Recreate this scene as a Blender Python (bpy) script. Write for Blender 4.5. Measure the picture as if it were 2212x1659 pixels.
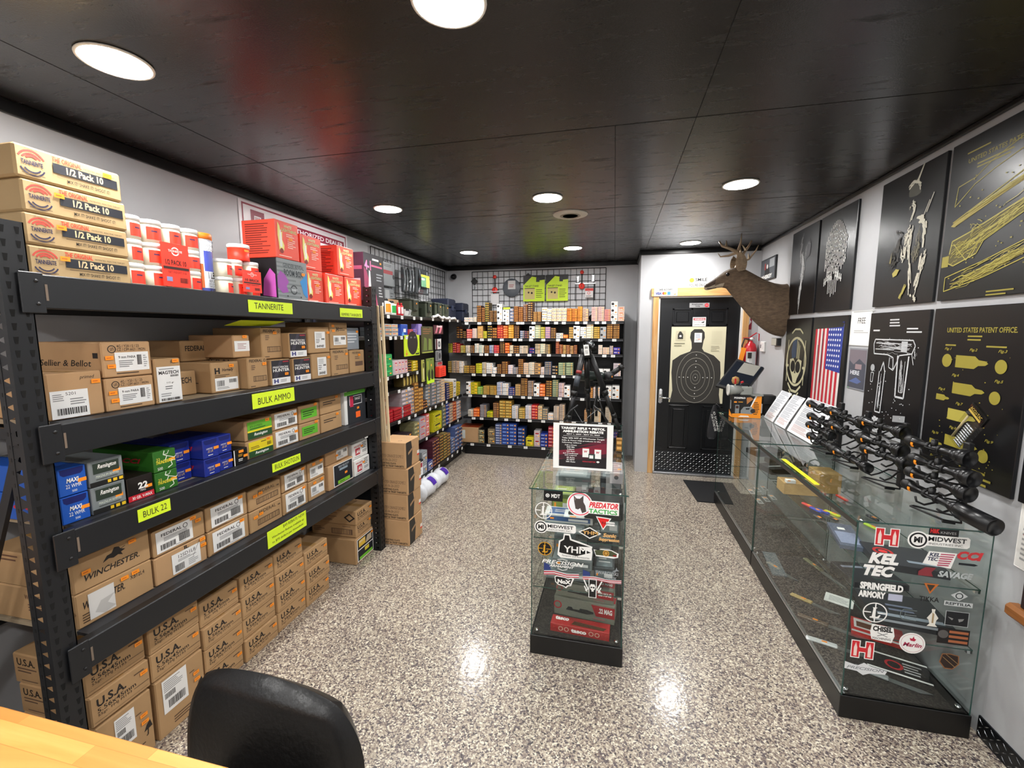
import bpy, math, random
from mathutils import Vector, Matrix
random.seed(7)
scene = bpy.context.scene
for o in list(bpy.data.objects): bpy.data.objects.remove(o)
COL = scene.collection

# ---------------------------------------------------------------- camera
YAW, PIT, ROL = .2288, .1199, -.0011
fwd = Vector((-math.sin(YAW)*math.cos(PIT), math.cos(YAW)*math.cos(PIT), -math.sin(PIT)))
rgt = Vector((math.cos(YAW), math.sin(YAW), 0)); upv = rgt.cross(fwd)
r2 = math.cos(ROL)*rgt + math.sin(ROL)*upv; u2 = -math.sin(ROL)*rgt + math.cos(ROL)*upv
cam = bpy.data.cameras.new('camera'); cam.sensor_width = 36; cam.lens = 946.2*36/2212; cam.clip_start = .02
co = bpy.data.objects.new('camera', cam); COL.objects.link(co)
mw = Matrix.Identity(4)
for i in range(3):
    mw[i][0] = r2[i]; mw[i][1] = u2[i]; mw[i][2] = -fwd[i]
mw[2][3] = 1.6
co.matrix_world = mw
scene.camera = co

# ---------------------------------------------------------------- world, view, lamp strength
wd = bpy.data.worlds.new('world'); scene.world = wd; wd.use_nodes = True
wd.node_tree.nodes['Background'].inputs[0].default_value = (.55, .6, .7, 1)
wd.node_tree.nodes['Background'].inputs[1].default_value = .05
vs = scene.view_settings
vs.view_transform = 'Standard'; vs.look = 'None'; vs.gamma = 1; vs.use_curve_mapping = False
vs.exposure = 0.0
LAMP = 225.0
LIGHT_X = (-1.58, -.446, .70); LIGHT_Y = (-2.3, -.555, 1.19, 2.935, 4.705)
ZC = 2.46          # ceiling height
XL, XR = -2.24, 1.455
YD, YB, YF = 5.07, 5.72, -3.2   # door wall, back wall, wall behind the camera

# ---------------------------------------------------------------- materials
def s2l(c): return c/12.92 if c <= .04045 else ((c+.055)/1.055)**2.4
def rgb(h):
    if isinstance(h, str): return tuple(s2l(int(h[i:i+2], 16)/255) for i in (0, 2, 4))
    return tuple(h)
MATS = {}
def mat(h, rough=.6, metal=0, noise=.0, scale=40, bump=0, coat=0, emit=0):
    key = (h, rough, metal, noise, scale, bump, coat, emit)
    if key in MATS: return MATS[key]
    m = bpy.data.materials.new('paint_'+str(len(MATS))); m.use_nodes = True
    nt = m.node_tree; b = nt.nodes['Principled BSDF']; c = rgb(h)
    b.inputs['Base Color'].default_value = (*c, 1); b.inputs['Roughness'].default_value = rough
    b.inputs['Metallic'].default_value = metal
    if coat: b.inputs['Coat Weight'].default_value = coat; b.inputs['Coat Roughness'].default_value = .08
    if emit:
        b.inputs['Emission Color'].default_value = (*c, 1); b.inputs['Emission Strength'].default_value = emit
    if noise or bump:
        tc = nt.nodes.new('ShaderNodeTexCoord'); n = nt.nodes.new('ShaderNodeTexNoise')
        n.inputs['Scale'].default_value = scale; n.inputs['Detail'].default_value = 3
        nt.links.new(tc.outputs['Object'], n.inputs['Vector'])
        if noise:
            mx = nt.nodes.new('ShaderNodeMix'); mx.data_type = 'RGBA'
            mx.inputs[6].default_value = (*[v*(1-noise) for v in c], 1)
            mx.inputs[7].default_value = (*[min(1, v*(1+noise)) for v in c], 1)
            nt.links.new(n.outputs['Fac'], mx.inputs[0]); nt.links.new(mx.outputs[2], b.inputs['Base Color'])
        if bump:
            bp = nt.nodes.new('ShaderNodeBump'); bp.inputs['Strength'].default_value = bump; bp.inputs['Distance'].default_value = .01
            nt.links.new(n.outputs['Fac'], bp.inputs['Height']); nt.links.new(bp.outputs[0], b.inputs['Normal'])
    MATS[key] = m
    return m
def newmat(name):
    m = bpy.data.materials.new(name); m.use_nodes = True
    return m, m.node_tree, m.node_tree.nodes['Principled BSDF']
def N(nt, t, **kw):
    n = nt.nodes.new('ShaderNode'+t)
    for k, v in kw.items(): setattr(n, k, v)
    return n
def ramp(nt, stops, const=False):
    r = N(nt, 'ValToRGB'); cr = r.color_ramp
    if const: cr.interpolation = 'CONSTANT'
    while len(cr.elements) < len(stops): cr.elements.new(.5)
    for e, (p, c) in zip(cr.elements, stops): e.position = p; e.color = (*rgb(c), 1)
    return r
# speckled flake floor
m, nt, b = newmat('flake_floor'); FLOOR = m
tc = N(nt, 'TexCoord'); nz = N(nt, 'TexNoise'); nz.inputs['Scale'].default_value = 120; nz.inputs['Detail'].default_value = 1
vm = N(nt, 'VectorMath', operation='MULTIPLY_ADD'); vm.inputs[1].default_value = (.010,)*3
nt.links.new(tc.outputs['Object'], nz.inputs['Vector']); nt.links.new(nz.outputs['Color'], vm.inputs[0]); nt.links.new(tc.outputs['Object'], vm.inputs[2])
vo = N(nt, 'TexVoronoi'); vo.inputs['Scale'].default_value = 165; nt.links.new(vm.outputs[0], vo.inputs['Vector'])
sp = N(nt, 'SeparateColor'); nt.links.new(vo.outputs['Color'], sp.inputs[0])
rp = ramp(nt, [(0, '423b3e'), (.10, '63585a'), (.24, '85766d'), (.42, 'a09283'), (.58, 'b8ab98'), (.76, 'cfc5b2'), (.91, 'e8e0cc')], True)
nt.links.new(sp.outputs[0], rp.inputs[0])
n2 = N(nt, 'TexNoise'); n2.inputs['Scale'].default_value = 3; nt.links.new(tc.outputs['Object'], n2.inputs['Vector'])
mx = N(nt, 'Mix', data_type='RGBA', blend_type='MULTIPLY'); mx.inputs[0].default_value = .18
nt.links.new(rp.outputs[0], mx.inputs[6]); nt.links.new(n2.outputs['Fac'], mx.inputs[7]); nt.links.new(mx.outputs[2], b.inputs['Base Color'])
b.inputs['Roughness'].default_value = .34; b.inputs['Coat Weight'].default_value = .45; b.inputs['Coat Roughness'].default_value = .13
n4 = N(nt, 'TexNoise'); n4.inputs['Scale'].default_value = 45; nt.links.new(tc.outputs['Object'], n4.inputs['Vector']); b4 = N(nt, 'Bump'); b4.inputs['Strength'].default_value = .25; b4.inputs['Distance'].default_value = .003; nt.links.new(n4.outputs['Fac'], b4.inputs['Height']); nt.links.new(b4.outputs[0], b.inputs['Coat Normal'])
bp = N(nt, 'Bump'); bp.inputs['Strength'].default_value = .35; bp.inputs['Distance'].default_value = .002
nt.links.new(sp.outputs[1], bp.inputs['Height']); nt.links.new(bp.outputs[0], b.inputs['Normal'])
# black painted plywood ceiling with scuffs
m, nt, b = newmat('black_ceiling_paint'); CEIL = m
tc = N(nt, 'TexCoord'); mp = N(nt, 'Mapping'); mp.inputs['Scale'].default_value = (1.2, 6, 1)
nt.links.new(tc.outputs['Object'], mp.inputs[0])
nz = N(nt, 'TexNoise'); nz.inputs['Scale'].default_value = 4; nz.inputs['Detail'].default_value = 9; nz.inputs['Roughness'].default_value = .68
nt.links.new(mp.outputs[0], nz.inputs['Vector'])
rp = ramp(nt, [(0, (.013, .013, .014)), (.60, (.018, .017, .017)), (.72, (.004, .004, .004))]); nt.links.new(nz.outputs['Fac'], rp.inputs[0])
nt.links.new(rp.outputs[0], b.inputs['Base Color'])
rr = ramp(nt, [(0, (.22,)*3), (.58, (.27,)*3), (.72, (.60,)*3)]); nt.links.new(nz.outputs['Fac'], rr.inputs[0]); nt.links.new(rr.outputs[0], b.inputs['Roughness'])
n3 = N(nt, 'TexNoise'); n3.inputs['Scale'].default_value = 260; nt.links.new(tc.outputs['Object'], n3.inputs['Vector'])
bp = N(nt, 'Bump'); bp.inputs['Strength'].default_value = .12; bp.inputs['Distance'].default_value = .004
nt.links.new(n3.outputs['Fac'], bp.inputs['Height']); nt.links.new(bp.outputs[0], b.inputs['Normal'])
b.inputs['Specular IOR Level'].default_value = .5
# wall paint
def wallmat(name, c, rough=.42):
    m, nt, b = newmat(name)
    tc = N(nt, 'TexCoord'); nz = N(nt, 'TexNoise'); nz.inputs['Scale'].default_value = 2.2; nz.inputs['Detail'].default_value = 5
    nt.links.new(tc.outputs['Object'], nz.inputs['Vector'])
    k = rgb(c); rp = ramp(nt, [(.3, tuple(v*.9 for v in k)), (.7, tuple(v*1.06 for v in k))])
    nt.links.new(nz.outputs['Fac'], rp.inputs[0]); nt.links.new(rp.outputs[0], b.inputs['Base Color'])
    n3 = N(nt, 'TexNoise'); n3.inputs['Scale'].default_value = 300; nt.links.new(tc.outputs['Object'], n3.inputs['Vector'])
    bp = N(nt, 'Bump'); bp.inputs['Strength'].default_value = .06; bp.inputs['Distance'].default_value = .003
    nt.links.new(n3.outputs['Fac'], bp.inputs['Height']); nt.links.new(bp.outputs[0], b.inputs['Normal'])
    b.inputs['Roughness'].default_value = rough
    return m
WALL = wallmat('grey_wall_paint', 'b9babd')
# wood with grain; axis = direction of the grain
def woodmat(name, c0, c1, axis=0, sc=1.0, rough=.45, block=0):
    m, nt, b = newmat(name)
    tc = N(nt, 'TexCoord'); mp = N(nt, 'Mapping'); s = [14*sc]*3; s[axis] = 1.2*sc
    mp.inputs['Scale'].default_value = s; nt.links.new(tc.outputs['Object'], mp.inputs[0])
    nz = N(nt, 'TexNoise'); nz.inputs['Scale'].default_value = 2.2; nz.inputs['Detail'].default_value = 5; nz.inputs['Distortion'].default_value = .8
    nt.links.new(mp.outputs[0], nz.inputs['Vector'])
    rp = ramp(nt, [(.3, c0), (.72, c1)]); nt.links.new(nz.outputs['Fac'], rp.inputs[0]); out = rp.outputs[0]
    if block:
        br = N(nt, 'TexBrick'); br.inputs['Scale'].default_value = 1; br.inputs['Brick Width'].default_value = .36; br.inputs['Row Height'].default_value = .042
        br.inputs['Mortar Size'].default_value = .0006; br.inputs['Color1'].default_value = (.30, .30, .30, 1); br.inputs['Color2'].default_value = (1, 1, 1, 1); br.inputs['Mortar'].default_value = (.25, .2, .15, 1)
        br.offset = .37; nt.links.new(tc.outputs['Object'], br.inputs['Vector'])
        mx = N(nt, 'Mix', data_type='RGBA'); mx.inputs[6].default_value = (*rgb('c98544'), 1)
        nt.links.new(br.outputs[0], mx.inputs[0]); nt.links.new(out, mx.inputs[7])
        m2 = N(nt, 'Mix', data_type='RGBA', blend_type='MULTIPLY'); m2.inputs[0].default_value = .5
        nt.links.new(mx.outputs[2], m2.inputs[6]); nt.links.new(rp.outputs[0], m2.inputs[7]); out = m2.outputs[2]
    nt.links.new(out, b.inputs['Base Color']); b.inputs['Roughness'].default_value = rough
    return m
PINE = woodmat('pine_trim', 'c08a4e', 'dcb27a', 2)
PINEX = woodmat('pine_trim_across', 'c08a4e', 'dcb27a', 0)
BUTCHER = woodmat('butcher_block', 'e8b060', 'f6d088', 0, .6, .38, 1)
def glassmat(name, tint, refl=1.0):
    m = bpy.data.materials.new(name); m.use_nodes = True; nt = m.node_tree; nt.nodes.clear()
    o = N(nt, 'OutputMaterial'); t = N(nt, 'BsdfTransparent'); g = N(nt, 'BsdfGlossy'); f = N(nt, 'Fresnel'); x = N(nt, 'MixShader')
    t.inputs[0].default_value = (*tint, 1); g.inputs['Roughness'].default_value = .01; g.inputs[0].default_value = (.95*refl,)*3+(1,); gm = N(nt, 'NewGeometry'); mt = N(nt, 'Math', operation='MULTIPLY_ADD'); mt.inputs[1].default_value = -.8333; mt.inputs[2].default_value = 1.5; nt.links.new(gm.outputs['Backfacing'], mt.inputs[0]); nt.links.new(mt.outputs[0], f.inputs[0])
    nt.links.new(f.outputs[0], x.inputs[0]); nt.links.new(t.outputs[0], x.inputs[1]); nt.links.new(g.outputs[0], x.inputs[2]); nt.links.new(x.outputs[0], o.inputs[0])
    return m
GLASS = glassmat('case_glass', (.93, .965, .95)); CLEAR = glassmat('clear_plastic', (.95, .95, .95), .9)
GEDGE = mat('2c4a44', .15, 0)
CARD = mat('af8c63', .8, 0, .12, 9); CARD2 = mat('b9936a', .8, 0, .10, 9); CARDT = mat('b5986c', .7, 0, .08, 9); TAPE = mat('b08a58', .25)
RACK = mat('16181c', .45, 0, .12, 20); BLK = mat('0b0b0c', .45); BLKG = mat('08080a', .2); BLKM = mat('141416', .5, 0, .2, 60)
WHT = mat('f4f3ef', .5); ORA = mat('ff9820', .5); LIME = mat('d6f02a', .55); INK = mat('231d1a', .7); SILV = mat('c8ccd0', .28, 1); ALU = mat('9a9ca0', .35, .9)
CHR = mat('d8dadc', .12, 1)

# ---------------------------------------------------------------- mesh builder
TEXTS = {}
def textgeo(s, shear=0, bold=0):
    k = (s, shear, bold)
    if k not in TEXTS:
        cu = bpy.data.curves.new('t', 'FONT'); cu.body = s; cu.resolution_u = 2; cu.offset = bold; cu.shear = shear
        ob = bpy.data.objects.new('t', cu); me = bpy.data.meshes.new_from_object(ob)
        v = [(a.co.x, a.co.y) for a in me.vertices]; f = [tuple(p.vertices) for p in me.polygons]
        bpy.data.objects.remove(ob); bpy.data.curves.remove(cu); bpy.data.meshes.remove(me)
        if not v: v = [(0, 0), (1, 1)]
        x0 = min(a[0] for a in v); x1 = max(a[0] for a in v); y0 = min(a[1] for a in v); y1 = max(a[1] for a in v)
        v = [((a[0]-x0)/max(1e-6, x1-x0), (a[1]-y0)/max(1e-6, y1-y0)) for a in v]
        TEXTS[k] = (v, f)
    return TEXTS[k]
class Frame:
    def __init__(s, o, ux, uy, w, h):
        s.o = Vector(o); s.ux = Vector(ux); s.uy = Vector(uy); s.w = w; s.h = h; s.n = s.ux.cross(s.uy); s.k = 0
    def p(s, u, v): return s.o + s.ux*(u*s.w) + s.uy*(v*s.h) + s.n*(.0004+min(s.k, 10)*.00012+s.k*.00001)
class MB:
    def __init__(s): s.v = []; s.f = []; s.m = []; s.mats = []; s.sm = []
    def mi(s, m):
        if isinstance(m, (str, tuple)): m = mat(m)
        if m not in s.mats: s.mats.append(m)
        return s.mats.index(m)
    def add(s, vs, fs, m, smooth=False):
        b = len(s.v); i = s.mi(m); s.v += [tuple(v) for v in vs]
        for f in fs: s.f.append(tuple(b+j for j in f)); s.m.append(i); s.sm.append(smooth)
        return s
    def box(s, x0, x1, y0, y1, z0, z1, m, c=0, T=None):
        if c:
            vs = []; P = {}
            for i, X in enumerate((x0, x1)):
                for j, Y in enumerate((y0, y1)):
                    for k, Z in enumerate((z0, z1)):
                        dx = c if i == 0 else -c; dy = c if j == 0 else -c; dz = c if k == 0 else -c
                        P[i, j, k, 0] = len(vs); vs.append((X, Y+dy, Z+dz))
                        P[i, j, k, 1] = len(vs); vs.append((X+dx, Y, Z+dz))
                        P[i, j, k, 2] = len(vs); vs.append((X+dx, Y+dy, Z))
            fs = []
            for i in (0, 1):
                q = [P[i, 0, 0, 0], P[i, 1, 0, 0], P[i, 1, 1, 0], P[i, 0, 1, 0]]; fs.append(q if i else q[::-1])
                q = [P[0, i, 0, 1], P[1, i, 0, 1], P[1, i, 1, 1], P[0, i, 1, 1]]; fs.append(q[::-1] if i else q)
                q = [P[0, 0, i, 2], P[1, 0, i, 2], P[1, 1, i, 2], P[0, 1, i, 2]]; fs.append(q if i else q[::-1])
            for a in (0, 1):
                for b_ in (0, 1):
                    s4 = [(P[a, b_, 0, 0], P[a, b_, 0, 1], P[a, b_, 1, 1], P[a, b_, 1, 0]), (P[a, 0, b_, 0], P[a, 0, b_, 2], P[a, 1, b_, 2], P[a, 1, b_, 0]), (P[0, a, b_, 1], P[0, a, b_, 2], P[1, a, b_, 2], P[1, a, b_, 1])]
                    fs += s4
            for i in (0, 1):
                for j in (0, 1):
                    for k in (0, 1): fs.append((P[i, j, k, 0], P[i, j, k, 1], P[i, j, k, 2]))
        else:
            vs = [(x, y, z) for x in (x0, x1) for y in (y0, y1) for z in (z0, z1)]
            fs = [(0, 1, 3, 2), (4, 6, 7, 5), (0, 4, 5, 1), (2, 3, 7, 6), (0, 2, 6, 4), (1, 5, 7, 3)]
        if T is not None: vs = [T @ Vector(v) for v in vs]
        return s.add(vs, fs, m)
    def lathe(s, prof, m, T=None, n=20, smooth=True):
        # prof: list of (r, z); revolved about local Z
        vs = []; fs = []
        for r, z in prof:
            for i in range(n):
                a = 2*math.pi*i/n; vs.append(Vector((r*math.cos(a), r*math.sin(a), z)))
        for j in range(len(prof)-1):
            for i in range(n):
                k = (i+1) % n; fs.append((j*n+i, j*n+k, (j+1)*n+k, (j+1)*n+i))
        if prof[0][0] > 0: fs.append(tuple(range(n))[::-1])
        if prof[-1][0] > 0: fs.append(tuple((len(prof)-1)*n+i for i in range(n)))
        if T is not None: vs = [T @ v for v in vs]
        return s.add(vs, fs, m, smooth)
    def cyl(s, p0, p1, r0, m, r1=None, n=14):
        p0 = Vector(p0); p1 = Vector(p1); d = p1-p0
        T = Matrix.Translation(p0) @ d.to_track_quat('Z', 'Y').to_matrix().to_4x4()
        return s.lathe([(r0, 0), (r0 if r1 is None else r1, d.length)], m, T, n)
    def tube(s, pts, r, m, n=8, closed=False):
        pts = [Vector(p) for p in pts]; L = len(pts); vs = []; fs = []; ref = None
        for i, p in enumerate(pts):
            a = pts[i-1] if (i or closed) else p; b = pts[(i+1) % L] if (i < L-1 or closed) else p
            d = (b-a).normalized()
            if ref is None: ref = Vector((0, 0, 1)) if abs(d.z) < .9 else Vector((1, 0, 0))
            x = d.cross(ref).normalized(); y = x.cross(d).normalized(); ref = y
            ri = r[i] if isinstance(r, (list, tuple)) else r
            for k in range(n):
                t = 2*math.pi*k/n; vs.append(p + x*(ri*math.cos(t)) + y*(ri*math.sin(t)))
        for j in range(L if closed else L-1):
            for k in range(n):
                k2 = (k+1) % n; j2 = (j+1) % L; fs.append((j*n+k, j*n+k2, j2*n+k2, j2*n+k))
        if not closed: fs.append(tuple(range(n))); fs.append(tuple((L-1)*n+k for k in range(n)))
        return s.add(vs, fs, m, True)
    def art(s, F, ops):
        for op in ops:
            F.k += 1; t = op[0]
            if t == 'r':
                _, a, b, c, d, m = op; s.add([F.p(a, b), F.p(c, b), F.p(c, d), F.p(a, d)], [(0, 1, 2, 3)], m)
            elif t == 't':
                st, a, b, c, d, m = op[1:7]; sh = op[7] if len(op) > 7 else 0; bo = op[8] if len(op) > 8 else 0
                v, f = textgeo(st, sh, bo); s.add([F.p(a+(c-a)*x, b+(d-b)*y) for x, y in v], f, m)
            elif t in 'do':
                cu, cv, r, m = op[1:5]; n = 28; ax = F.h/F.w; ey = op[6] if len(op) > 6 else 1
                P = [F.p(cu+r*ax*math.cos(6.2832*i/n), cv+r*ey*math.sin(6.2832*i/n)) for i in range(n)]
                if t == 'd': s.add(P, [tuple(range(n))], m)
                else:
                    q = 1-op[5]; Q = [F.p(cu+r*q*ax*math.cos(6.2832*i/n), cv+r*q*ey*math.sin(6.2832*i/n)) for i in range(n)]
                    s.add(P+Q, [(i, (i+1) % n, n+(i+1) % n, n+i) for i in range(n)], m)
            elif t == 'p':
                P = [F.p(u, v) for u, v in op[1]]; s.add(P, [tuple(range(len(P)))], op[2])
            elif t == 's':   # stroke along points, width w
                P = op[1]; w = op[3]/2
                for (a, b), (c, d) in zip(P, P[1:]):
                    dx = (c-a)*F.w; dy = (d-b)*F.h; L = math.hypot(dx, dy) or 1; nx = -dy/L*w/F.w; ny = dx/L*w/F.h
                    s.add([F.p(a-nx, b-ny), F.p(c-nx, d-ny), F.p(c+nx, d+ny), F.p(a+nx, b+ny)], [(0, 1, 2, 3)], op[2])
            elif t == 'b':   # bar code
                _, a, b, c, d, m = op; x = a; R = random.Random(int((a+b)*1000)); k = (c-a)/26
                while x < c-k: w = k*R.choice((.35, .6, 1.1)); s.add([F.p(x, b), F.p(x+w, b), F.p(x+w, d), F.p(x, d)], [(0, 1, 2, 3)], m); x += w+k*R.choice((.4, .7))
            elif t == 'l':   # lines of fine print
                _, a, b, c, d, m, n = op; R = random.Random(n+int(a*100)); h = (d-b)/n
                for i in range(n):
                    e = a+(c-a)*R.uniform(.6, 1); y = b+h*i; s.add([F.p(a, y+h*.25), F.p(e, y+h*.25), F.p(e, y+h*.68), F.p(a, y+h*.68)], [(0, 1, 2, 3)], m)
        return s
    def mesh(s, name):
        me = bpy.data.meshes.new(name); me.from_pydata(s.v, [], s.f)
        for m in s.mats: me.materials.append(m)
        me.polygons.foreach_set('material_index', s.m); me.polygons.foreach_set('use_smooth', s.sm); me.update()
        return me
    def build(s, name, parent=None, loc=None):
        o = bpy.data.objects.new(name, s.mesh(name)); COL.objects.link(o)
        if loc is not None: o.location = loc
        if parent is not None: o.parent = parent
        return o
def tag(o, label, cat, group=None, kind=None):
    if label: o['label'] = label
    if cat: o['category'] = cat
    if group: o['group'] = group
    if kind: o['kind'] = kind
    return o
def thing(name, label, cat, loc=(0, 0, 0), group=None, rz=0):
    o = bpy.data.objects.new(name, None); COL.objects.link(o); o.location = loc; o.rotation_euler.z = rz; o.empty_display_size = .05
    return tag(o, label, cat, group)
def struct(name, mb): return tag(mb.build(name), None, None, None, 'structure')
def copy_tree(o, parent=None):
    c = o.copy(); COL.objects.link(c)
    if parent is not None: c.parent = parent
    for ch in list(o.children): copy_tree(ch, c)
    return c
def arc(cu, cv, r, a0, a1, F_, w, m, n=9):   # stroked arc, r as a fraction of the height, F_ = height/width
    return ('s', [(cu+r*F_*math.cos(math.radians(a0+(a1-a0)*i/n)), cv+r*math.sin(math.radians(a0+(a1-a0)*i/n))) for i in range(n+1)], m, w)
def sk(pts, n, sp, w, m, seed=1):   # sketchy bundle of strokes following a line
    R = random.Random(seed); o = []
    for _ in range(n):
        L_ = len(pts)-1; t0 = R.uniform(0, L_*.75); t1 = min(L_, t0+R.uniform(.25, .8)*max(1, L_*.4)); q = []
        j = (R.gauss(0, sp), R.gauss(0, sp))
        for k in range(5):
            t = t0+(t1-t0)*k/4; i = min(int(t), L_-1); f = t-i; q.append((pts[i][0]+(pts[i+1][0]-pts[i][0])*f+j[0]+R.gauss(0, sp*.25), pts[i][1]+(pts[i+1][1]-pts[i][1])*f+j[1]+R.gauss(0, sp*.25)))
        o.append(('s', q, m, w*R.uniform(.5, 1.3)))
    return o
# face frames of a box given by (w along X, d along Y, h), origin at base centre
def fX(w, d, h): return Frame((w/2, -d/2, 0), (0, 1, 0), (0, 0, 1), d, h)
def fmY(w, d, h): return Frame((-w/2, -d/2, 0), (1, 0, 0), (0, 0, 1), w, h)
def fmX(w, d, h): return Frame((-w/2, d/2, 0), (0, -1, 0), (0, 0, 1), d, h)
def fZ(w, d, h): return Frame((-w/2, -d/2, h), (1, 0, 0), (0, 1, 0), w, d)
ORD = ['bottom', 'second', 'third', 'fourth', 'fifth', 'sixth', 'seventh', 'eighth', 'ninth', 'tenth', 'eleventh', 'twelfth']

# ================================================================ ROOM
mb = MB(); mb.box(XL-.1, XR+.1, YF-.1, YB+.1, -.1, 0, FLOOR); struct('floor', mb)
mb = MB(); mb.box(XL-.1, XR+.1, YF-.1, YB+.1, ZC, ZC+.1, CEIL)
for y in (-2.87, -.43, 2.01, 3.28, 4.45):   # plywood joints
    mb.box(XL, XR, y-.0012, y+.0012, ZC-.0008, ZC+.001, mat('020202', .9))
for x, a, b_ in ((-1.80, -3.2, 5.7), (-.02, 2.01, 5.7), (.30, -3.2, 5.0)):
    mb.box(x-.0012, x+.0012, a, b_, ZC-.0008, ZC+.001, mat('020202', .9))
struct('ceiling', mb)
for nm, a in dict(wall_left=(XL-.1, XL, YF, YB), wall_right=(XR, XR+.1, YF, YD), wall_back=(XL, .262, YB, YB+.1), wall_front=(XL, XR, YF-.1, YF)).items():
    mb = MB(); mb.box(*a, 0, ZC, WALL); struct(nm, mb)
mb = MB()   # projecting wall that holds the door, with the doorway cut out
DX0, DX1, DZ = .463, 1.300, 1.965
mb.box(.262, DX0, YD, YD+.12, 0, ZC, WALL); mb.box(DX1, XR+.1, YD, YD+.12, 0, ZC, WALL); mb.box(DX0, DX1, YD, YD+.12, DZ, ZC, WALL)
mb.box(.262, .36, YD+.12, YB, 0, ZC, WALL)
struct('wall_door', mb)
TR = mat('0a0a0b', .35)
for nm, a in dict(trim_1=(XL, XL+.018, YF, YB, ZC-.05, ZC), trim_2=(XL+.018, .262, YB-.018, YB, ZC-.05, ZC), trim_3=(.262, XR-.018, YD-.018, YD, ZC-.045, ZC),
                  trim_4=(XR-.018, XR, YF, YD, ZC-.02, ZC), trim_5=(.244, .262, YD-.018, YB-.018, ZC-.045, ZC)).items():
    mb = MB(); mb.box(*a, TR, .003); struct(nm, mb)
# strip of tread-plate baseboard seen behind the near end of the counter
DIA = mat('3a3d42', .3, .9)
def treadplate(mb, F, nx, ny, m, hi):
    mb.art(F, [('r', 0, 0, 1, 1, m)])
    for i in range(nx):
        for j in range(ny):
            u = (i+.5)/nx; v = (j+.5)/ny; s = 1 if (i+j) % 2 else -1; a = .36/nx; b_ = .30/ny
            P = [F.p(u-a, v-s*b_), F.p(u-a*.1, v-s*b_*.1-b_*.25), F.p(u+a, v+s*b_), F.p(u-a*.1, v+s*b_*.1+b_*.25)]
            c = sum((q for q in P), Vector())/4 + F.n*.0016
            mb.add(P+[c], [(0, 1, 4), (1, 2, 4), (2, 3, 4), (3, 0, 4)], hi)
mb = MB(); mb.box(XR-.006, XR, 1.62, 1.95, 0, .085, DIA)
treadplate(mb, Frame((XR-.006, 1.95, .002), (0, -1, 0), (0, 0, 1), .33, .08), 12, 3, DIA, mat('c6cace', .2, .95)); struct('baseboard_right', mb)

# door, casing and threshold
mb = MB(); mb.box(DX0+.012, DX1-.012, YD+.03, YD+.075, .025, DZ-.008, mat('0b0d11', .32, 0, .1, 30))
fz = YD+.03
DKP = mat('0b0d11', .32, 0, .1, 30)
for a, b_, c, d in ((.608, .817, 1.655, 1.845), (.965, 1.17, 1.655, 1.845), (.612, .821, .985, 1.59), (.96, 1.17, .985, 1.59), (.612, .821, .285, .785), (.96, 1.17, .285, .785)):
    for q in ((a, b_, c, c+.02), (a, b_, d-.02, d), (a, a+.02, c, d), (b_-.02, b_, c, d)):
        mb.box(q[0], q[1], fz-.008, fz, q[2], q[3], DKP, .003)
    mb.box(a+.04, b_-.04, fz-.007, fz, c+.04, d-.04, DKP, .006)
door = mb.build('door_1'); tag(door, None, None, None, 'structure')
mb = MB(); mb.box(DX0+.02, DX1-.02, fz-.004, fz, .03, .25, ALU)
treadplate(mb, Frame((DX0+.02, fz-.004, .03), (1, 0, 0), (0, 0, 1), DX1-DX0-.04, .22), 26, 8, mat('3c3e42', .3, .9), mat('f0f2f4', .35, .8))
mb.build('kick_plate', door)
mb = MB(); mb.box(.496, .536, fz-.014, fz, .80, .965, CHR, .012); mb.box(.503, .529, fz-.02, fz-.012, .90, .95, mat('e8eaec', .3), .003)
mb.cyl((.516, fz-.01, .868), (.516, fz-.055, .868), .013, CHR); mb.cyl((.516, fz-.05, .868), (.625, fz-.05, .860), .0095, CHR, .008); mb.build('door_handle', door)
mb = MB(); mb.box(DX0-.062, DX0-.004, YD-.02, YD, 0, DZ+.03, PINE, .003)
mb.box(DX1+.004, DX1+.062, YD-.02, YD, 0, DZ+.03, PINE, .003); struct('trim_6', mb)
mb = MB(); mb.box(DX0-.085, DX1+.085, YD-.024, YD, DZ+.005, DZ+.095, PINEX, .003); struct('trim_7', mb)
JW = mat('e6e6e4', .45)
mb = MB(); mb.box(DX0-.004, DX0+.012, YD-.004, YD+.1, 0, DZ, JW); mb.box(DX1-.012, DX1+.004, YD-.004, YD+.1, 0, DZ, JW); mb.box(DX0, DX1, YD-.004, YD+.1, DZ-.010, DZ+.006, JW); struct('trim_8', mb)
mb = MB(); mb.box(DX0-.004, DX1+.004, YD-.035, YD+.1, 0, .024, ALU, .004); struct('trim_9', mb)

# ================================================================ CEILING LAMPS
pos = [['left', 'middle', 'right'], ['rear of the shop behind the camera', 'row just behind the camera', 'nearest row', 'middle row', 'farthest row']]
LENS = mat((1, .985, .96), .5, 0, emit=LAMP); RIM = mat('f2efe6', .35)
proto = None
for j, y in enumerate(LIGHT_Y):
    for i, x in enumerate(LIGHT_X):
        if proto is None:
            proto = thing('recessed_ceiling_light', 'x', 'ceiling light', (x, y, ZC))
            MB().lathe([(.088, 0), (.098, -.001), (.100, -.003), (.099, -.006), (.092, -.007), (.089, -.004)], RIM, None, 40).build('trim_ring', proto)
            MB().lathe([(.0, -.0068), (.090, -.0062), (.090, -.002), (.0, -.001)][::-1], LENS, None, 40).build('lens', proto)
            t = proto
        else: t = copy_tree(proto); t.location = (x, y, ZC)
        tag(t, f'round white recessed ceiling light, {pos[0][i]} one of the {pos[1][j]}', 'ceiling light', 'recessed ceiling lights')
t = thing('ceiling_vent', 'round white ceiling vent between the middle lights', 'vent', (-.343, 3.385, ZC))
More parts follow.
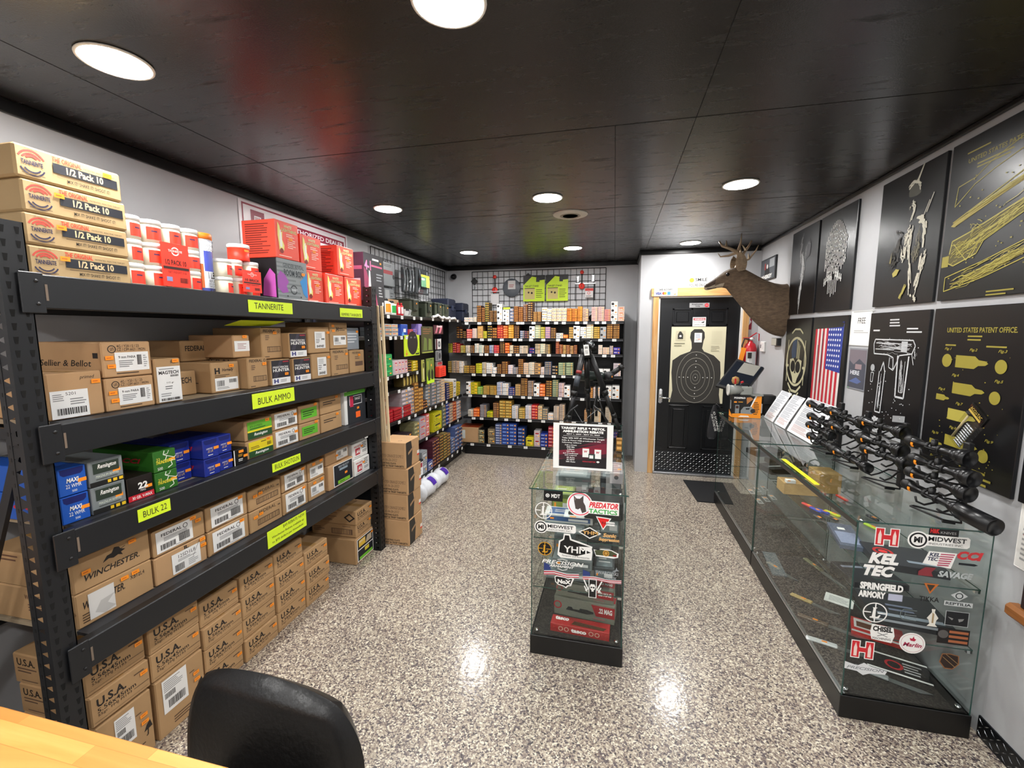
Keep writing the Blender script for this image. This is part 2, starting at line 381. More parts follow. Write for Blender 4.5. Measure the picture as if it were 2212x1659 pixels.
MB().lathe([(.088, -.012), (.10, -.014), (.125, -.006), (.132, 0)], mat('d9d2c6', .5), None, 40).build('flange', t)
mb = MB(); mb.lathe([(0, -.010), (.090, -.010), (.090, -.002), (0, -.001)][::-1], mat('b9b1a4', .7), None, 40)
for r in (.03, .05, .07): mb.lathe([(r, -.013), (r+.006, -.013), (r+.006, -.009), (r, -.009)], mat('a59d90', .7), None, 32)
mb.build('grille', t)

# ================================================================ STORAGE RACK, left
SH = (.618, .990, 1.323, 1.765)
rk = thing('storage_rack', 'black steel four-shelf storage rack with slotted posts along the left wall', 'shelving rack', (-1.92, 1.84, 0))
RO = Vector((-1.92, 1.84, 0))
def L(mb): mb.v = [tuple(Vector(v)-RO) for v in mb.v]; return mb
def post(x0, x1, y0, y1, flip, H):
    mb = MB(); p = .038; n = int(H/p)
    # face toward the camera: lattice of triangular openings between two solid strips
    a = x0+(x1-x0)*.32; b_ = x0+(x1-x0)*.74
    mb.box(x0, a, y0, y0+.003, 0, H, RACK); mb.box(b_, x1, y0, y0+.003, 0, H, RACK)
    for i in range(n):
        z = i*p
        mb.add([(a, y0+.001, z), (b_, y0+.001, z), (b_, y0+.001, z+p*.25), (a, y0+.001, z+p*.5)], [(0, 1, 2, 3)], RACK)
        mb.add([(a, y0+.001, z+p*.5), (b_, y0+.001, z+p*.75), (b_, y0+.001, z+p), (a, y0+.001, z+p)], [(0, 1, 2, 3)], RACK)
        mb.box(x0+(a-x0)*.3, x0+(a-x0)*.62, y0-.0006, y0+.001, z+.010, z+.022, BLKM)
    # front face with tear-drop slots
    mb.box(x1-.003, x1, y0+.003, y1, 0, H, RACK)
    for i in range(n):
        z = i*p+.008; xx = x1+.0006
        for yy in (y0+.016, y1-.016):
            mb.add([(xx, yy-.003, z), (xx, yy+.003, z), (xx, yy+.006, z+.020), (xx, yy-.006, z+.020)], [(0, 1, 2, 3)], mat('030303', .9))
    mb.box(x0, x1, y1-.003, y1, 0, H, RACK); mb.box(x0-.004, x1+.004, y0-.004, y1+.004, 0, .004, BLKM)
    return L(mb).build('post', rk)
post(-1.695, -1.628, .868, .932, 1, 1.905); post(-1.695, -1.628, 2.752, 2.812, 1, 1.905)
post(-2.225, -2.165, .868, .932, 1, 1.905); post(-2.225, -2.165, 2.752, 2.812, 1, 1.905)
for z in SH:
    for x0, x1 in ((-1.655, -1.618), (-2.215, -2.185)):
        mb = MB(); mb.box(x0, x1, .915, 2.765, z-.098, z, RACK, .003)
        if x1 > -2:
            for yy in (.90, 2.725):
                mb.box(x1-.004, x1+.002, yy, yy+.055, z-.112, z+.004, RACK, .002)
            for yy in (.957, 2.735):
                mb.box(x1-.001, x1+.0008, yy, yy+.006, z-.075, z-.028, mat('7a6a5c', .6))
                for zz in (z-.02, z-.085): mb.cyl((x1+.001, yy-.02, zz), (x1+.004, yy-.02, zz), .005, BLKM, n=8)
        L(mb).build('beam', rk)
    if True:
        mb = MB(); mb.box(-1.705, -1.655, .978, 2.75, z-.012, z-.0015, mat('33353a', .5)); L(mb).build('ledge', rk)
    mb = MB(); mb.box(-2.185, -1.706, .978, 2.75, z-.018, z-.003, mat('9a8a72', .8, 0, .15, 30)); L(mb).build('shelf_board', rk)
for y in (.90, 2.78):
    for (a, b_) in (((-1.70, 1.27), (-2.17, .30)), ((-1.70, 1.30), (-2.17, 1.30)), ((-1.70, .27), (-2.17, .27)), ((-1.70, 1.80), (-2.17, 1.80))):
        mb = MB(); d = Vector((b_[0]-a[0], 0, b_[1]-a[1])).normalized(); nn = Vector((-d.z, 0, d.x))*.016
        A = Vector((a[0], y, a[1])); B = Vector((b_[0], y, b_[1])); h = Vector((0, .006, 0))
        mb.add([A-nn-h, A+nn-h, B+nn-h, B-nn-h, A-nn+h, A+nn+h, B+nn+h, B-nn+h], [(0, 1, 2, 3), (4, 7, 6, 5), (0, 4, 5, 1), (1, 5, 6, 2), (2, 6, 7, 3), (3, 7, 4, 0)], RACK)
        L(mb).build('side_brace', rk)
# lime signs on the beams
def shelf_sign(label, y0, y1, z0, z1, ops, tilt=0):
    w = y1-y0; h = z1-z0; mb = MB(); mb.box(0, .0008, -w/2, w/2, 0, h, LIME); mb.art(Frame((.0008, -w/2, 0), (0, 1, 0), (0, 0, 1), w, h), ops)
    o = mb.build('shelf_sign', None, (-1.6165, (y0+y1)/2, z0)); o.rotation_euler.x = tilt
    return tag(o, label, 'sign')
shelf_sign('large lime shelf sign with one long word on the top rack beam', 1.686, 1.966, 1.688, 1.743, [('t', 'TANNERITE', .12, .3, .77, .8, INK)])
shelf_sign('small lime shelf sign at the far end of the top rack beam', 2.369, 2.611, 1.688, 1.741, [('t', 'RIMFIRE TANNERITE', .06, .12, .94, .46, INK)])
shelf_sign('lime shelf sign reading BULK AMMO on the second rack beam', 1.669, 1.942, 1.243, 1.313, [('t', 'BULK AMMO', .12, .22, .9, .68, INK)])
shelf_sign('lime shelf sign reading BULK SHOTGUN on the third rack beam', 1.761, 1.959, .912, .956, [('t', 'BULK SHOTGUN', .08, .25, .94, .8, INK)])
shelf_sign('lime shelf sign reading BULK 22 at the near end of the third beam', 1.137, 1.253, .931, .977, [('t', 'BULK 22', .15, .25, .88, .75, INK)])
shelf_sign('wide lime rebate notice on the lowest rack beam', 1.70, 1.975, .546, .632, [('t', '$49 REBATE NEW', .38, .72, .95, .92, INK), ('t', 'Winchester Rebate available up', .1, .42, .93, .60, INK), ('t', 'to $75 dollars per household', .1, .14, .9, .32, INK)])

# ================================================================ CARTONS
def sub(F, u0, v0, u1, v1):
    return Frame(F.o+F.ux*(u0*F.w)+F.uy*(v0*F.h)+F.n*.0012, F.ux, F.uy, F.w*(u1-u0), F.h*(v1-v0))
def carton(name, label, cat, y0, y1, z0, z1, xf=-1.70, dep=.36, body=None, ink=(), end=(), lab=(), stk=(), group=None, x=None, tape=True, ch=.004, top=()):
    body = body or CARD; w = dep; d = y1-y0-.003; h = z1-z0-.002
    mb = MB(); mb.box(-w/2, w/2, -d/2, d/2, 0, h, body, ch); F = fX(w, d, h)
    if tape: mb.art(fZ(w, d, h), [('r', .03, .40, .97, .60, TAPE), ('r', .03, .497, .97, .503, mat('6a4f35', .9))])
    if ink: mb.art(F, ink)
    if end: mb.art(fmY(w, d, h), end)
    if top: mb.art(fZ(w, d, h), top)
    o = mb.build(name, None, (xf-w/2 if x is None else x, (y0+y1)/2, z0)); tag(o, label, cat, group)
    for q in lab:
        nm, face, u0, v0, u1, v1, m, ops = q; FF = {'x': fX, 'y': fmY, 'z': fZ}[face](w, d, h); S = sub(FF, u0, v0, u1, v1)
        mm = MB(); mm.art(S, [('r', 0, 0, 1, 1, m)]+list(ops)); mm.build(nm, o)
    for u, v in stk:
        S = Frame(F.o+F.ux*(u*F.w)+F.uy*(v*F.h)+F.n*.0030, F.ux, F.uy, .026, .014); mm = MB(); mm.art(S, [('r', 0, 0, 1, 1, ORA), ('l', .15, .3, .9, .75, mat('c8561a'), 1)]); mm.build('price_sticker', o)
    return o
USA = [('t', 'U.S.A.', .10, .56, .58, .84, INK, 0, .03), ('t', '5.56x45mm', .10, .38, .74, .53, INK, 0, .01), ('t', '55gr. FMJ M193', .10, .24, .66, .35, INK), ('l', .72, .72, .97, .82, mat('5c4532', .8), 1), ('r', .70, .30, .97, .315, INK), ('r', .04, .12, .96, .13, mat('5c4532', .8))]
USE = [('t', 'U.S.A.', .06, .62, .32, .86, INK, 0, .02), ('l', .06, .38, .34, .58, mat('6a5140', .8), 2), ('l', .42, .42, .9, .62, mat('6a5140', .8), 2), ('l', .1, .1, .4, .17, mat('6a5140', .8), 1)]
g = 'cartons of rifle ammunition stacked under the rack'
LM = mat('e9e8e6', .6)
cols = [(.979, 1.176, [.255, .368, .483], 2), (1.183, 1.393, [.250, .366, .480], 2), (1.397, 1.600, [0, .112, .200+.022, .324, .437], 4), (1.605, 1.816, [0, .115, .222, .333, .440], 4), (1.822, 2.040, [0, .114, .219, .325, .438], 4), (2.046, 2.255, [0, .112, .226, .335], 3)]
pn = ['nearest stack', 'second stack', 'third stack', 'fourth stack', 'fifth stack', 'sixth and lowest stack']
for ci, (a, b_, zs, n) in enumerate(cols):
    for k in range(len(zs)-1):
        R = random.Random(ci*9+k); dx = R.uniform(-.008, .008); lv = 'top' if k == len(zs)-2 else ('bottom' if k == 0 and ci > 1 else ORD[k] if k else 'lower')
        carton('ammunition_carton', f'brown rifle ammunition carton, {lv} one of the {pn[ci]} under the rack', 'box', a, b_, zs[k], zs[k+1], -1.70+dx, .33, None, USA, USE, stk=[(.82, .60)], group=g)
for a, b_, lb, nm in ((.985, 1.172, (.30, .42, .66, .92), 'nearest'), (1.185, 1.39, (.12, .38, .62, .95), 'second')):
    ops = [('l', .06, .62, .94, .95, mat('8a8a8c'), 6), ('b', .08, .42, .5, .58, INK), ('b', .2, .10, .92, .34, INK)]
    carton('shipping_carton', f'large tall cardboard carton with white label, bottom of the {nm} stack under the rack', 'box', a, b_, 0, .248, -1.695, .34, None,
           [('p', [(.80, .38), (.86, .47), (.93, .52), (.97, .40)], INK), ('s', [(.89, .47), (.87, .30), (.84, .30)], INK, .004), ('l', .30, .10, .85, .24, mat('5c4532', .8), 3), ('l', .68, .72, .8, .76, mat('5c4532'), 1)], USE,
           lab=[('shipping_label', 'x', *lb, LM, ops)], stk=[(.75, .64), (.76, .52)])
# far end of the bottom bay
carton('ammunition_carton', 'brown carton with diamond mark, top of the far-end stack under the rack', 'box', 2.545, 2.755, .278, .38, -1.69, .36, None, USA,
       [('p', [(.74, .5), (.86, .82), (.98, .5), (.86, .18)], INK), ('p', [(.785, .5), (.86, .70), (.935, .5), (.86, .30)], CARD), ('l', .02, .2, .62, .85, mat('6a5140'), 7)], stk=[(.80, .62)], group=g)
carton('ammunition_carton', 'brown carton with printed bar code, middle of the far-end stack under the rack', 'box', 2.555, 2.75, .182, .278, -1.70, .35, None, USA,
       [('r', .45, .2, .92, .62, mat('6a5140')), ('b', .47, .24, .90, .58, CARD), ('l', .05, .3, .3, .7, mat('6a5140'), 3), ('l', .7, .78, .95, .86, mat('6a5140'), 1)], stk=[(.82, .66)], group=g)
carton('target_load_carton', 'tan carton with dark and yellow photo label, bottom of the far-end stack under the rack', 'box', 2.525, 2.755, 0, .182, -1.69, .40, None, (), [('r', .32, .64, .40, .69, ORA)],
       lab=[('product_label', 'x', .08, .06, .97, .95, WHT, [('r', .03, .03, .97, .48, '10151c'), ('r', .03, .52, .97, .97, '10151c'), ('r', .10, .62, .50, .92, 'd8b23a'), ('r', .45, .28, .72, .44, 'd8c23a'), ('p', [(.5, .6), (.9, .62), (.88, .9), (.62, .9)], 'b8a890'), ('r', .12, .04, .92, .17, '6dbb2a'), ('t', 'SPORTING CLAYS', .12, .80, .46, .88, WHT)])], stk=[(.85, .82)])

# ---- shelf 1 (lowest): shotgun shells
def fed_label(R=0): return [('t', 'FEDERAL', .14, .72, .70, .86, INK, 0, .02), ('o', .80, .80, .12, INK, .25), ('l', .2, .46, .86, .66, mat('777777'), 3), ('b', .10, .10, .50, .36, INK), ('b', .60, .14, .92, .52, INK), ('l', .5, .05, .9, .1, mat('777777'), 1)]
WIN = [('t', 'WINCHESTER.', .13, .26, .84, .44, INK, .25, .02), ('p', [(.36, .56), (.42, .72), (.48, .74), (.52, .88), (.58, .84), (.60, .76), (.66, .70), (.60, .66), (.62, .56), (.56, .62), (.50, .58), (.44, .62)], INK), ('s', [(.52, .70), (.66, .80)], INK, .002)]
WEND = [('t', 'WINCHESTER', .42, .66, .70, .80, mat('6a4a38'), 0, .01), ('l', .45, .30, .80, .55, mat('6a4a38'), 3), ('p', [(.80, .45), (.90, .72), (1, .45), (.90, .18)], mat('8a6a48'))]
carton('shotshell_carton', 'brown carton printed with a horse rider, upper one by the near rack post', 'box', .979, 1.228, .740, .862, -1.70, .40, None, WIN, [('l', .1, .72, .45, .95, mat('6a4a38'), 2), ('r', .62, .30, .78, .55, mat('6a4a38')), ('b', .82, .25, .98, .62, INK)], stk=[(.10, .47), (.70, .78)])
carton('shotshell_carton', 'brown carton with torn white label, lower one by the near rack post', 'box', .979, 1.228, .618, .740, -1.70, .40, None,
       [('t', 'WINCHESTER.', .08, .50, .60, .72, INK, .25, .02), ('t', 'XB12L4', .68, .68, .88, .80, INK), ('l', .06, .10, .5, .40, mat('4a3626'), 4)], WEND,
       lab=[('torn_label', 'x', .14, .12, .46, .88, mat('d9d6d2', .5), [('p', [(.55, 0), (1, .1), (.7, .35), (1, .6), (.45, .55), (.2, .2)], 'bdbab6')])], stk=[(.55, .78), (.70, .80)])
carton('shotshell_carton', 'brown carton with white label beside the horse rider carton', 'box', 1.236, 1.456, .733, .838, -1.70, .38, None, (), (), lab=[('shipping_label', 'x', .05, .10, .74, .93, LM, fed_label())], stk=[(.70, .84), (.80, .66)])
carton('shotshell_carton', 'light tan carton with label 12SD1L8 beside the torn-label carton', 'box', 1.234, 1.456, .618, .731, -1.70, .38, CARD2, [('t', 'IL', .55, .84, .64, .97, INK, 0, .04)], (), lab=[('shipping_label', 'x', .30, .10, .86, .84, LM, [('t', '12SD1L8', .22, .70, .82, .88, INK), ('l', .2, .52, .85, .66, mat('777777'), 2), ('b', .08, .08, .42, .42, INK), ('l', .55, .1, .9, .45, mat('999999'), 4), ('s', [(.72, .45), (.98, 1.1)], INK, .0015)])], stk=[(.86, .84), (.87, .60)])
def fc(lbl, y0, y1, z0, z1, **k): carton('shotshell_carton', lbl, 'box', y0, y1, z0, z1, -1.70, .38, None, [('l', .05, .03, .5, .09, mat('5c4532'), 1)], (), lab=[('shipping_label', 'x', .10, .10, .88, .92, LM, fed_label())], stk=[(.76, .80)], **k)
fc('brown carton with wide white label, upper of the third stack on the lowest shelf', 1.462, 1.682, .731, .843)
fc('brown carton with wide white label, lower of the third stack on the lowest shelf', 1.462, 1.682, .618, .730)
PF = [('t', 'FEDERAL', .28, .74, .80, .90, mat('4a3828'), 0, .01), ('r', .22, .22, .90, .52, mat('5c4532')), ('b', .24, .26, .88, .48, CARD), ('l', .86, .7, .98, .84, mat('5c4532'), 1)]
carton('shotshell_carton', 'brown carton with printed dark bar code strip, upper of the fourth stack, lowest shelf', 'box', 1.688, 1.902, .728, .830, -1.70, .38, None, PF, (), stk=[(.12, .62), (.28, .66)])
carton('shotshell_carton', 'brown carton with printed dark bar code strip, lower of the fourth stack, lowest shelf', 'box', 1.688, 1.902, .618, .726, -1.70, .38, None, PF, (), stk=[(.10, .62), (.26, .68)])
fc('brown carton with wide white label, upper of the fifth stack on the lowest shelf', 1.907, 2.105, .742, .845)
fc('brown carton with wide white label, lower of the fifth stack on the lowest shelf', 1.907, 2.105, .618, .740)
WL = [('b', .08, .35, .40, .80, INK), ('b', .60, .55, .92, .85, INK), ('l', .08, .1, .7, .3, mat('888888'), 2)]
carton('shotshell_carton', 'small brown carton with white bar code label, upper of the sixth stack, lowest shelf', 'box', 2.112, 2.262, .735, .845, -1.70, .36, None, (), (), lab=[('shipping_label', 'x', .10, .14, .90, .72, LM, WL)], stk=[(.25, .80), (.70, .84)])
carton('shotshell_carton', 'small brown carton with white bar code label, lower of the sixth stack, lowest shelf', 'box', 2.112, 2.262, .618, .733, -1.70, .36, None, (), (), lab=[('shipping_label', 'x', .10, .20, .90, .74, LM, WL)], stk=[(.25, .80), (.70, .84)])
carton('shotshell_carton', 'tan carton with small white label on top of the dark-poster carton', 'box', 2.28, 2.52, .775, .862, -1.705, .34, CARD2, (), (), lab=[('shipping_label', 'x', .45, .12, .95, .85, LM, WL)], stk=[(.40, .40)])
carton('shotshell_carton', 'tan carton with large dark poster label on the lowest shelf', 'box', 2.28, 2.545, .618, .773, -1.69, .38, CARD2, (), (), lab=[('product_label', 'x', .18, .05, .97, .95, WHT, [('r', .03, .03, .97, .97, '131a24'), ('t', 'HIGH VELOCITY', .25, .80, .80, .90, 'c8d0d8'), ('r', .3, .66, .72, .76, '8fa0ae'), ('r', .2, .06, .82, .22, '7cbf2a'), ('l', .3, .1, .7, .18, mat('2a4010'), 1)])], stk=[(.62, .42)])
AA = [('t', 'WINCHESTER', .10, .70, .56, .82, 'b5182c', 0, .01), ('r', .18, .22, .48, .64, 'b5182c'), ('t', 'AA', .22, .30, .45, .56, WHT, .2, .04), ('l', .62, .5, .96, .92, mat('555555'), 4), ('l', .62, .25, .96, .42, mat('555555'), 2), ('l', .10, .08, .6, .16, mat('888888'), 1)]
carton('shotshell_carton', 'white carton with red AA emblem, upper one at the far end of the lowest shelf', 'box', 2.555, 2.745, .733, .845, -1.70, .36, mat('e8e7e4', .6), AA, (), stk=[(.52, .62)], tape=False)
carton('shotshell_carton', 'white carton with red AA emblem, lower one at the far end of the lowest shelf', 'box', 2.555, 2.745, .618, .731, -1.69, .36, mat('e8e7e4', .6), AA, (), stk=[(.52, .62)], tape=False)

# ---- shelf 2: bulk rimfire and shotgun
BL = mat('1d2f8f', .4); BLM = mat('1d57b8', .4)
def blue22(label, y0, y1, z0, z1, xf, ops, col, dep=.30, name='rimfire_carton', tp=None):
    w = dep; d = y1-y0-.002; h = z1-z0-.002; mb = MB(); mb.box(-w/2, w/2, -d/2, d/2, 0, h, col, .002)
    F = fX(w, d, h); mb.art(F, [('p', [(.08, .97), (.10, .80), (.20, .72), (.80, .72), (.90, .80), (.92, .97)], mat('141f66', .4) if tp is None else tp)]+ops)
    mb.art(fmY(w, d, h), [('t', 'CCI', .5, .42, .8, .66, 'c8203a', .3, .03), ('l', .1, .1, .4, .3, mat('c0c8e8'), 2)])
    o = mb.build(name, None, (xf-w/2, (y0+y1)/2, z0)); tag(o, label, 'box', 'rimfire ammunition cartons on the third beam shelf')
    mm = MB(); mm.art(Frame((w/2, d*.18, h*.40), (0, 1, 0), (0, 0, 1), .024, .012), [('r', 0, 0, 1, 1, ORA)]); mm.build('price_sticker', o); return o
MX = [('t', 'MAXI', .28, .46, .72, .62, WHT, .2, .03), ('t', '22 WMR', .24, .26, .80, .40, WHT), ('t', '500', .44, .10, .62, .18, WHT)]
SG = [('t', 'SUBSONIC', .2, .46, .62, .54, WHT, .2), ('t', '22 LR', .28, .30, .62, .42, 'e0c060', .2), ('r', .3, .14, .6, .17, WHT)]
blue22('bright blue rimfire carton, lower one at the near end of the shelf', .963, 1.041, .990, 1.080, -1.68, MX, BLM, .42)
blue22('bright blue rimfire carton, upper one at the near end of the shelf', .963, 1.041, 1.081, 1.172, -1.68, MX, BLM, .42)
REM = [('r', .12, .48, .88, .90, '27352a'), ('t', 'Remington', .25, .62, .80, .84, WHT, .35, .02), ('t', 'MAGNUM RIMFIRE', .18, .32, .86, .42, 'dfe8d8', .2), ('l', .18, .22, .9, .30, mat('444a44'), 1), ('r', 0, 0, 1, .18, '0c0c0c'), ('r', .50, .03, .60, .15, 'e8c020'), ('r', .66, .03, .78, .15, 'e8c020'), ('r', .84, .03, .96, .15, 'e8c020')]
for k, (a, b_) in enumerate(((.990, 1.083), (1.084, 1.172))):
    blue22(f'grey and black rimfire carton, {"upper" if k else "lower"} one beside the blue cartons', 1.046, 1.152, a, b_, -1.68, REM, mat('7f8688', .45), .40, tp=mat('6c7375', .45))
blue22('black carton with large 22 and red bottom band', 1.156, 1.248, .990, 1.078, -1.68, [('t', '22', .40, .44, .78, .72, WHT, 0, .04), ('t', 'MAG', .48, .32, .68, .42, WHT), ('r', 0, 0, 1, .24, 'c8182a'), ('t', '30 GR. V-MAX', .14, .05, .92, .18, WHT, 0, .02)], mat('17110f', .4), .36, tp=mat('201a18', .4))
TH = [('s', [(.5, .98), (.44, .8), (.6, .7), (.5, .5)], 'e8f0e0', .003), ('s', [(.7, .95), (.62, .8), (.44, .8)], 'e8f0e0', .002), ('s', [(.95, .4), (.75, .45), (.8, .2), (.6, .1)], 'e8f0e0', .003), ('s', [(.6, .7), (.9, .55), (1, .6)], 'e8f0e0', .0025), ('t', '22', .12, .56, .28, .68, 'f0e060'), ('t', 'THUNDERBOLT', .10, .38, .92, .54, 'f0e040', .3, .02), ('t', '500', .14, .08, .36, .22, WHT)]
for k, (a, b_) in enumerate(((.990, 1.066), (1.067, 1.148))):
    blue22(f'green rimfire carton with white lightning bolts, {"upper" if k else "lower"} one', 1.254, 1.343, a, b_, -1.68, TH, mat('2c6a1e', .5), .30, tp=mat('2c6a1e', .5))
for k, (a, b_) in enumerate(((.990, 1.066), (1.067, 1.150))):
    blue22(f'deep blue rimfire carton, {"upper" if k else "lower"} one of the front pair', 1.441, 1.517, a, b_, -1.66, SG, BL, .26)
    blue22(f'deep blue rimfire carton, {"upper" if k else "lower"} one behind the front pair', 1.522, 1.592, a, b_-.002, -1.67, SG, BL, .24)
blue22('long low blue rimfire carton lying behind the green cartons', 1.35, 1.436, 1.067, 1.150, -1.72, SG, BL, .36)
blue22('long low blue rimfire carton lying under its twin behind the green cartons', 1.35, 1.436, .990, 1.066, -1.72, SG, BL, .36)
blue22('small black and white rimfire carton beside the deep blue cartons', 1.598, 1.677, .990, 1.064, -1.67, [('r', 0, 0, .06, 1, WHT), ('r', .35, .75, .7, .92, ORA), ('l', .3, .5, .75, .68, mat('d0a030'), 2), ('l', .3, .2, .75, .4, WHT, 2)], mat('0e0d0d', .4), .3, tp=mat('0e0d0d', .4))
RG = lambda top: [('r', 0, 0, 1, .40, '1f4a22'), ('t', 'Remington', .25, .10, .80, .32, WHT, .3, .02), ('r', 0, .40, 1, .50, 'e8d820'), ('r', 0, .50, 1, 1, '62ad28' if top else 'e2cc1c')]+([('t', '870 EXPRESS', .1, .66, .6, .78, '1d3312'), ('l', .1, .54, .9, .64, mat('1d3312'), 1)] if top else [('l', .5, .80, .8, .95, mat('6a5a10'), 1), ('b', .75, .52, .93, .75, '6a5a10'), ('l', .08, .5, .5, .7, mat('6a5a10'), 2)])
for k, (a, b_) in enumerate(((.990, 1.078), (1.079, 1.176))):
    carton('shotshell_carton', f'long brown carton with {"green handwritten" if k else "yellow"} and green label above the BULK SHOTGUN sign', 'box', 1.687, 1.863, a, b_, -1.69, .46, None, (), (), lab=[('product_label', 'x', .08, .06, .96, .94, WHT, RG(k))], stk=[(.72, .80)])
for k, (a, b_) in enumerate(((.990, 1.088), (1.089, 1.182))):
    carton('shotshell_carton', f'brown carton with white label beside the long green-label cartons, {"upper" if k else "lower"} one', 'box', 1.870, 2.060, a, b_, -1.70, .42, None, (), (), lab=[('shipping_label', 'x', .08, .08, .95, .93, LM, fed_label())], stk=[(.82, .60)])
GRN = [('l', .1, .2, .9, .8, mat('1c3a10'), 3)]
for k, (a, b_) in enumerate(((.990, 1.083), (1.084, 1.188))):
    carton('shotshell_carton', f'brown carton with bright green handwritten note, {"upper" if k else "lower"} one', 'box', 2.066, 2.243, a, b_, -1.70, .36, None, (), (), lab=[('paper_note', 'x', .10, .22, .86, .80, mat('62b52c', .6), GRN)], stk=[(.72, .86)])
for k, (a, b_) in enumerate(((.990, 1.100), (1.101, 1.208))):
    carton('shotshell_carton', f'plain tan carton with handwriting, {"upper" if k else "lower"} one right of the green notes', 'box', 2.252, 2.458, a, b_, -1.70, .36, CARD, [('l', .12, .5, .8, .75, mat('3a2c22'), 2)], (), stk=[(.70, .80)])
carton('display_carton', 'upright dark carton with white side and green header at the far end', 'box', 2.478, 2.722, .990, 1.215, -1.69, .30, mat('e4e4e2', .6), [('r', .12, 0, 1, 1, '23262c'), ('r', 0, .86, 1, .97, '5fb536'), ('r', .22, .55, .82, .82, 'd8d8dc'), ('r', .24, .57, .80, .80, '1a1d24'), ('r', .24, .5, .40, .82, 'c02048'), ('t', 'TARGET', .46, .68, .76, .76, WHT), ('r', .5, .14, .72, .32, 'ff6a1a')], (), stk=[(.55, .40)], tape=False)

# ---- shelf 3: bulk ammo
LB = [('t', '5201', .40, .82, .66, .93, INK), ('l', .06, .62, .4, .9, mat('888888'), 4), ('l', .5, .45, .95, .72, mat('888888'), 3), ('b', .14, .12, .94, .36, INK)]
carton('ammunition_carton', 'tan carton with white 5201 bar code label at the near end of the shelf', 'box', .976, 1.131, 1.323, 1.472, -1.70, .30, CARD2, [('t', 'primed', .58, .82, .86, .92, INK, .3)], (), lab=[('shipping_label', 'x', .03, .02, .70, .62, LM, LB)], stk=[(.78, .72)])
SB = [('o', .20, .80, .11, INK, .22), ('t', 'un', .165, .755, .235, .845, INK), ('t', '4G / Y20 / S / 23', .30, .84, .75, .92, INK), ('t', 'CZ / CIM 6621 / MON', .30, .74, .88, .82, INK), ('l', .25, .07, .75, .14, mat('4a3828'), 1)]
PAR = [('t', '9 mm PARA', .10, .68, .60, .82, INK, 0, .02), ('l', .1, .2, .55, .6, mat('777777'), 4), ('b', .64, .3, .78, .85, INK), ('l', .83, .15, .95, .85, mat('999999'), 6)]
for k, (a, b_) in enumerate(((1.323, 1.440), (1.441, 1.566))):
    carton('ammunition_carton', f'tan carton printed with a UN mark and 9 mm PARA label, {"upper" if k else "lower"} one', 'box', 1.135, 1.302, a, b_, -1.70, .33, CARD2, SB, [('t', 'Sellier & Bellot', .12, .32, .85, .50, INK, .2, .01), ('r', .88, .55, .95, .70, INK)] if k else (), lab=[('shipping_label', 'x', .24, .16, .93, .70, WHT, [('r', .02, .03, .98, .97, LM)]+PAR)], stk=[(.05, .50), (.08, .26)])
carton('ammunition_carton', 'narrow brown carton with a tall white label filling its front', 'box', 1.306, 1.414, 1.323, 1.498, -1.70, .34, CARD, [('t', '9-19', .6, .88, .8, .95, INK, .3)], (), lab=[('shipping_label', 'x', .06, .03, .95, .82, LM, [('t', 'MAGTECH', .08, .78, .92, .88, INK, 0, .03), ('l', .1, .9, .9, .97, mat('999999'), 1), ('b', .55, .70, .9, .76, INK), ('t', '115 gr', .38, .5, .68, .56, INK), ('l', .3, .34, .75, .46, mat('777777'), 2), ('l', .1, .14, .6, .26, mat('999999'), 2), ('b', .1, .03, .92, .10, INK)])], stk=[(.66, .90)])
carton('ammunition_carton', 'wide brown carton with low white label, set back beside the narrow tall-label carton', 'box', 1.590, 1.744, 1.323, 1.462, -1.75, .34, CARD, [('t', 'H', .12, .62, .30, .82, INK, 0, .05), ('t', 'Hornady', .38, .66, .78, .80, INK, .2, .02), ('l', .12, .5, .7, .6, mat('4a3828'), 2)], [('l', .05, .3, .85, .36, mat('3a2c20'), 1), ('l', .05, .08, .6, .2, mat('3a2c20'), 1), ('p', [(-.02, .55), (.04, .75), (.1, .55), (.04, .35)], INK)], lab=[('shipping_label', 'x', .10, .06, .92, .48, LM, WL)], stk=[(.62, .82)])
FB = [('t', 'FEDERAL', .10, .86, .74, .95, INK, 0, .02), ('o', .86, .90, .045, INK, .3), ('r', .25, .22, .92, .40, mat('5c4532')), ('b', .27, .24, .90, .38, CARD), ('l', .1, .05, .4, .1, mat('4a3828'), 1), ('l', .18, .6, .4, .78, mat('6a5140'), 3)]
carton('ammunition_carton', 'square brown carton with printed bar code panel, front row centre of the bulk ammo shelf', 'box', 1.750, 1.878, 1.323, 1.474, -1.71, .34, CARD, FB, [('t', 'FEDERAL', .1, .86, .75, .95, INK, 0, .02)], stk=[(.72, .74)])
PH = [('r', .04, .03, .96, .28, 'ecebea'), ('r', .04, .28, .96, .97, '26242c'), ('p', [(.1, .3), (.45, .97), (.6, .97), (.3, .3)], '3a3644'), ('t', 'PRECISION', .10, .66, .86, .74, WHT, 0, .01), ('t', 'HUNTER', .10, .52, .92, .64, WHT, 0, .02), ('t', 'H', .12, .08, .34, .24, '2a2f7a', 0, .05), ('l', .45, .1, .85, .22, mat('999999'), 2), ('r', .6, .88, .9, .93, 'a02838')]
for lbl, a, b_, c, d in (('lower one next to the square carton', 1.885, 2.028, 1.323, 1.457), ('lower one toward the far end', 2.045, 2.192, 1.323, 1.455), ('upper one standing on a pair', 2.025, 2.168, 1.458, 1.594)):
    carton('rifle_ammunition_carton', f'dark-fronted carton with white base band, {lbl}', 'box', a, b_, c, d, -1.70, .32, CARD, PH, (), stk=[(.66, .36)], tape=False)
BR = [('l', .12, .62, .85, .92, mat('999999'), 4), ('b', .62, .5, .92, .6, INK), ('l', .1, .3, .5, .6, mat('777777'), 3), ('t', 'BARNES', .15, .06, .85, .2, INK, .2, .03)]
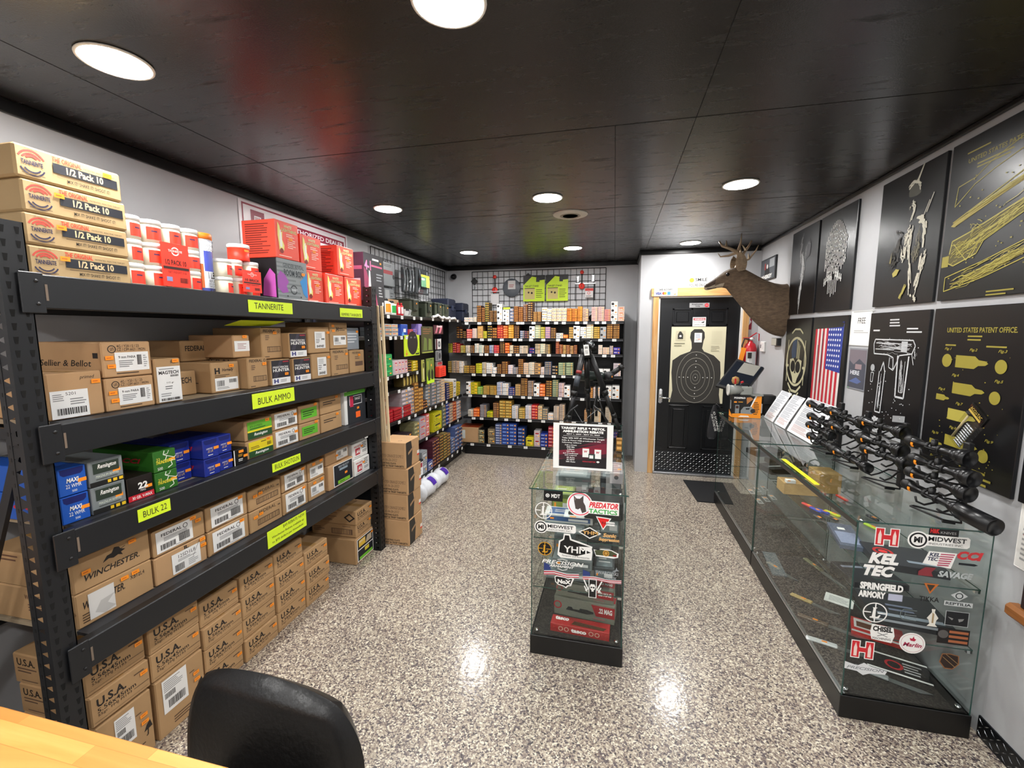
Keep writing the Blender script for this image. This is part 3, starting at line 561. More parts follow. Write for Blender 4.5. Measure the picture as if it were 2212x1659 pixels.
carton('rifle_ammunition_carton', 'brown carton with tall centred white label, lower of two', 'box', 2.197, 2.372, 1.323, 1.472, -1.70, .32, CARD, (), (), lab=[('shipping_label', 'x', .28, .12, .76, .85, LM, BR)], stk=[(.82, .78)])
carton('rifle_ammunition_carton', 'brown carton with tall centred white label, upper of two', 'box', 2.180, 2.372, 1.474, 1.628, -1.70, .32, CARD, (), (), lab=[('shipping_label', 'x', .28, .18, .78, .82, LM, BR)], stk=[(.86, .74)])
carton('ammunition_carton', 'brown carton with printed bar code panel, second from the far end, bulk ammo shelf', 'box', 2.379, 2.562, 1.323, 1.490, -1.70, .32, CARD, FB, (), stk=[(.80, .76)])
carton('ammunition_carton', 'brown carton with two orange stickers and white label, topmost at the shelf far end', 'box', 2.379, 2.562, 1.492, 1.658, -1.70, .32, CARD, [('t', 'H', .35, .66, .48, .82, INK, 0, .05), ('l', .5, .68, .85, .8, mat('4a3828'), 2)], (), lab=[('shipping_label', 'x', .16, .14, .88, .50, LM, WL)], stk=[(.08, .82), (.10, .64)])
carton('ammunition_carton', 'small plain brown carton at the far end of the bulk ammo shelf', 'box', 2.573, 2.748, 1.323, 1.476, -1.70, .30, CARD, [('t', 'FEDERAL', .18, .84, .76, .93, INK, 0, .01), ('r', .35, .3, .88, .5, mat('6a5140')), ('l', .35, .6, .7, .75, mat('6a5140'), 2)], (), stk=[(.55, .74)])
carton('ammunition_carton', 'small tan carton with white label standing in the second layer over the square carton', 'box', 1.718, 1.818, 1.476, 1.585, -1.75, .26, CARD2, (), (), lab=[('shipping_label', 'x', .06, .28, .96, .74, LM, [('l', .2, .2, .8, .8, mat('b08888'), 4)])], stk=[(.55, .86)])
carton('ammunition_carton', 'tall brown carton with bar code panel standing in the second layer', 'box', 1.880, 2.022, 1.459, 1.620, -1.74, .30, CARD, FB, (), stk=[(.55, .80)])
carton('cleaner_carton', 'grey shrink-wrapped carton at the far end above the small plain brown carton', 'box', 2.573, 2.725, 1.478, 1.625, -1.72, .28, mat('8d949c', .35), [('l', .1, .3, .9, .8, mat('d0d4d8'), 4)], (), stk=[(.75, .78)], tape=False)
for q, (a, b_, c, d, x) in enumerate(((1.42, 1.58, 1.323, 1.43, -1.92), (1.60, 1.75, 1.463, 1.56, -2.02), (1.30, 1.48, 1.44, 1.50, -2.0), (1.50, 1.68, 1.57, 1.66, -2.02), (1.72, 1.88, 1.588, 1.655, -2.02))):
    if q < 2: carton('ammunition_carton', ('low brown carton lying in the back row of the bulk ammo shelf', 'brown carton in the back row above the wide front carton')[q], 'box', a, b_, c, d, x+.1, .2, CARD, [('t', ('MAGTECH', 'FEDERAL')[q], .15, .5, .85, .75, INK, 0, .02)], ())

mb = MB(); T = Matrix.Rotation(-.25, 4, 'Y'); mb.box(-.05, .05, -.14, .14, 0, .0008, LIME, T=T); tag(mb.build('paper_note', None, (-1.745, 1.86, 1.640)), 'lime paper note lying on the upper cartons under the top beam', 'note')
# ---- top shelf
TB = lambda: [arc(.145, .50, .36, 25, 155, .32, .005, mat('c8483a')), arc(.145, .50, .27, 30, 150, .32, .005, mat('c8483a')), arc(.145, .52, .18, 40, 140, .32, .006, mat('c8483a')), arc(.145, .46, .34, 205, 335, .32, .004, mat('2a2848')), arc(.145, .46, .25, 215, 325, .32, .004, mat('2a2848')), ('t', 'TANNERITE', .055, .42, .235, .56, '2a2848', 0, .03),
     ('t', '30 YEARS OF', .09, .88, .20, .93, mat('7a6040')), ('t', 'THE ORIGINAL', .32, .74, .59, .90, 'd2402a', 0, .02), ('t', 'PATENTED, REACTIVE TARGET', .61, .75, .93, .81, INK),
     ('r', .32, .40, .95, .70, '1c1e26'), ('t', '1/2 Pack 10', .44, .44, .80, .67, mat('d9bd90'), 0, .03), ('t', 'MIX IT! SHAKE IT! SHOOT IT!', .44, .16, .86, .27, INK, 0, .01), ('l', .35, .31, .9, .36, mat('6a5238'), 1), ('l', .05, .12, .26, .17, mat('6a5238'), 1)]
tz = [1.765, 1.861, 1.955, 2.051, 2.147]
tp = ['bottom', 'second from bottom', 'third from bottom', 'top']
for k in range(4):
    dy = (0, .0, .004, -.004)[k]
    carton('target_carton', f'long tan 1/2 Pack 10 carton, {tp[k]} of the stack on the rack', 'box', .973+dy, 1.262+dy, tz[k], tz[k+1], -1.70, .40, CARDT, TB(), [('r', .30, .30, .42, .55, mat('5a4838')), ('d', .18, .7, .14, 'c8483a'), ('t', 'TANNERITE', .02, .6, .3, .8, INK)], stk=[((.27, .27, .27, .80)[k], (.60, .60, .62, .72)[k])], ch=.006)
JW_ = mat('f4f2ee', .4); JB = mat('e9e0c8', .35); JR = mat('ff3a22', .45)
jp = thing('target_jar', 'x', 'jar', (0, 0, 0))
MB().lathe([(.033, 0), (.037, .004), (.037, .062), (.034, .068)], JB, None, 22).build('body', jp)
MB().lathe([(.036, .066), (.038, .067), (.038, .080), (.036, .083), (0, .084)], JW_, None, 22).build('lid', jp)
mb = MB(); n = 10
P = [Vector((.0375*math.cos(a), .0375*math.sin(a), z)) for z in (.010, .056) for a in [math.radians(-38+i*84/n) for i in range(n+1)]]
mb.add(P, [(i, i+1, n+2+i, n+1+i) for i in range(n)], JR, True)
P = [Vector((.0378*math.cos(a), .0378*math.sin(a), z)) for z in (.038, .043) for a in [math.radians(-15+i*30/4) for i in range(5)]]
mb.add(P, [(i, i+1, 6+i, 5+i) for i in range(4)], mat('3a2850'), True); mb.build('label_band', jp)
JPOS = []
for q, y in enumerate((1.300, 1.378, 1.455, 1.532)):
    for k in range((3, 3, 2, 3)[q]): JPOS.append((-1.735-.0*q, y-.012, 1.765+.0845*k, q, k))
cn = ['first column beside the long tan cartons', 'second column beside the cartons', 'third column behind the red hanging card', 'column beside the tall tube']
first = True
for x, y, z, q, k in JPOS:
    t = jp if first else copy_tree(jp); first = False
    t.location = (x, y, z); t.rotation_euler.z = .25*math.sin(q*3+k)
    tag(t, f'white jar with red label, {ORD[k]} jar of the {cn[q]}', 'jar', 'white target jars stacked on the top shelf')
t = copy_tree(jp); t.location = (-1.735, 1.443, 1.765+.169); tag(t, 'white jar with red label, topmost above the red hanging card', 'jar', 'white target jars stacked on the top shelf')
for i, (y, k) in enumerate(((1.66, 0), (1.66, 1))):
    t = copy_tree(jp); t.scale = (1.15, 1.15, .93); t.location = (-1.735, y+.01, 1.765+.0785*k); t.rotation_euler.z = .5; tag(t, f'cream jar with white lid right of the tall tube, {("lower", "upper")[k]} one', 'jar', 'white target jars stacked on the top shelf')
for i, (y, k) in enumerate(((1.765, 0), (1.845, 0), (1.845, 1))):
    t = copy_tree(jp); t.location = (-1.745, y, 1.765+.0845*k); tag(t, ('cream jar behind the left half of the red brick card', 'cream jar right of the red brick card', 'cream jar right of the red card, upper one')[i], 'jar', 'white target jars stacked on the top shelf')
t = thing('target_jar', 'all-red jar with white lid standing above the jar cluster', 'jar', (-1.73, 1.815, 1.765+.169)); t.scale = (1.2, 1.2, .9)
t.location = (-1.76, 1.80, 1.934)
MB().lathe([(.037, 0), (.038, .004), (.038, .066)], JR, None, 22).build('body', t); MB().lathe([(.039, .064), (.040, .066), (.040, .080), (.037, .084), (0, .085)], JW_, None, 22).build('lid', t)
mb = MB(); mb.art(Frame((.0392, -.012, .045), (0, 1, 0), (0, 0, 1), .022, .011), [('r', 0, 0, 1, 1, ORA)]); mb.build('price_sticker', t)
tag(copy_tree(jp), 'cream jar set on the back jar beneath the all-red jar', 'jar', 'white target jars stacked on the top shelf').location = (-1.76, 1.765, 1.8495)
# red hanging cards in front of jars
def redcard(label, y0, y1, z0, z1, t1, t2, x=-1.685):
    w = y1-y0; h = z1-z0; mb = MB(); mb.box(0, .002, -w/2, w/2, 0, h, JR)
    mb.art(Frame((.002, -w/2, 0), (0, 1, 0), (0, 0, 1), w, h), [('o', .5, .82, .10, 'ffe8e0', .3), ('r', .3, .79, .7, .86, JR), ('t', 'TANNERITE', .25, .80, .75, .85, 'ffe8e0', 0, .02), ('t', t1, .12, .50, .88, .62, '3a1410', 0, .02), ('r', .04, .40, .96, .46, '3a1c18'), ('t', t2, .2, .31, .85, .36, '7a1a10'), ('r', .12, .12, .32, .22, '8890c0'), ('b', .6, .1, .9, .22, INK)])
    return tag(mb.build('target_pack_card', None, (x, (y0+y1)/2, z0)), label, 'card')
redcard('large red 1/2 PACK 10 card hanging on the white jars', 1.362, 1.474, 1.775, 1.94, '1/2 PACK 10', 'NET WEIGHT 5 LB')
redcard('smaller red 10 BRICK card on the short jar group', 1.735, 1.845, 1.785, 1.885, '10 BRICK', 'NET WEIGHT')
# gender reveal tube
t = thing('powder_tube', 'tall white and blue It\'s a boy tube with orange lid among the jars', 'tube', (-1.735, 1.578, 1.765))
mb = MB(); mb.lathe([(.038, 0), (.040, .003), (.040, .225)], mat('e8ebf2', .35), None, 26)
def curved(mb, r, a0, a1, z0, z1, m):
    n = 8; P = [Vector((r*math.cos(a), r*math.sin(a), z)) for z in (z0, z1) for a in [math.radians(a0+i*(a1-a0)/n) for i in range(n+1)]]
    mb.add(P, [(i, i+1, n+2+i, n+1+i) for i in range(n)], m, True)
curved(mb, .0403, -30, 50, .09, .175, mat('4a56b8', .35)); curved(mb, .0404, -50, 60, .0, .02, mat('3a4690', .4)); curved(mb, .0406, -60, -35, .02, .12, mat('c86a30', .4))
F = Frame((.0412, -.026, .0), (0, 1, 0), (0, 0, 1), .052, .23)
mb.art(F, [('t', "It's a boy", .05, .90, .95, .96, '23305a'), ('t', 'GENDER', .1, .83, .9, .88, INK), ('t', 'REVEAL', .1, .76, .9, .81, INK), ('t', '1 LB', .3, .26, .85, .38, INK, 0, .02), ('t', 'RIFLE', .35, .19, .85, .24, INK), ('t', 'EXPLODING', .3, .145, .9, .18, INK), ('t', 'TARGET', .3, .10, .85, .135, INK), ('t', '2 LB', .35, .03, .85, .085, INK, 0, .03)])
mb.build('body', t); MB().lathe([(.041, .224), (.043, .226), (.043, .245), (.040, .249), (0, .249)], mat('f07a1c', .4), None, 26).build('lid', t)
# wood block, boom box, white lightning boxes
mb = MB(); mb.box(-.09, .09, -.05, .05, 0, .075, woodmat('block_wood', '8a6c50', 'a98a6a', 1), .002); mb.box(-.02, .02, -.05, .05, -.06, 0, BLKM)
tag(mb.build('wood_block', None, (-2.02, 1.77, 1.935)), 'brown wood block on a dark crate behind the jars', 'wood block')
mb = MB(); mb.box(-.1, .1, -.11, .11, 0, .108, BLKM, .003); mb.art(fX(.2, .22, .108), [('r', .1, .2, .9, .8, '202024')])
tag(mb.build('dark_crate', None, (-2.02, 1.79, 1.765)), 'low dark crate at the back of the top shelf behind the jars', 'crate')
BB = [('r', 0, 0, 1, 1, '8d9294'), ('l', .0, .05, 1, .95, mat('767c7e'), 9), ('t', 'GENDER REVEAL', .2, .80, .90, .90, '3a4248', 0, .01), ('t', 'BOOM BOX', .22, .60, .86, .76, '3a4248', 0, .03), ('p', [(0, .55), (.1, .70), (.25, .62), (.36, .45), (.28, .34), (.34, .2), (.14, .16), (0, .3)], 'a050a8'), ('p', [(1, .75), (.86, .6), (.74, .50), (.80, .36), (.84, .2), (.95, .1), (1, .12)], '3a8fd0'), ('o', .52, .27, .12, '3c4044', .25), ('t', 'TANNERITE', .42, .24, .64, .30, 'd0d4d8', 0, .02), ('d', .3, .1, .02, INK), ('d', .75, .1, .02, INK)]
carton('reveal_box', 'grey GENDER REVEAL BOOM BOX with purple and blue bursts', 'box', 1.958, 2.186, 1.765, 1.978, -1.69, .20, mat('17151a', .45), BB, [('p', [(.55, .1), (.95, .05), (.95, .6), (.8, .75), (.6, .5)], 'c85ab8')], tape=False, stk=[(.80, .66)])
WLT = mat('f4513a', .5)
WO = [('t', 'WHITE', .38, .84, .72, .92, 'd8dca0', .2, .03), ('t', 'LIGHTNING', .26, .73, .92, .82, 'c8cc88', .2, .03), ('p', [(.15, .22), (.13, .42), (.10, .60), (.12, .95), (.20, .85), (.24, .68), (.30, .72), (.28, .5), (.36, .36), (.34, .22), (.25, .14)], 'f4e888'), ('p', [(.19, .3), (.17, .55), (.20, .74), (.24, .76), (.27, .55), (.28, .3)], 'f8f6e8'), ('d', .24, .2, .07, '8a2018'), ('l', .46, .60, .88, .70, mat('ffd8c8'), 2), ('l', .50, .30, .86, .56, mat('ffd0c0'), 5), ('l', .12, .05, .88, .10, mat('ffd0c0'), 1)]
WS = [('l', .1, .1, .85, .92, mat('8a2a20'), 14)]
for lbl, a, b_, c, d, xf, dp in (('large one standing on the boom box', 1.973, 2.147, 1.980, 2.172, -1.70, .20), ('upper one left of the reddest box', 2.170, 2.350, 1.953, 2.140, -1.71, .18), ('lower one half behind the boom box', 2.20, 2.352, 1.765, 1.951, -1.71, .18),
                     ('lower middle one', 2.361, 2.545, 1.765, 1.950, -1.70, .18), ('lower one at the far rack post', 2.555, 2.745, 1.765, 1.951, -1.70, .18), ('upper one at the far end', 2.488, 2.668, 1.953, 2.138, -1.70, .20)):
    carton('target_carton', f'orange-red carton with a lightning-rocket picture, {lbl}', 'box', a, b_, c, d, xf, dp, WLT, WO, WS, tape=False, ch=.002, stk=[(.55, .52)])

# ================================================================ DEALER SIGN, WALL GRIDS
CR = mat('8f1036', .45)
mb = MB(); mb.box(0, .004, -.557, .557, 0, .275, mat('e9e6ea', .4))
mb.art(Frame((.004, -.557, 0), (0, 1, 0), (0, 0, 1), 1.114, .275), [('r', .02, .05, .98, .95, CR), ('r', .030, .09, .970, .91, mat('e9e6ea', .4)), ('r', .08, .22, .18, .84, CR), ('r', .105, .50, .155, .72, mat('e9e6ea', .4)), ('b', .11, .52, .15, .70, CR),
    ('r', .235, .45, .325, .78, CR), ('r', .345, .56, .955, .78, CR), ('t', 'AUTHORIZED DEALER', .36, .61, .94, .73, mat('f4f0f2', .4), 0, .02), ('t', 'Knight', .60, .14, .90, .48, CR, 0, .03), ('t', 'USA', .40, .14, .56, .42, CR, 0, .03)])
tag(mb.build('dealer_sign', None, (XL, 2.868, 2.128)), 'long white and crimson AUTHORIZED DEALER sign on the left wall below the ceiling', 'sign')
WIRE = mat('101012', .4)
def grid(label, F_o, ux, L_, H, n, m, loc, nrm):
    mb = MB(); ux = Vector(ux); z = Vector((0, 0, 1)); nn = Vector(nrm)
    for i in range(n+1):
        p = ux*(L_*i/n); mb.tube([p, p+z*H], .0030 if i not in (0, n) else .0042, WIRE, 5)
    for j in range(m+1):
        p = z*(H*j/m)+nn*.004; mb.tube([p, p+ux*L_], .0030 if j not in (0, m) else .0042, WIRE, 5)
    return tag(mb.build('wall_grid', None, loc), label, 'wire grid')
grid('black wire grid panel on the left wall above the corner shelving', 0, (0, 1, 0), 1.83, .62, 24, 8, (XL+.012, 3.78, 1.765), (1, 0, 0))
grid('black wire grid panel on the back wall above the ammunition shelves', 0, (1, 0, 0), 1.75, .62, 24, 8, (-1.875, YB-.012, 1.765), (0, -1, 0))
# things hanging on the grids
def hangpack(name, label, cat, x, y, z0, w, h, face, body, ops, hook=True, dep=.012, grp=None, clear=False):
    mb = MB(); 
    if face == 'x': mb.box(0, dep, -w/2, w/2, 0, h, body, .002); F = Frame((dep, -w/2, 0), (0, 1, 0), (0, 0, 1), w, h)
    else: mb.box(-w/2, w/2, -dep, 0, 0, h, body, .002); F = Frame((-w/2, -dep, 0), (1, 0, 0), (0, 0, 1), w, h)
    mb.art(F, ops); o = mb.build(name, None, (x, y, z0)); tag(o, label, cat, grp)
    if hook:
        hk = MB(); d = (dep+.02, 0, 0) if face == 'x' else (0, -dep-.02, 0); b0 = (-.03, 0, h*.93) if face == 'x' else (0, .03, h*.93)
        hk.cyl(b0, (d[0], d[1], h*.95), .003, WIRE, n=6); hk.build('hook', o)
    return o
LG = mat('b8d41e', .5)
TS = [('p', [(0, 0), (1, 0), (1, .82), (.75, .80), (.60, .92), (.40, .95), (0, .62)], LG), ('r', .60, .74, .76, .90, '2a2c2e'), ('t', 'TARGET STAND', .06, .55, .72, .62, '1a1d10', 0, .02), ('r', .06, .08, .54, .50, 'b8a868'), ('d', .25, .34, .035, INK), ('d', .40, .32, .04, INK), ('s', [(.06, .5), (.54, .5)], INK, .008), ('l', .60, .12, .95, .48, mat('6a7a18'), 5)]
hangpack('target_stand_pack', 'lime and black TARGET STAND pack on the back wall grid, left one', 'package', -1.03, YB-.03, 1.985, .28, .33, 'y', BLKM, TS, grp='target stand packs')
hangpack('target_stand_pack', 'lime and black TARGET STAND pack on the back wall grid, right one', 'package', -.73, YB-.03, 1.985, .28, .33, 'y', BLKM, TS, grp='target stand packs')
mb = MB(); T = Matrix.Rotation(math.pi/2, 4, 'X'); mb.lathe([(0, 0), (.115, 0), (.118, .004), (.115, .012), (0, .012)], mat('5c6066', .4), T, 32)
mb.art(Frame((-.045, -.013, -.02), (1, 0, 0), (0, 0, 1), .10, .11), [('r', 0, 0, 1, 1, 'b9b6b4'), ('l', .15, .2, .85, .6, mat('9a5050'), 2)])
tag(mb.build('steel_gong', None, (-1.33, YB-.03, 2.165)), 'round grey steel gong target hanging on the back grid', 'gong')
for nm, x, z, lb in (('left', -1.555, 2.14, 'red round spinner target over a white card, left side of the back grid'), ('r', -.42, 2.165, 'red round spinner target on a black frame, right side of the back grid')):
    t = thing('spinner_target', lb, 'target', (x, YB-.035, z))
    mb = MB(); T = Matrix.Rotation(math.pi/2, 4, 'X'); mb.lathe([(0, 0), (.038, 0), (.038, .006), (0, .006)], mat('e23a30', .5), T, 20); mb.lathe([(0, .006), (.007, .006), (.007, .008), (0, .008)], BLKM, T, 8); mb.build('disc', t)
    T = Matrix.Translation((0, 0, .17)) @ Matrix.Rotation(math.pi/2, 4, 'X'); mb = MB(); mb.lathe([(0, 0), (.024, 0), (.024, .006), (0, .006)], mat('e23a30', .5), T, 18); mb.build('disc', t)
    mb = MB(); mb.cyl((0, -.002, .02), (0, -.002, .15), .006, BLKM)
    if nm == 'left': mb.box(-.055, .055, -.003, 0, -.19, -.05, mat('c9c6c6', .5)); mb.box(-.06, .06, -.008, .0, -.02, -.012, SILV)
    else: mb.box(-.08, .17, -.004, 0, .026, .034, SILV); mb.tube([(-.08, 0, .03), (-.08, 0, -.18)], .004, WIRE); mb.tube([(.16, 0, .03), (.16, 0, -.18)], .004, WIRE)
    mb.build('frame', t)
hangpack('spinner_pack', 'small red and white carded target hanging at the right of the back grid', 'package', -.325, YB-.03, 2.02, .10, .115, 'y', mat('d8d4d4', .5), [('r', 0, .72, 1, 1, 'c83a34'), ('o', .45, .5, .16, 'c83a34', .3), ('l', .1, .08, .9, .24, INK, 2)])
for q, (x, z) in enumerate(((-1.83, 2.15), (-1.72, 2.15))):
    hangpack('chrome_clip', f'small chrome clip on the back grid, {("left", "right")[q]} one of the left pair', 'clip', x, YB-.02, z, .022, .05, 'y', CHR, [], False)
for q, (x, z) in enumerate(((-.47, 2.21), (-.28, 2.22))):
    hangpack('chrome_clip', f'bright chrome clip on the back grid, {("left", "right")[q]} one of the right pair', 'clip', x, YB-.02, z, .030, .08, 'y', CHR, [], False)
for q, (x, y, f) in enumerate(((-1.84, YB-.02, 'y'), (-1.11, YB-.02, 'y'), (XL+.02, 4.02, 'x'))):
    mb = MB(); T = Matrix.Rotation(math.pi/4, 4, 'Y' if f == 'y' else 'X'); mb.box(-.035, .035, -.012, 0, -.035, .035, BLKM, .002, T=T) if f == 'y' else mb.box(0, .012, -.035, .035, -.035, .035, BLKM, .002, T=T)
    tag(mb.build('grid_bracket', None, (x, y, (2.26, 2.30, 2.24)[q])), ('black diamond grid bracket at the left end of the back grid', 'black diamond grid bracket between gong and lime packs', 'black diamond grid bracket on the left wall grid')[q], 'bracket')
t = thing('security_camera', 'small black camera in the back left corner under the ceiling', 'camera', (-2.12, 5.70, 2.33))
MB().cyl((0, .02, 0), (0, -.03, 0), .012, BLKM).build('mount', t); MB().cyl((0, -.02, 0), (.01, -.075, -.01), .036, BLKM).build('housing', t); mb = MB(); mb.cyl((.01, -.074, -.01), (.011, -.079, -.011), .022, BLKG); mb.build('lens', t)
# 4-in-1 wand box, blister packs on the left grid
F4 = [('r', 0, 0, 1, 1, '2c2a2e'), ('p', [(0, 0), (.55, 0), (.40, .35), (.12, .70), (0, .75)], '7a2a48'), ('p', [(.2, .42), (.32, .40), (.30, .70), (.24, .72)], 'e0dcd8'), ('t', '4-1', .04, .72, .34, .88, 'd87098', 0, .03), ('r', .42, .90, .74, .93, WHT), ('r', .36, .79, .92, .82, 'c05a80'), ('l', .6, .55, .95, .70, mat('8a8e92'), 3), ('l', .70, .28, .92, .48, mat('a8aaac'), 4), ('r', .86, .14, .94, .20, WHT), ('r', .80, .86, .88, .89, ORA), ('p', [(.55, .1), (.66, .1), (.50, .45), (.44, .45)], 'a84868')]
carton('bore_light_box', 'tall dark maroon 4-1 retail box with pink lettering beyond the rack end', 'box', 3.147, 3.452, 1.748, 2.218, -1.92, .16, mat('4a2034', .4), F4, [('l', .1, .1, .9, .6, mat('c8a8b4'), 6), ('r', .1, .72, .9, .78, 'a84868')], tape=False, ch=.002)
for q, (y0, y1, z0, z1, lb) in enumerate(((4.16, 4.28, 1.97, 2.29, 'clear plastic blister pack on the left grid, nearest one'), (4.29, 4.42, 1.97, 2.30, 'clear plastic blister pack on the left grid, middle one'), (4.46, 4.83, 1.98, 2.33, 'clear plastic blister pack with green and yellow card'))):
    t = thing('blister_pack', lb, 'package', (-2.14, (y0+y1)/2, z0), 'blister packs on the left grid'); w = y1-y0; h = z1-z0
    mb = MB(); mb.box(0, .06, -w/2, w/2, 0, h, CLEAR, .012); mb.build('shell', t)
    mb = MB(); mb.box(.005, .03, -w/2+.02, w/2-.02, .03, h-.04, mat('3a3d40', .4), .006); mb.tube([(.035, -w*.3, .05), (.045, -w*.2, h*.5), (.035, -w*.25, h-.06)], .008, mat('9aa0a4', .2)); mb.tube([(.035, w*.3, .05), (.045, w*.25, h*.5), (.035, w*.3, h-.06)], .008, mat('9aa0a4', .2)); mb.build('contents', t)
    if q == 2:
        mb = MB(); mb.art(Frame((.062, -.10, .11), (0, 1, 0), (0, 0, 1), .22, .13), [('r', 0, 0, 1, 1, '5c8a6a'), ('r', 0, .82, 1, 1, 'd8c83a'), ('r', .6, 0, 1, .8, 'c8c050'), ('r', .05, .55, .4, .7, WHT)]); mb.build('card', t)
carton('grey_package', 'grey retail package with a red band hanging behind the maroon box', 'package', 3.88, 4.13, 2.04, 2.27, -2.17, .04, mat('8d9194', .4), [('r', .0, .50, .8, .66, 'b03038'), ('d', .86, .42, .10, '3a3a3c'), ('l', .1, .8, .8, .92, mat('5a5c60'), 2)], (), tape=False)
carton('grey_package', 'plain grey retail package below the red-banded one', 'package', 3.90, 4.10, 1.87, 2.02, -2.17, .04, mat('7d8184', .4), [('r', .1, .1, .5, .9, 'a8aaac'), ('l', .6, .2, .9, .8, mat('5a5c60'), 3)], (), tape=False)

# ================================================================ BLACK DISPLAY SHELVING
SB_ = mat('09090b', .38); TAGW = mat('efefec', .5)
bs = thing('display_shelving', 'black gondola shelving full of ammunition across the back wall', 'shelving', (-.9, 5.5, 0))
BO = Vector((-.9, 5.5, 0)); BZ = (.148, .497, .792, 1.065, 1.325, 1.512, 1.717); FY = 5.34
def LB_(mb, O): mb.v = [tuple(Vector(v)-O) for v in mb.v]; return mb
mb = MB(); mb.box(-1.905, .114, 5.695, 5.715, 0, 1.735, SB_); LB_(mb, BO).build('back_panel', bs)
mb = MB(); mb.box(-1.88, .114, FY+.004, 5.69, 0, .112, SB_); LB_(mb, BO).build('base', bs)
mb = MB(); mb.box(.100, .114, FY+.02, 5.715, 0, 1.735, SB_, .002); LB_(mb, BO).build('side_panel', bs)
for z in BZ:
    mb = MB(); mb.box(-1.90, .10, FY, 5.695, z-.030, z, SB_, .003); mb.box(-1.90, .10, FY-.004, FY+.002, z-.030, z-.020, mat('55565a', .3, .6)); LB_(mb, BO).build('shelf', bs)
R = random.Random(4); tagm = None
for z, n in zip(BZ, (8, 12, 12, 13, 15, 14, 16)):
    for i in range(n):
        x = -1.86+(1.93/n)*(i+R.uniform(.2, .8))
        if tagm is None:
            mb = MB(); mb.box(-.024, .024, -.0015, 0, -.0145, .0145, TAGW); mb.art(Frame((-.024, -.0015, -.0145), (1, 0, 0), (0, 0, 1), .048, .029), [('l', .15, .25, .85, .8, mat('b8b8b6'), 2)]); tagm = mb.build('price_tag', bs); o = tagm
        else: o = tagm.copy(); COL.objects.link(o); o.parent = bs
        o.location = Vector((x, FY-.005, z-.019))-BO
ls = thing('display_shelving', 'black shelving of ammunition and accessories running along the left wall', 'shelving', (-2.05, 4.3, 0)); LO = Vector((-2.05, 4.3, 0))
mb = MB(); mb.box(-2.236, -2.215, 2.87, 5.69, 0, 1.735, SB_); LB_(mb, LO).build('back_panel', ls)
mb = MB(); mb.box(-2.215, -1.93, 2.87, 5.33, 0, .112, SB_); LB_(mb, LO).build('base', ls)
for y in (2.87, 4.085, 5.31):
    mb = MB(); mb.box(-2.215, -2.185, y, y+.025, 0, 1.735, mat('1a1e30', .4)); LB_(mb, LO).build('upright', ls)
LSH = ((.145, -1.850, 2.90, 5.33, 12), (.492, -1.908, 2.90, 5.33, 10), (.790, -1.908, 2.90, 5.33, 13), (1.068, -1.93, 2.90, 4.40, 5), (1.212, -1.90, 3.0, 4.09, 7), (1.560, -1.90, 3.0, 4.10, 9), (1.745, -1.905, 2.95, 5.33, 9))
tagx = None
for z, x, a, b_, n in LSH:
    mb = MB(); mb.box(-2.215, x, a, b_, z-.030, z, SB_, .003); LB_(mb, LO).build('shelf', ls)
    for i in range(n):
        y = a+.1+(b_-a-.15)/n*(i+R.uniform(.2, .8))
        if tagx is None:
            mb = MB(); mb.box(0, .0015, -.022, .022, -.0145, .0145, TAGW); mb.art(Frame((.0015, -.022, -.0145), (0, 1, 0), (0, 0, 1), .044, .029), [('l', .15, .25, .85, .8, mat('b8b8b6'), 2)]); o = tagx = mb.build('price_tag', ls)
        else: o = tagx.copy(); COL.objects.link(o); o.parent = ls
        o.location = Vector((x+.001, y, z-.019))-LO

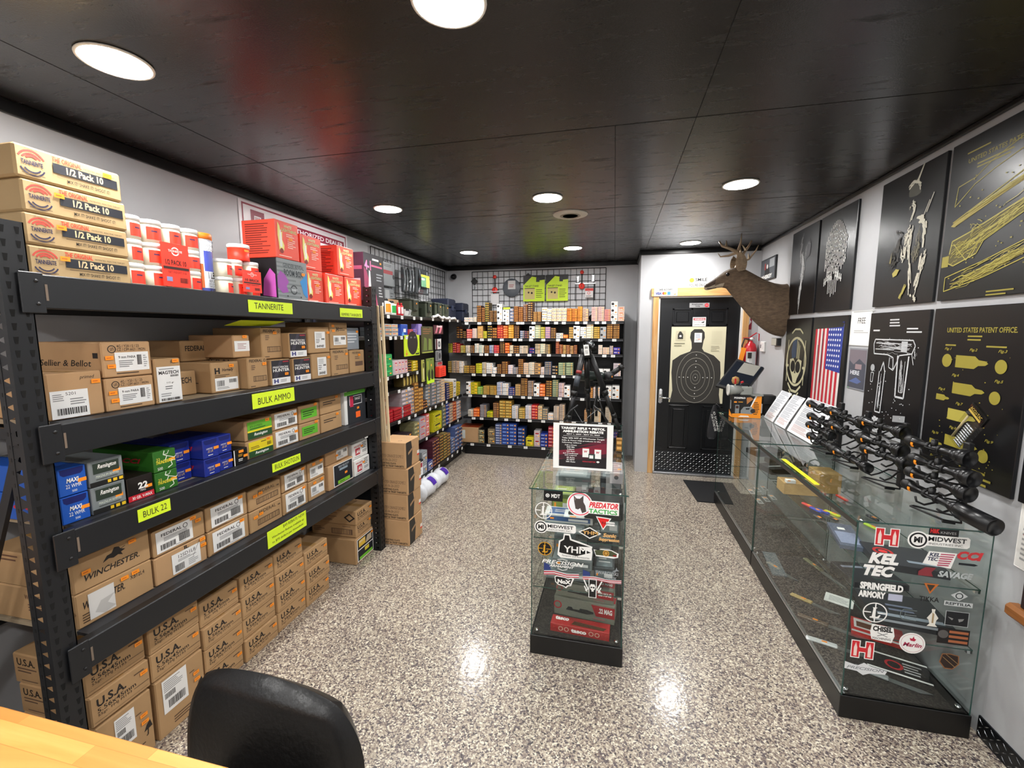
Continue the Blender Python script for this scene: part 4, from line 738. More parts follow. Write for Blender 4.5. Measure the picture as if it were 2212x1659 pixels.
# ---- stock on the shelves. columns: x0, x1 (mm from the left reference), height mm, rows, colour, accent, style
def X_(c): return -1.943+c*.0010036
BACK = {
6: [(70,125,58,2,'e8e2dc','e8762a'),(128,183,58,2,'e8e2dc','e8762a'),(190,235,62,3,'e6dccb','8a3a22'),(240,298,205,9,'5c3016','d89a30'),(302,345,178,8,'6a3a1c','c8862a'),(347,400,243,9,'5a4a1c','c8b840'),(403,450,140,7,'4a2c18','d0a050'),(453,499,140,7,'4a2c18','d0a050'),(502,570,220,3,'f0eeea','D'),(575,660,150,3,'eeeeec','D'),(667,715,165,4,'8c93ad','e8e0d0'),(718,772,190,9,'8a4e20','e0a040'),(776,832,180,8,'8a4a1c','e0a040'),(836,890,212,9,'6a3820','f0dcc0'),(893,955,235,9,'4e2c1a','e8d0a0'),(960,1008,120,7,'a07040','e0b050'),(1012,1056,120,7,'a07040','e0b050'),(1068,1130,170,3,'efe6da','f0a040'),(1133,1187,150,3,'f0e8dc','f0b060'),(1189,1247,160,4,'efd2bc','f29a50'),(1249,1308,160,4,'efd2bc','f29a50'),(1310,1370,160,4,'efd2bc','f29a50'),(1373,1430,155,7,'d87a1c','3a2010'),(1433,1494,152,7,'d87a1c','4a2810'),(1498,1554,176,8,'e08a24','4a2810'),(1558,1626,150,5,'c8a890','5a3018'),(1662,1735,168,7,'dcb6ae','a03830'),(1738,1810,170,7,'dcb6ae','a03830'),(1813,1884,140,6,'d89088','b03038'),(1887,1964,230,3,'f0eeea','D'),(1966,2042,170,3,'e8dcd0','e8762a')],
5: [(-35,0,150,5,'4a2818','c8a050'),(5,45,120,4,'3a2418','b89048'),(50,92,90,4,'3a2a20','b09048'),(101,174,116,4,'d8585a','f0c8a0'),(178,236,125,6,'e8d8d0','c03038'),(245,318,158,2,'b88a58','e0b060'),(321,369,90,4,'c8c030','6a6410'),(376,440,162,5,'28201a','d8c030'),(441,500,132,4,'7a4a20','e89a40'),(504,577,166,6,'cc2c34','f0a030'),(581,640,160,5,'ee6a1c','f0b090'),(646,716,168,6,'e09a2a','f0d890'),(722,786,160,7,'4a2c1c','b88048'),(796,849,95,4,'7c86a0','e0e0e0'),(852,908,92,4,'4a3034','d87888'),(913,982,150,2,'f0eeea','D'),(985,1052,166,6,'c8d0a8','e8e8d0'),(1054,1108,140,5,'b0a840','e8e080'),(1112,1172,140,5,'b890b8','d0b050'),(1176,1240,130,6,'5c3c24','c89848'),(1244,1327,66,2,'e8e4e0','20242c'),(1330,1388,46,1,'ee7a2a','f8c080'),(1399,1450,138,5,'a88040','e8c070'),(1452,1530,152,2,'f0eeea','D'),(1534,1604,140,3,'eceae6','b0b0b0'),(1607,1688,172,6,'ead8b8','f0f0e8'),(1692,1764,140,6,'a88430','e8c860'),(1768,1838,140,2,'a8a8a8','D'),(1844,1914,172,8,'8a5a28','e8b860'),(1918,1993,172,8,'8a5a28','e8b860')],
4: [(-150,-95,120,5,'a8a830','4a4a10'),(-90,-40,130,5,'a02028','e0a0a0'),(-36,8,115,5,'b02830','e8a0a0'),(14,80,95,4,'9a8c40','e8d890'),(86,144,96,5,'e0d4c4','5a3020'),(147,204,96,5,'4a2c1c','e0c090'),(207,262,120,5,'ece8e0','6a8a60'),(265,328,100,5,'dfe6d8','5a7a50'),(332,396,96,5,'6a3c24','e0a848'),(400,455,100,6,'a8b4cc','3858a8'),(459,528,100,4,'c82838','f09098'),(536,600,142,7,'3c2418','d8a050'),(604,660,132,4,'ee661c','f8b080'),(664,710,100,5,'e8dcc0','c08040'),(714,785,96,4,'5c3820','d89848'),(789,840,96,6,'e6dccc','5a3420'),(842,895,96,6,'dccab0','5a3420'),(913,978,70,2,'202c80','c03840'),(986,1050,120,6,'c8b898','5a3420'),(1052,1112,122,5,'dfe0c8','b0a060'),(1116,1170,114,6,'a89060','304880'),(1241,1282,152,7,'9a3c28','e0a070'),(1285,1326,114,6,'9a4a30','e8c090'),(1329,1365,108,6,'c8a060','6a3418'),(1368,1412,108,6,'8a4a2c','e8b870'),(1415,1458,100,5,'a87848','f0d0a0'),(1461,1500,108,6,'7a3c28','e0a870'),(1600,1660,100,5,'a8a090','5a4a40'),(1750,1800,110,5,'e8dcd0','b05838'),(1803,1880,82,4,'e8d4c0','e07a30'),(1884,1924,100,5,'d8c8c0','6a4a90'),(1928,2004,82,2,'4838a8','e8e0e8')],
3: [(-160,-110,150,6,'7a6a38','e0c060'),(-107,-60,155,6,'a89888','5a3c30'),(-56,-8,155,6,'b8a090','6a3c30'),(-4,50,150,6,'ece6e0','5a2828'),(56,130,94,4,'9a7834','e8c860'),(134,210,94,4,'7a5428','e0b050'),(221,300,124,5,'d8d428','5a5a10'),(303,357,140,7,'d0c8b4','4a3020'),(361,440,132,5,'efece8','d0c8b0'),(444,495,76,2,'f2f0ee','d8d8d8'),(498,558,120,6,'5c3420','d8b060'),(562,640,155,7,'6a3c20','d8a850'),(644,705,110,5,'eee4e8','b088b0'),(709,770,84,4,'8a8a94','d0c8c0'),(772,838,190,8,'6e4424','d8a048'),(841,905,142,6,'d8c4b0','e89850'),(909,977,150,6,'e0d8c8','a89060'),(981,1055,140,3,'b89064','D'),(1058,1104,92,4,'eadcd8','c09080'),(1107,1190,160,7,'5c6880','e0b850'),(1197,1270,118,3,'201c1c','e8d0b8'),(1276,1362,150,7,'8ca080','e0e0a0'),(1368,1455,152,7,'8ca080','e0e0a0'),(1546,1636,152,7,'8a4a30','e0b080'),(1736,1814,82,1,'f0eeea','D'),(1817,1894,82,1,'f0eeea','D'),(1931,2020,152,7,'e8dce0','a87888')],
2: [(86,145,160,2,'ece8e6','D'),(148,235,150,4,'dcc820','201c10'),(239,310,94,5,'80b850','e8e0a0'),(314,398,112,6,'a8843c','e8c868'),(401,494,112,6,'a8843c','e8c868'),(497,570,162,7,'c4cadc','3a4880'),(573,646,150,6,'ecebe8','c8c8d0'),(651,730,98,4,'2c3e88','d8b8a0'),(735,805,142,6,'a88a60','e8b860'),(808,893,222,9,'6a4424','d8a848'),(896,970,192,9,'847878','e0c090'),(973,1042,160,2,'f0eeea','D'),(1046,1115,150,4,'f0763a','f8d0b0'),(1124,1200,200,7,'64401f','d8a040'),(1206,1278,212,9,'7c9074','d8c890'),(1282,1350,172,8,'e0ccd0','8a3a50'),(1352,1422,142,2,'f0eeea','D'),(1620,1700,120,5,'a87040','e8b060'),(1704,1780,130,5,'e0d0c8','a06040'),(1850,1920,150,2,'f0eeea','D'),(1924,2010,158,2,'f0eeea','D')],
1: [(105,175,86,5,'e4dccc','4a3020'),(181,262,104,3,'f2702c','f8b890'),(269,356,160,8,'7c7880','d8d0c8'),(361,441,70,3,'c8c81c','5a5a10'),(444,523,190,8,'7a5030','c8a070'),(527,606,224,6,'b08c3c','e8d078'),(608,688,224,6,'b08c3c','e8d078'),(692,770,160,7,'e4e4e8','4a5468'),(781,860,132,5,'b89848','e8d890'),(866,942,170,8,'e8e4e8','2c2c68'),(945,1022,182,5,'c83034','f0b8a0'),(1026,1080,172,5,'e0c8a0','b06830'),(1084,1148,140,5,'8c8880','e0b860'),(1152,1220,80,2,'ece6e0','e09050'),(1224,1292,176,9,'cfc0b0','5a3430'),(1296,1360,200,9,'c0b0a0','6a4040'),(1600,1680,140,6,'c89868','704020'),(1720,1800,150,6,'d8c8b0','806040'),(1850,1930,180,8,'cabda8','70503c')],
0: [(242,325,182,3,'16161a','e8dca8'),(372,466,200,2,'5c5040','c8b080'),(471,560,262,8,'5c6c98','d8dce8'),(562,655,278,6,'28489c','8ab0e8'),(658,752,278,6,'28489c','8ab0e8'),(766,860,232,5,'203a78','a0b8e0'),(873,972,106,1,'e0d020','3a3410'),(966+12,1056,202,2,'c8c4c4','a83038'),(1061,1152,170,4,'243a94','b0c0e8'),(1158,1240,260,6,'a82838','e8c0b8'),(1300,1380,200,5,'586878','d0d0d8'),(1600,1690,220,5,'203a78','a0b8e0'),(1720,1810,200,4,'a08030','e0d080'),(1850,1950,220,5,'6a4c38','c8b080')]}
LEFT = [ # (shelf z, x front, y0, y1, z0, height, rows, colour, accent)
(.790,-1.925,3.72,3.845,0,.262,7,'a39a9e','e8d8e0','left of the golden column'),(.790,-1.925,3.85,3.975,0,.262,7,'a39a9e','e8d8e0','left of the golden column, farther stack'),(.790,-1.920,3.980,4.07,0,.30,9,'9a6a34','f0c060','of golden boxes'),(.790,-1.922,4.075,4.185,0,.235,6,'a8763c','f0c878','beside the golden column'),
(.790,-1.93,4.19,4.30,0,.09,3,'4a2c20','e8a070','of low dark boxes'),(.790,-1.95,4.305,4.42,0,.255,7,'8c9094','c8ccd0','of silver grey boxes, nearest'),(.790,-1.93,4.425,4.54,0,.255,7,'8c9094','d8b8c0','of silver grey boxes, middle'),(.790,-1.92,4.545,4.66,0,.26,7,'9a9a9c','c8ccd0','of silver grey boxes, farthest'),(.790,-1.92,4.665,4.78,0,.26,9,'c8b4a0','f0c890','of pale boxes with bright ends'),(.790,-1.92,4.83,4.93,0,.195,7,'2c3468','d0c0a0','of dark blue boxes'),(.790,-1.92,4.935,5.05,0,.195,7,'b09040','e8d060','of mustard boxes'),(.790,-1.92,5.06,5.16,0,.22,3,'e4e2e0','303030','of white boxes near the corner'),(.790,-1.92,5.17,5.30,0,.17,5,'c8b020','38320c','of yellow boxes near the corner'),
(.492,-1.93,3.55,3.72,0,.10,3,'28242c','c8c8d0','of black and silver packs'),(.492,-1.93,3.74,3.92,0,.12,3,'3a2c34','c8b8c0','of dark packs beside the olive boxes'),(.492,-1.915,3.945,4.055,0,.20,5,'8c8660','d8d0a0','of olive boxes'),(.492,-1.915,4.065,4.22,0,.225,3,'a8acb8','d04838','of big grey boxes with red dots'),(.492,-1.915,4.225,4.31,0,.235,4,'c83a38','f4ece8','of red and white boxes'),(.492,-1.915,4.42,4.66,0,.205,2,'cfc81e','4a4420','of big yellow boxes'),(.492,-1.915,4.68,4.78,0,.26,6,'6a7064','c0c8b0','of grey-green boxes'),(.492,-1.915,4.79,4.895,0,.295,7,'28408c','c0d0f0','of bright blue boxes'),(.492,-1.915,4.90,5.02,0,.24,7,'a89488','e0c8b0','of brownish boxes'),(.492,-1.915,5.03,5.14,0,.235,6,'b85030','f0c8a0','of rust red boxes'),(.492,-1.915,5.15,5.30,0,.225,6,'b0a4a8','e8e0e0','of pale grey boxes at the corner'),
(.145,-1.86,3.98,4.11,0,.24,2,'84888c','c8ccd0','of tall grey boxes'),(.145,-1.86,4.12,4.245,0,.10,1,'1c2a6a','d8d8e8','of one blue box'),(.145,-1.86,4.25,4.34,0,.29,8,'4a1c28','c89080','of maroon boxes, near one'),(.145,-1.86,4.345,4.44,0,.29,8,'4a1c28','e0b080','of maroon boxes, far one'),(.145,-1.86,4.45,4.55,0,.30,9,'5a4428','e8c060','of brown boxes with gold ends'),(.145,-1.86,4.56,4.66,0,.30,9,'6a5a30','f0d070','of golden olive boxes'),(.145,-1.86,4.67,4.77,0,.27,8,'70583a','e8c870','of tan olive boxes'),(.145,-1.86,4.80,4.92,0,.18,5,'5c6c90','d0d8e8','of blue grey boxes'),(.145,-1.86,4.93,5.06,0,.29,6,'4a5a88','c8d8f0','of slate blue boxes'),(.145,-1.86,5.07,5.19,0,.28,6,'3c4c78','d0e0e8','of navy boxes at the corner'),
(1.560,-1.91,3.30,3.42,0,.075,2,'8a9094','e07a30','of grey boxes on the upper shelf'),(1.560,-1.91,3.425,3.545,0,.105,3,'9a9a98','e8762a','of orange-topped grey boxes'),(1.560,-1.91,3.55,3.66,0,.105,3,'b8b4b0','f08030','of pale boxes with orange edge'),(1.560,-1.91,3.88,3.96,0,.06,4,'c83848','f0b8b8','of flat red boxes'),(1.560,-1.91,3.97,4.05,0,.065,4,'7858b0','b8a0e0','of flat purple boxes'),
(1.212,-1.915,3.38,3.545,0,.19,3,'1f8a48','40b868','of green boxes'),(1.212,-1.91,3.57,3.635,0,.125,2,'d8c8cc','c04858','of red and white boxes, nearest'),(1.212,-1.91,3.640,3.70,0,.125,2,'d8c8cc','c04858','of red and white boxes, second'),(1.212,-1.91,3.705,3.765,0,.125,2,'d8c8cc','c04858','of red and white boxes, third'),(1.212,-1.91,3.770,3.83,0,.125,2,'d8c8cc','c04858','of red and white boxes, farthest'),(1.212,-1.92,3.85,3.93,0,.10,4,'2c1c18','e8a848','of dark boxes with gold dots'),(1.212,-1.915,3.945,4.06,0,.10,4,'d8bc20','e8e0c0','of yellow boxes on the short shelf')]
OFR = mat('ffb03a', .5)
def stockmesh(w, d, h, col, acc, name):
    # local: x width, y depth (front at -d/2), z height
    mb = MB(); mb.box(-w/2, w/2, -d/2, d/2, 0, h, mat(col, .5)); F = fmY(w, d, h)
    if acc == 'D':
        mb.art(F, [('d', .25 if h > .05 else .3, .62, min(.2, .25), mat('1c1a1c', .5)), ('r', .62, .25, .85, .42, ORA), ('l', .15, .12, .55, .3, mat('9a9a9a'), 1)])
    elif h > .055:
        mb.art(F, [('r', .05, .08, .95, .92, mat(acc, .5)), ('r', .09, .12, .91, .88, mat(col, .5)), ('r', .2, .55, .8, .75, mat(acc, .5)), ('l', .2, .2, .6, .45, mat(acc, .5), 2), ('r', .66, .25, .86, .42, OFR)])
    else:
        mb.art(F, [('r', 0, 0, 1, .10, mat('120e0c', .6)), ('r', .08, .46, .56, .66, mat(acc, .5)), ('r', .70, .34, .90, .68, OFR)])
    return mb.mesh(name)
ST = []   # (area, placements)
names = ['bottom', 'sixth', 'fifth', 'fourth', 'third', 'second', 'top']
for s, rows in BACK.items():
    for ci, (c0, c1, H, n, col, acc) in enumerate(sorted(rows)):
        w = X_(c1)-X_(c0)-.003; h = H/1000/n
        for k in range(n):
            R = random.Random(s*1000+ci*20+k)
            ST.append((w*h, 'b', X_(c0)+w/2+.0015, FY+.012+.075+R.uniform(0, .006), BZ[s]+h*k, w, .15, h, col, acc, s, ci, k, n, ''))
for ci, (zs, xf, a, b_, z0, H, n, col, acc, desc) in enumerate(LEFT):
    w = b_-a-.003; h = H/n
    for k in range(n):
        R = random.Random(ci*50+k); ST.append((w*h*1.5, 'l', xf-.08-R.uniform(0, .005), (a+b_)/2, zs+h*k, w, .16, h, col, acc, 0, ci, k, n, desc))
CN = {}
def cname(h):
    r, g, b_ = [int(h[i:i+2], 16) for i in (0, 2, 4)]; mxx = max(r, g, b_); mn = min(r, g, b_); sat = (mxx-mn)/max(mxx, 1)
    if sat < .16: return 'white' if mxx > 215 else 'pale grey' if mxx > 160 else 'grey' if mxx > 80 else 'black'
    import colorsys
    hh = colorsys.rgb_to_hsv(r/255, g/255, b_/255)[0]*360
    if mxx < 70: return 'dark'
    if hh < 12 or hh > 340: return ('red' if sat > .5 else 'pinkish') if mxx > 120 else 'maroon'
    if hh < 40: return ('orange' if mxx > 200 and sat > .6 else 'tan' if mxx > 160 else 'brown') if sat > .3 else 'cream'
    if hh < 70: return ('yellow' if sat > .7 and mxx > 180 else 'golden' if mxx > 150 else 'olive') if sat > .3 else 'cream'
    if hh < 165: return 'green' if sat > .3 else 'sage'
    if hh < 255: return ('blue' if mxx > 110 else 'navy') if sat > .3 else 'blue-grey'
    return 'purple' if sat > .25 else 'lilac'
ST.sort(key=lambda q: -q[0]); MC = {}; rest = MB(); cnt = 0; used = set()
for q in ST:
    ar, side, x, y, z, w, d, h, col, acc, s, ci, k, n, desc = q
    key = (round(w, 4), round(h, 4), col, acc)
    if cnt < 298:
        if key not in MC: MC[key] = stockmesh(w, d, h-.0012, col, acc, 'cartridge_box')
        o = bpy.data.objects.new('cartridge_box', MC[key]); COL.objects.link(o); o.location = (x, y, z)
        if side == 'l': o.rotation_euler.z = math.pi/2
        lv = 'only one' if n == 1 else 'top one' if k == n-1 else ORD[k]+(' one' if k == 0 else ' from bottom')
        if side == 'b': lb = f'{cname(col)} cartridge box, {lv}, stack {ci+1} from left, {names[s]} shelf, back wall'; g = f'cartridge boxes on the {names[s]} back wall shelf'
        else: lb = f'cartridge box, {lv} left wall stack {desc}'; g = 'cartridge boxes on the left wall shelving'
        tag(o, lb, 'box', g); cnt += 1
    else:
        me = MC.get(key)
        mb = MB(); hh = h-.0012; mb.box(-w/2, w/2, -d/2, d/2, 0, hh, mat(col, .5)); F = fmY(w, d, hh)
        mb.art(F, [('r', 0, 0, 1, .10, mat('120e0c', .6)), ('r', .08, .46, .56, .66, mat(acc if acc != 'D' else '1c1a1c', .5)), ('r', .70, .34, .90, .68, OFR)])
        T = Matrix.Translation((x, y, z)) @ (Matrix.Rotation(math.pi/2, 4, 'Z') if side == 'l' else Matrix.Identity(4))
        base = len(rest.v); rest.v += [tuple(T @ Vector(v)) for v in mb.v]; idx = [rest.mi(m) for m in mb.mats]
        for f, m in zip(mb.f, mb.m): rest.f.append(tuple(base+i for i in f)); rest.m.append(idx[m]); rest.sm.append(False)
tag(rest.build('cartridge_box_stock'), 'remaining small cartridge boxes stacked along the back and left shelves', 'boxes', None, 'stuff')

# ---- other goods on the left shelving
OLV = mat('3b4234', .45, 0, .1, 20); OLD = mat('2c3228', .45)
def ammocan(label, y, w=.20, h=.17, d=.28, x=-2.06):
    t = thing('ammo_can', label, 'ammo can', (x, y, 1.745), 'olive ammo cans on the upper shelf')
    mb = MB(); mb.box(-d/2, d/2, -w/2, w/2, 0, h-.02, OLV, .006); mb.build('body', t)
    mb = MB(); mb.box(-d/2-.004, d/2+.004, -w/2-.004, w/2+.004, h-.022, h, OLD, .006); mb.tube([(-.06, 0, h), (-.05, 0, h+.018), (.05, 0, h+.018), (.06, 0, h)], .004, OLD); mb.build('lid', t)
    mb = MB(); mb.box(d/2, d/2+.012, -w*.22, w*.22, h*.30, h*.95, OLD, .003); mb.box(d/2+.012, d/2+.02, -w*.12, w*.16, h*.34, h*.44, OLV, .002); mb.build('latch', t)
    mb = MB(); mb.art(Frame((d/2+.013, .01, h*.7), (0, 1, 0), (0, 0, 1), .02, .014), [('r', 0, 0, 1, 1, ORA)]); mb.build('price_sticker', t)
ammocan('olive green steel ammo can, nearest on the upper shelf', 4.03, .19); ammocan('olive green steel ammo can, second from the near end', 4.37, .17, .165)
ammocan('olive green steel ammo can, third, above the white strap', 4.64, .20, .17); ammocan('olive green steel ammo can, farthest, beside the blue cases', 4.86, .18, .165)
for q, (x, y, z, w, d, h, lb) in enumerate(((-2.08, 5.18, 1.745, .24, .26, .25, 'tall dark blue plastic case behind the farthest ammo can'), (-2.01, 5.52, 1.722, .22, .24, .24, 'dark blue plastic case in the shelf corner'))):
    t = thing('plastic_case', lb, 'case', (x, y, z)); NV = mat('161c30', .5)
    mb = MB(); mb.box(-w/2, w/2, -d/2, d/2, 0, h*.55, NV, .012); mb.build('body', t); mb = MB(); mb.box(-w/2+.004, w/2-.004, -d/2+.004, d/2-.004, h*.56, h, NV, .014); mb.build('lid', t)
    mb = MB(); mb.box(w/2-.01, w/2+.008, -.03, .03, h*.42, h*.68, mat('20283e', .4), .003); mb.build('latch', t)
mb = MB(); n = 14; R = random.Random(2)
P = [Vector((-1.905+.006*math.sin(i*1.7), 4.42+i*.055, 1.752+.010*math.sin(i*2.3)+(.02 if i in (2, 3) else 0))) for i in range(n)]
mb.tube(P, .014, mat('e8e6e2', .8), 6); tag(mb.build('white_strap'), 'crumpled white plastic strap lying in front of the ammo cans', 'strap')
def bottle(label, y, h, r, body, band, cap, x=-1.94, z=1.745):
    t = thing('bottle', label, 'bottle', (x, y, z))
    MB().lathe([(r*.9, 0), (r, .004), (r, h*.74), (r*.45, h*.82), (r*.42, h*.86)], mat(body, .4), None, 18).build('body', t)
    MB().lathe([(r*.52, h*.84), (r*.5, h*.98), (r*.3, h), (0, h)], mat(cap, .4), None, 14).build('cap', t)
    mb = MB(); curved(mb, r*1.01, -60, 60, h*.14, h*.66, mat(band, .45)); mb.build('label_band', t)
bottle('white bottle with orange label and black cap on the upper left shelf', 3.50, .14, .045, 'f0ece8', 'f58a20', '141414')
bottle('bottle with bright green label and black cap next to the orange one', 3.61, .125, .038, 'e8ece8', '1fa045', '141414')
bottle('small red oil bottle, nearer of two in front of the cardboard', 3.71, .115, .019, 'c8202c', 'e8e0e0', 'c01820', -1.93)
bottle('small red oil bottle, farther of two in front of the cardboard', 3.77, .115, .019, 'c8202c', 'e8e0e0', 'c01820', -1.93)
carton('cardboard_box', 'plain cardboard box behind the red oil bottles', 'box', 3.66, 3.86, 1.745, 1.895, -2.0, .12, CARD2, (), ())
carton('patch_pack', 'small white and black pack between red bottles and ammo cans', 'package', 3.835, 3.985, 1.745, 1.81, -1.92, .12, mat('d8d8d6', .4), [('p', [(.3, .1), (.6, .2), (.9, .9), (.55, .95)], '9a9a9a'), ('r', 0, .75, .5, 1, '1c2030')], (), tape=False)
carton('blue_pack', 'upright bright blue pack on the shelf below the ammo cans', 'package', 3.74, 3.87, 1.560, 1.668, -1.92, .10, mat('2a4fae', .4), [('r', .3, .3, .7, .6, 'e8e8f0'), ('p', [(0, 0), (.5, 0), (.2, .4)], '5a9ae0')], (), tape=False)
carton('purple_pack', 'tall ribbed lilac pack leaning beside the flat purple boxes', 'package', 4.06, 4.15, 1.560, 1.675, -1.90, .08, mat('8a78c0', .4), [('l', 0, .05, 1, .95, mat('c0b0e8'), 9)], (), tape=False)
YLM = mat('c6e02a', .5)
hangpack('target_pack', 'black oval on yellow paper target pack hanging below the upper shelf', 'package', -1.91, 3.915, 1.365, .32, .18+.02, 'x', YLM, [('d', .52, .62, .56, '241c1c', 0, 1), ('d', .10, .25, .05, 'e08a30'), ('r', .05, .05, .16, .18, 'e08a30'), ('d', .88, .3, .03, INK), ('d', .86, .18, .03, INK), ('d', .92, .12, .03, INK), ('r', .70, .05, .95, .12, INK)])
hangpack('target_pack', 'long camouflage-green animal target pack hanging at mid shelf', 'package', -1.905, 4.26, 1.378, .28, .27, 'x', mat('4a4a2c', .5), [('p', [(.1, .1), (.45, .1), (.4, .55), (.2, .6)], '6a7a3a'), ('p', [(.55, .1), (.9, .1), (.85, .5), (.6, .55)], '7a8a42'), ('l', .1, .70, .9, .95, mat('8a6040'), 3), ('r', 0, 0, 1, .04, 'a8b050')])
hangpack('choke_pack', 'dark pink and red carded pack hanging near the corner', 'package', -1.93, 4.62, 1.568, .26, .10, 'x', mat('4a2830', .4), [('p', [(.1, .1), (.3, .1), (.45, .7), (.3, .8)], 'b86878'), ('p', [(.5, .1), (.7, .1), (.9, .7), (.7, .8)], 'c87080'), ('r', .3, .75, .9, .95, 'd8b8b8')])
hangpack('round_plate_pack', 'white card with a dark round disc hanging at eye level near the corner', 'package', -1.925, 4.60, 1.40, .15, .115, 'x', mat('d6d4d2', .4), [('r', 0, 0, .25, 1, '4a1820'), ('d', .6, .5, .30, '4a4c50'), ('d', .6, .5, .12, 'a8a8a8')])
hangpack('round_plate_pack', 'grey striped card with a dark disc below the white one', 'package', -1.925, 4.60, 1.27, .16, .115, 'x', mat('8a8c8e', .4), [('r', .1, .1, .2, .9, '303234'), ('r', .28, .1, .36, .9, '303234'), ('d', .66, .5, .30, '3a3c40')])
hangpack('red_pack', 'bright red-orange hanging pack above the silver boxes', 'package', -1.92, 4.60, 1.095, .19, .115, 'x', mat('f8432c', .5), [('l', .15, .1, .9, .85, mat('c82a1c'), 4)], dep=.05)
hangpack('red_pack', 'small grey and red card just above the bright red-orange pack', 'package', -1.93, 4.61, 1.212, .17, .05, 'x', mat('8a8080', .4), [('r', .2, .3, .9, .9, 'a03038')], dep=.02)
LMP = [('p', [(0, 0), (1, 0), (1, .10), (.85, .20), (.15, .20), (0, .35)], 'c8f030'), ('p', [(.12, .12), (.42, .12), (.40, .5), (.3, .58), (.15, .45)], '20240f'), ('p', [(.58, .14), (.85, .14), (.86, .45), (.7, .58), (.56, .45)], '20240f'), ('r', .06, .55, .2, .9, 'a8b040'), ('d', .6, .72, .05, 'ffb03a')]
hangpack('target_pack', 'long lime green prairie target pack hanging low above the silver boxes', 'package', -1.87, 4.24, 1.062, .185, .26, 'x', mat('76883c', .5), LMP)
hangpack('target_pack', 'narrow yellow-green knife pack hanging beside the lime target pack', 'package', -1.875, 4.075, 1.095, .055, .22, 'x', mat('a8a850', .5), [('r', .3, .1, .7, .6, 'd8d0a0'), ('r', .3, .65, .7, .85, '3a3a20')])
for q in range(5):
    carton('gold_pack', f'golden clear-window pack on the short shelf, {ORD[q] if q else "nearest"} of the row' if q else 'golden clear-window pack on the short shelf, nearest of the row', 'package', 3.80+q*.068, 3.862+q*.068, 1.068, 1.168+.02*(q % 2), -1.95, .10, mat('5a4a24', .4), [('r', .2, .12, .5, .9, 'e8d070'), ('r', .6, .2, .8, .7, 'a88a38')], (), tape=False, group='golden packs on the short shelf')
REDP = mat('9a1520', .25)
for q, (y, z) in enumerate(((3.46, 0), (3.46, 1), (3.63, 0), (3.63, 1), (3.82, 0), (3.82, 1))):
    t = thing('cartridge_tray', f'translucent red plastic cartridge case, {("lower", "upper")[z]} of the {("nearest", "middle", "farthest")[q//2]} pair', 'plastic case', (-1.99, y, .790+.055*z), 'red plastic cartridge cases')
    mb = MB(); mb.box(-.07, .07, -.075, .075, 0, .030, REDP, .005); mb.build('tray', t); mb = MB(); mb.box(-.07, .07, -.075, .075, .031, .053, REDP, .006); mb.build('lid', t)
for q, y in enumerate((3.55, 3.72)):
    carton('shooting_kit', f'dark maroon pack with white label standing behind the red cases, {("left", "right")[q]} one', 'package', y, y+.15, .90, 1.045, -2.06, .08, mat('3a1420', .4), [('r', .35, .08, .95, .62, 'c8c4c4'), ('r', .45, .35, .85, .55, 'a85050')], (), tape=False)
carton('yellow_pack', 'small fluorescent yellow pack behind the top clay target carton', 'package', 3.40, 3.50, .492, .61, -1.93, .10, mat('c8d81e', .5), [('l', .1, .1, .9, .5, mat('8a9010'), 3)], (), tape=False)
carton('trap_carton', 'dark carton with white and red side label on the lowest left shelf', 'box', 3.70, 3.97, .145, .33, -1.84, .30, mat('17171a', .5), [('r', .1, .15, .95, .9, 'e8e8ea'), ('r', .14, .60, .9, .85, 'a02838'), ('l', .14, .2, .8, .5, mat('888888'), 3)], (), tape=False)
carton('supply_carton', 'tan carton with orange folded top on the lowest shelf in the corner', 'box', 5.36, 5.60, .148, .355, -1.70, .26, CARD2, (), [('r', .1, .25, .3, .8, 'd8dcd8')], top=[('r', 0, 0, 1, 1, 'b8481c'), ('r', .45, 0, .5, 1, '7a2c10')], tape=False)
for c0, h, lb in ((1636, 95, 'upper'),):
    mb = MB(); T = Matrix.Rotation(math.pi/2, 4, 'X'); mb.lathe([(0, -.03), (.040, -.03), (.044, 0), (.040, .03), (0, .03)], BLKM, T, 18); tag(mb.build('round_tin', None, (X_(1643)+.02, FY+.21, 1.717+.045)), 'black round tin on the top back shelf behind the boxes', 'tin')
mb = MB(); w = .13; mb.box(-w/2, w/2, -.06, .06, 0, .03, mat('1c1e20', .4), .004); mb.art(fmY(w, .12, .03), [('r', .1, .1, .8, .9, 'b8c832')]); tag(mb.build('black_case', None, (X_(632), FY+.08, 1.717+.1505)), 'flat black case lying on the white boxes of the top back shelf', 'case')

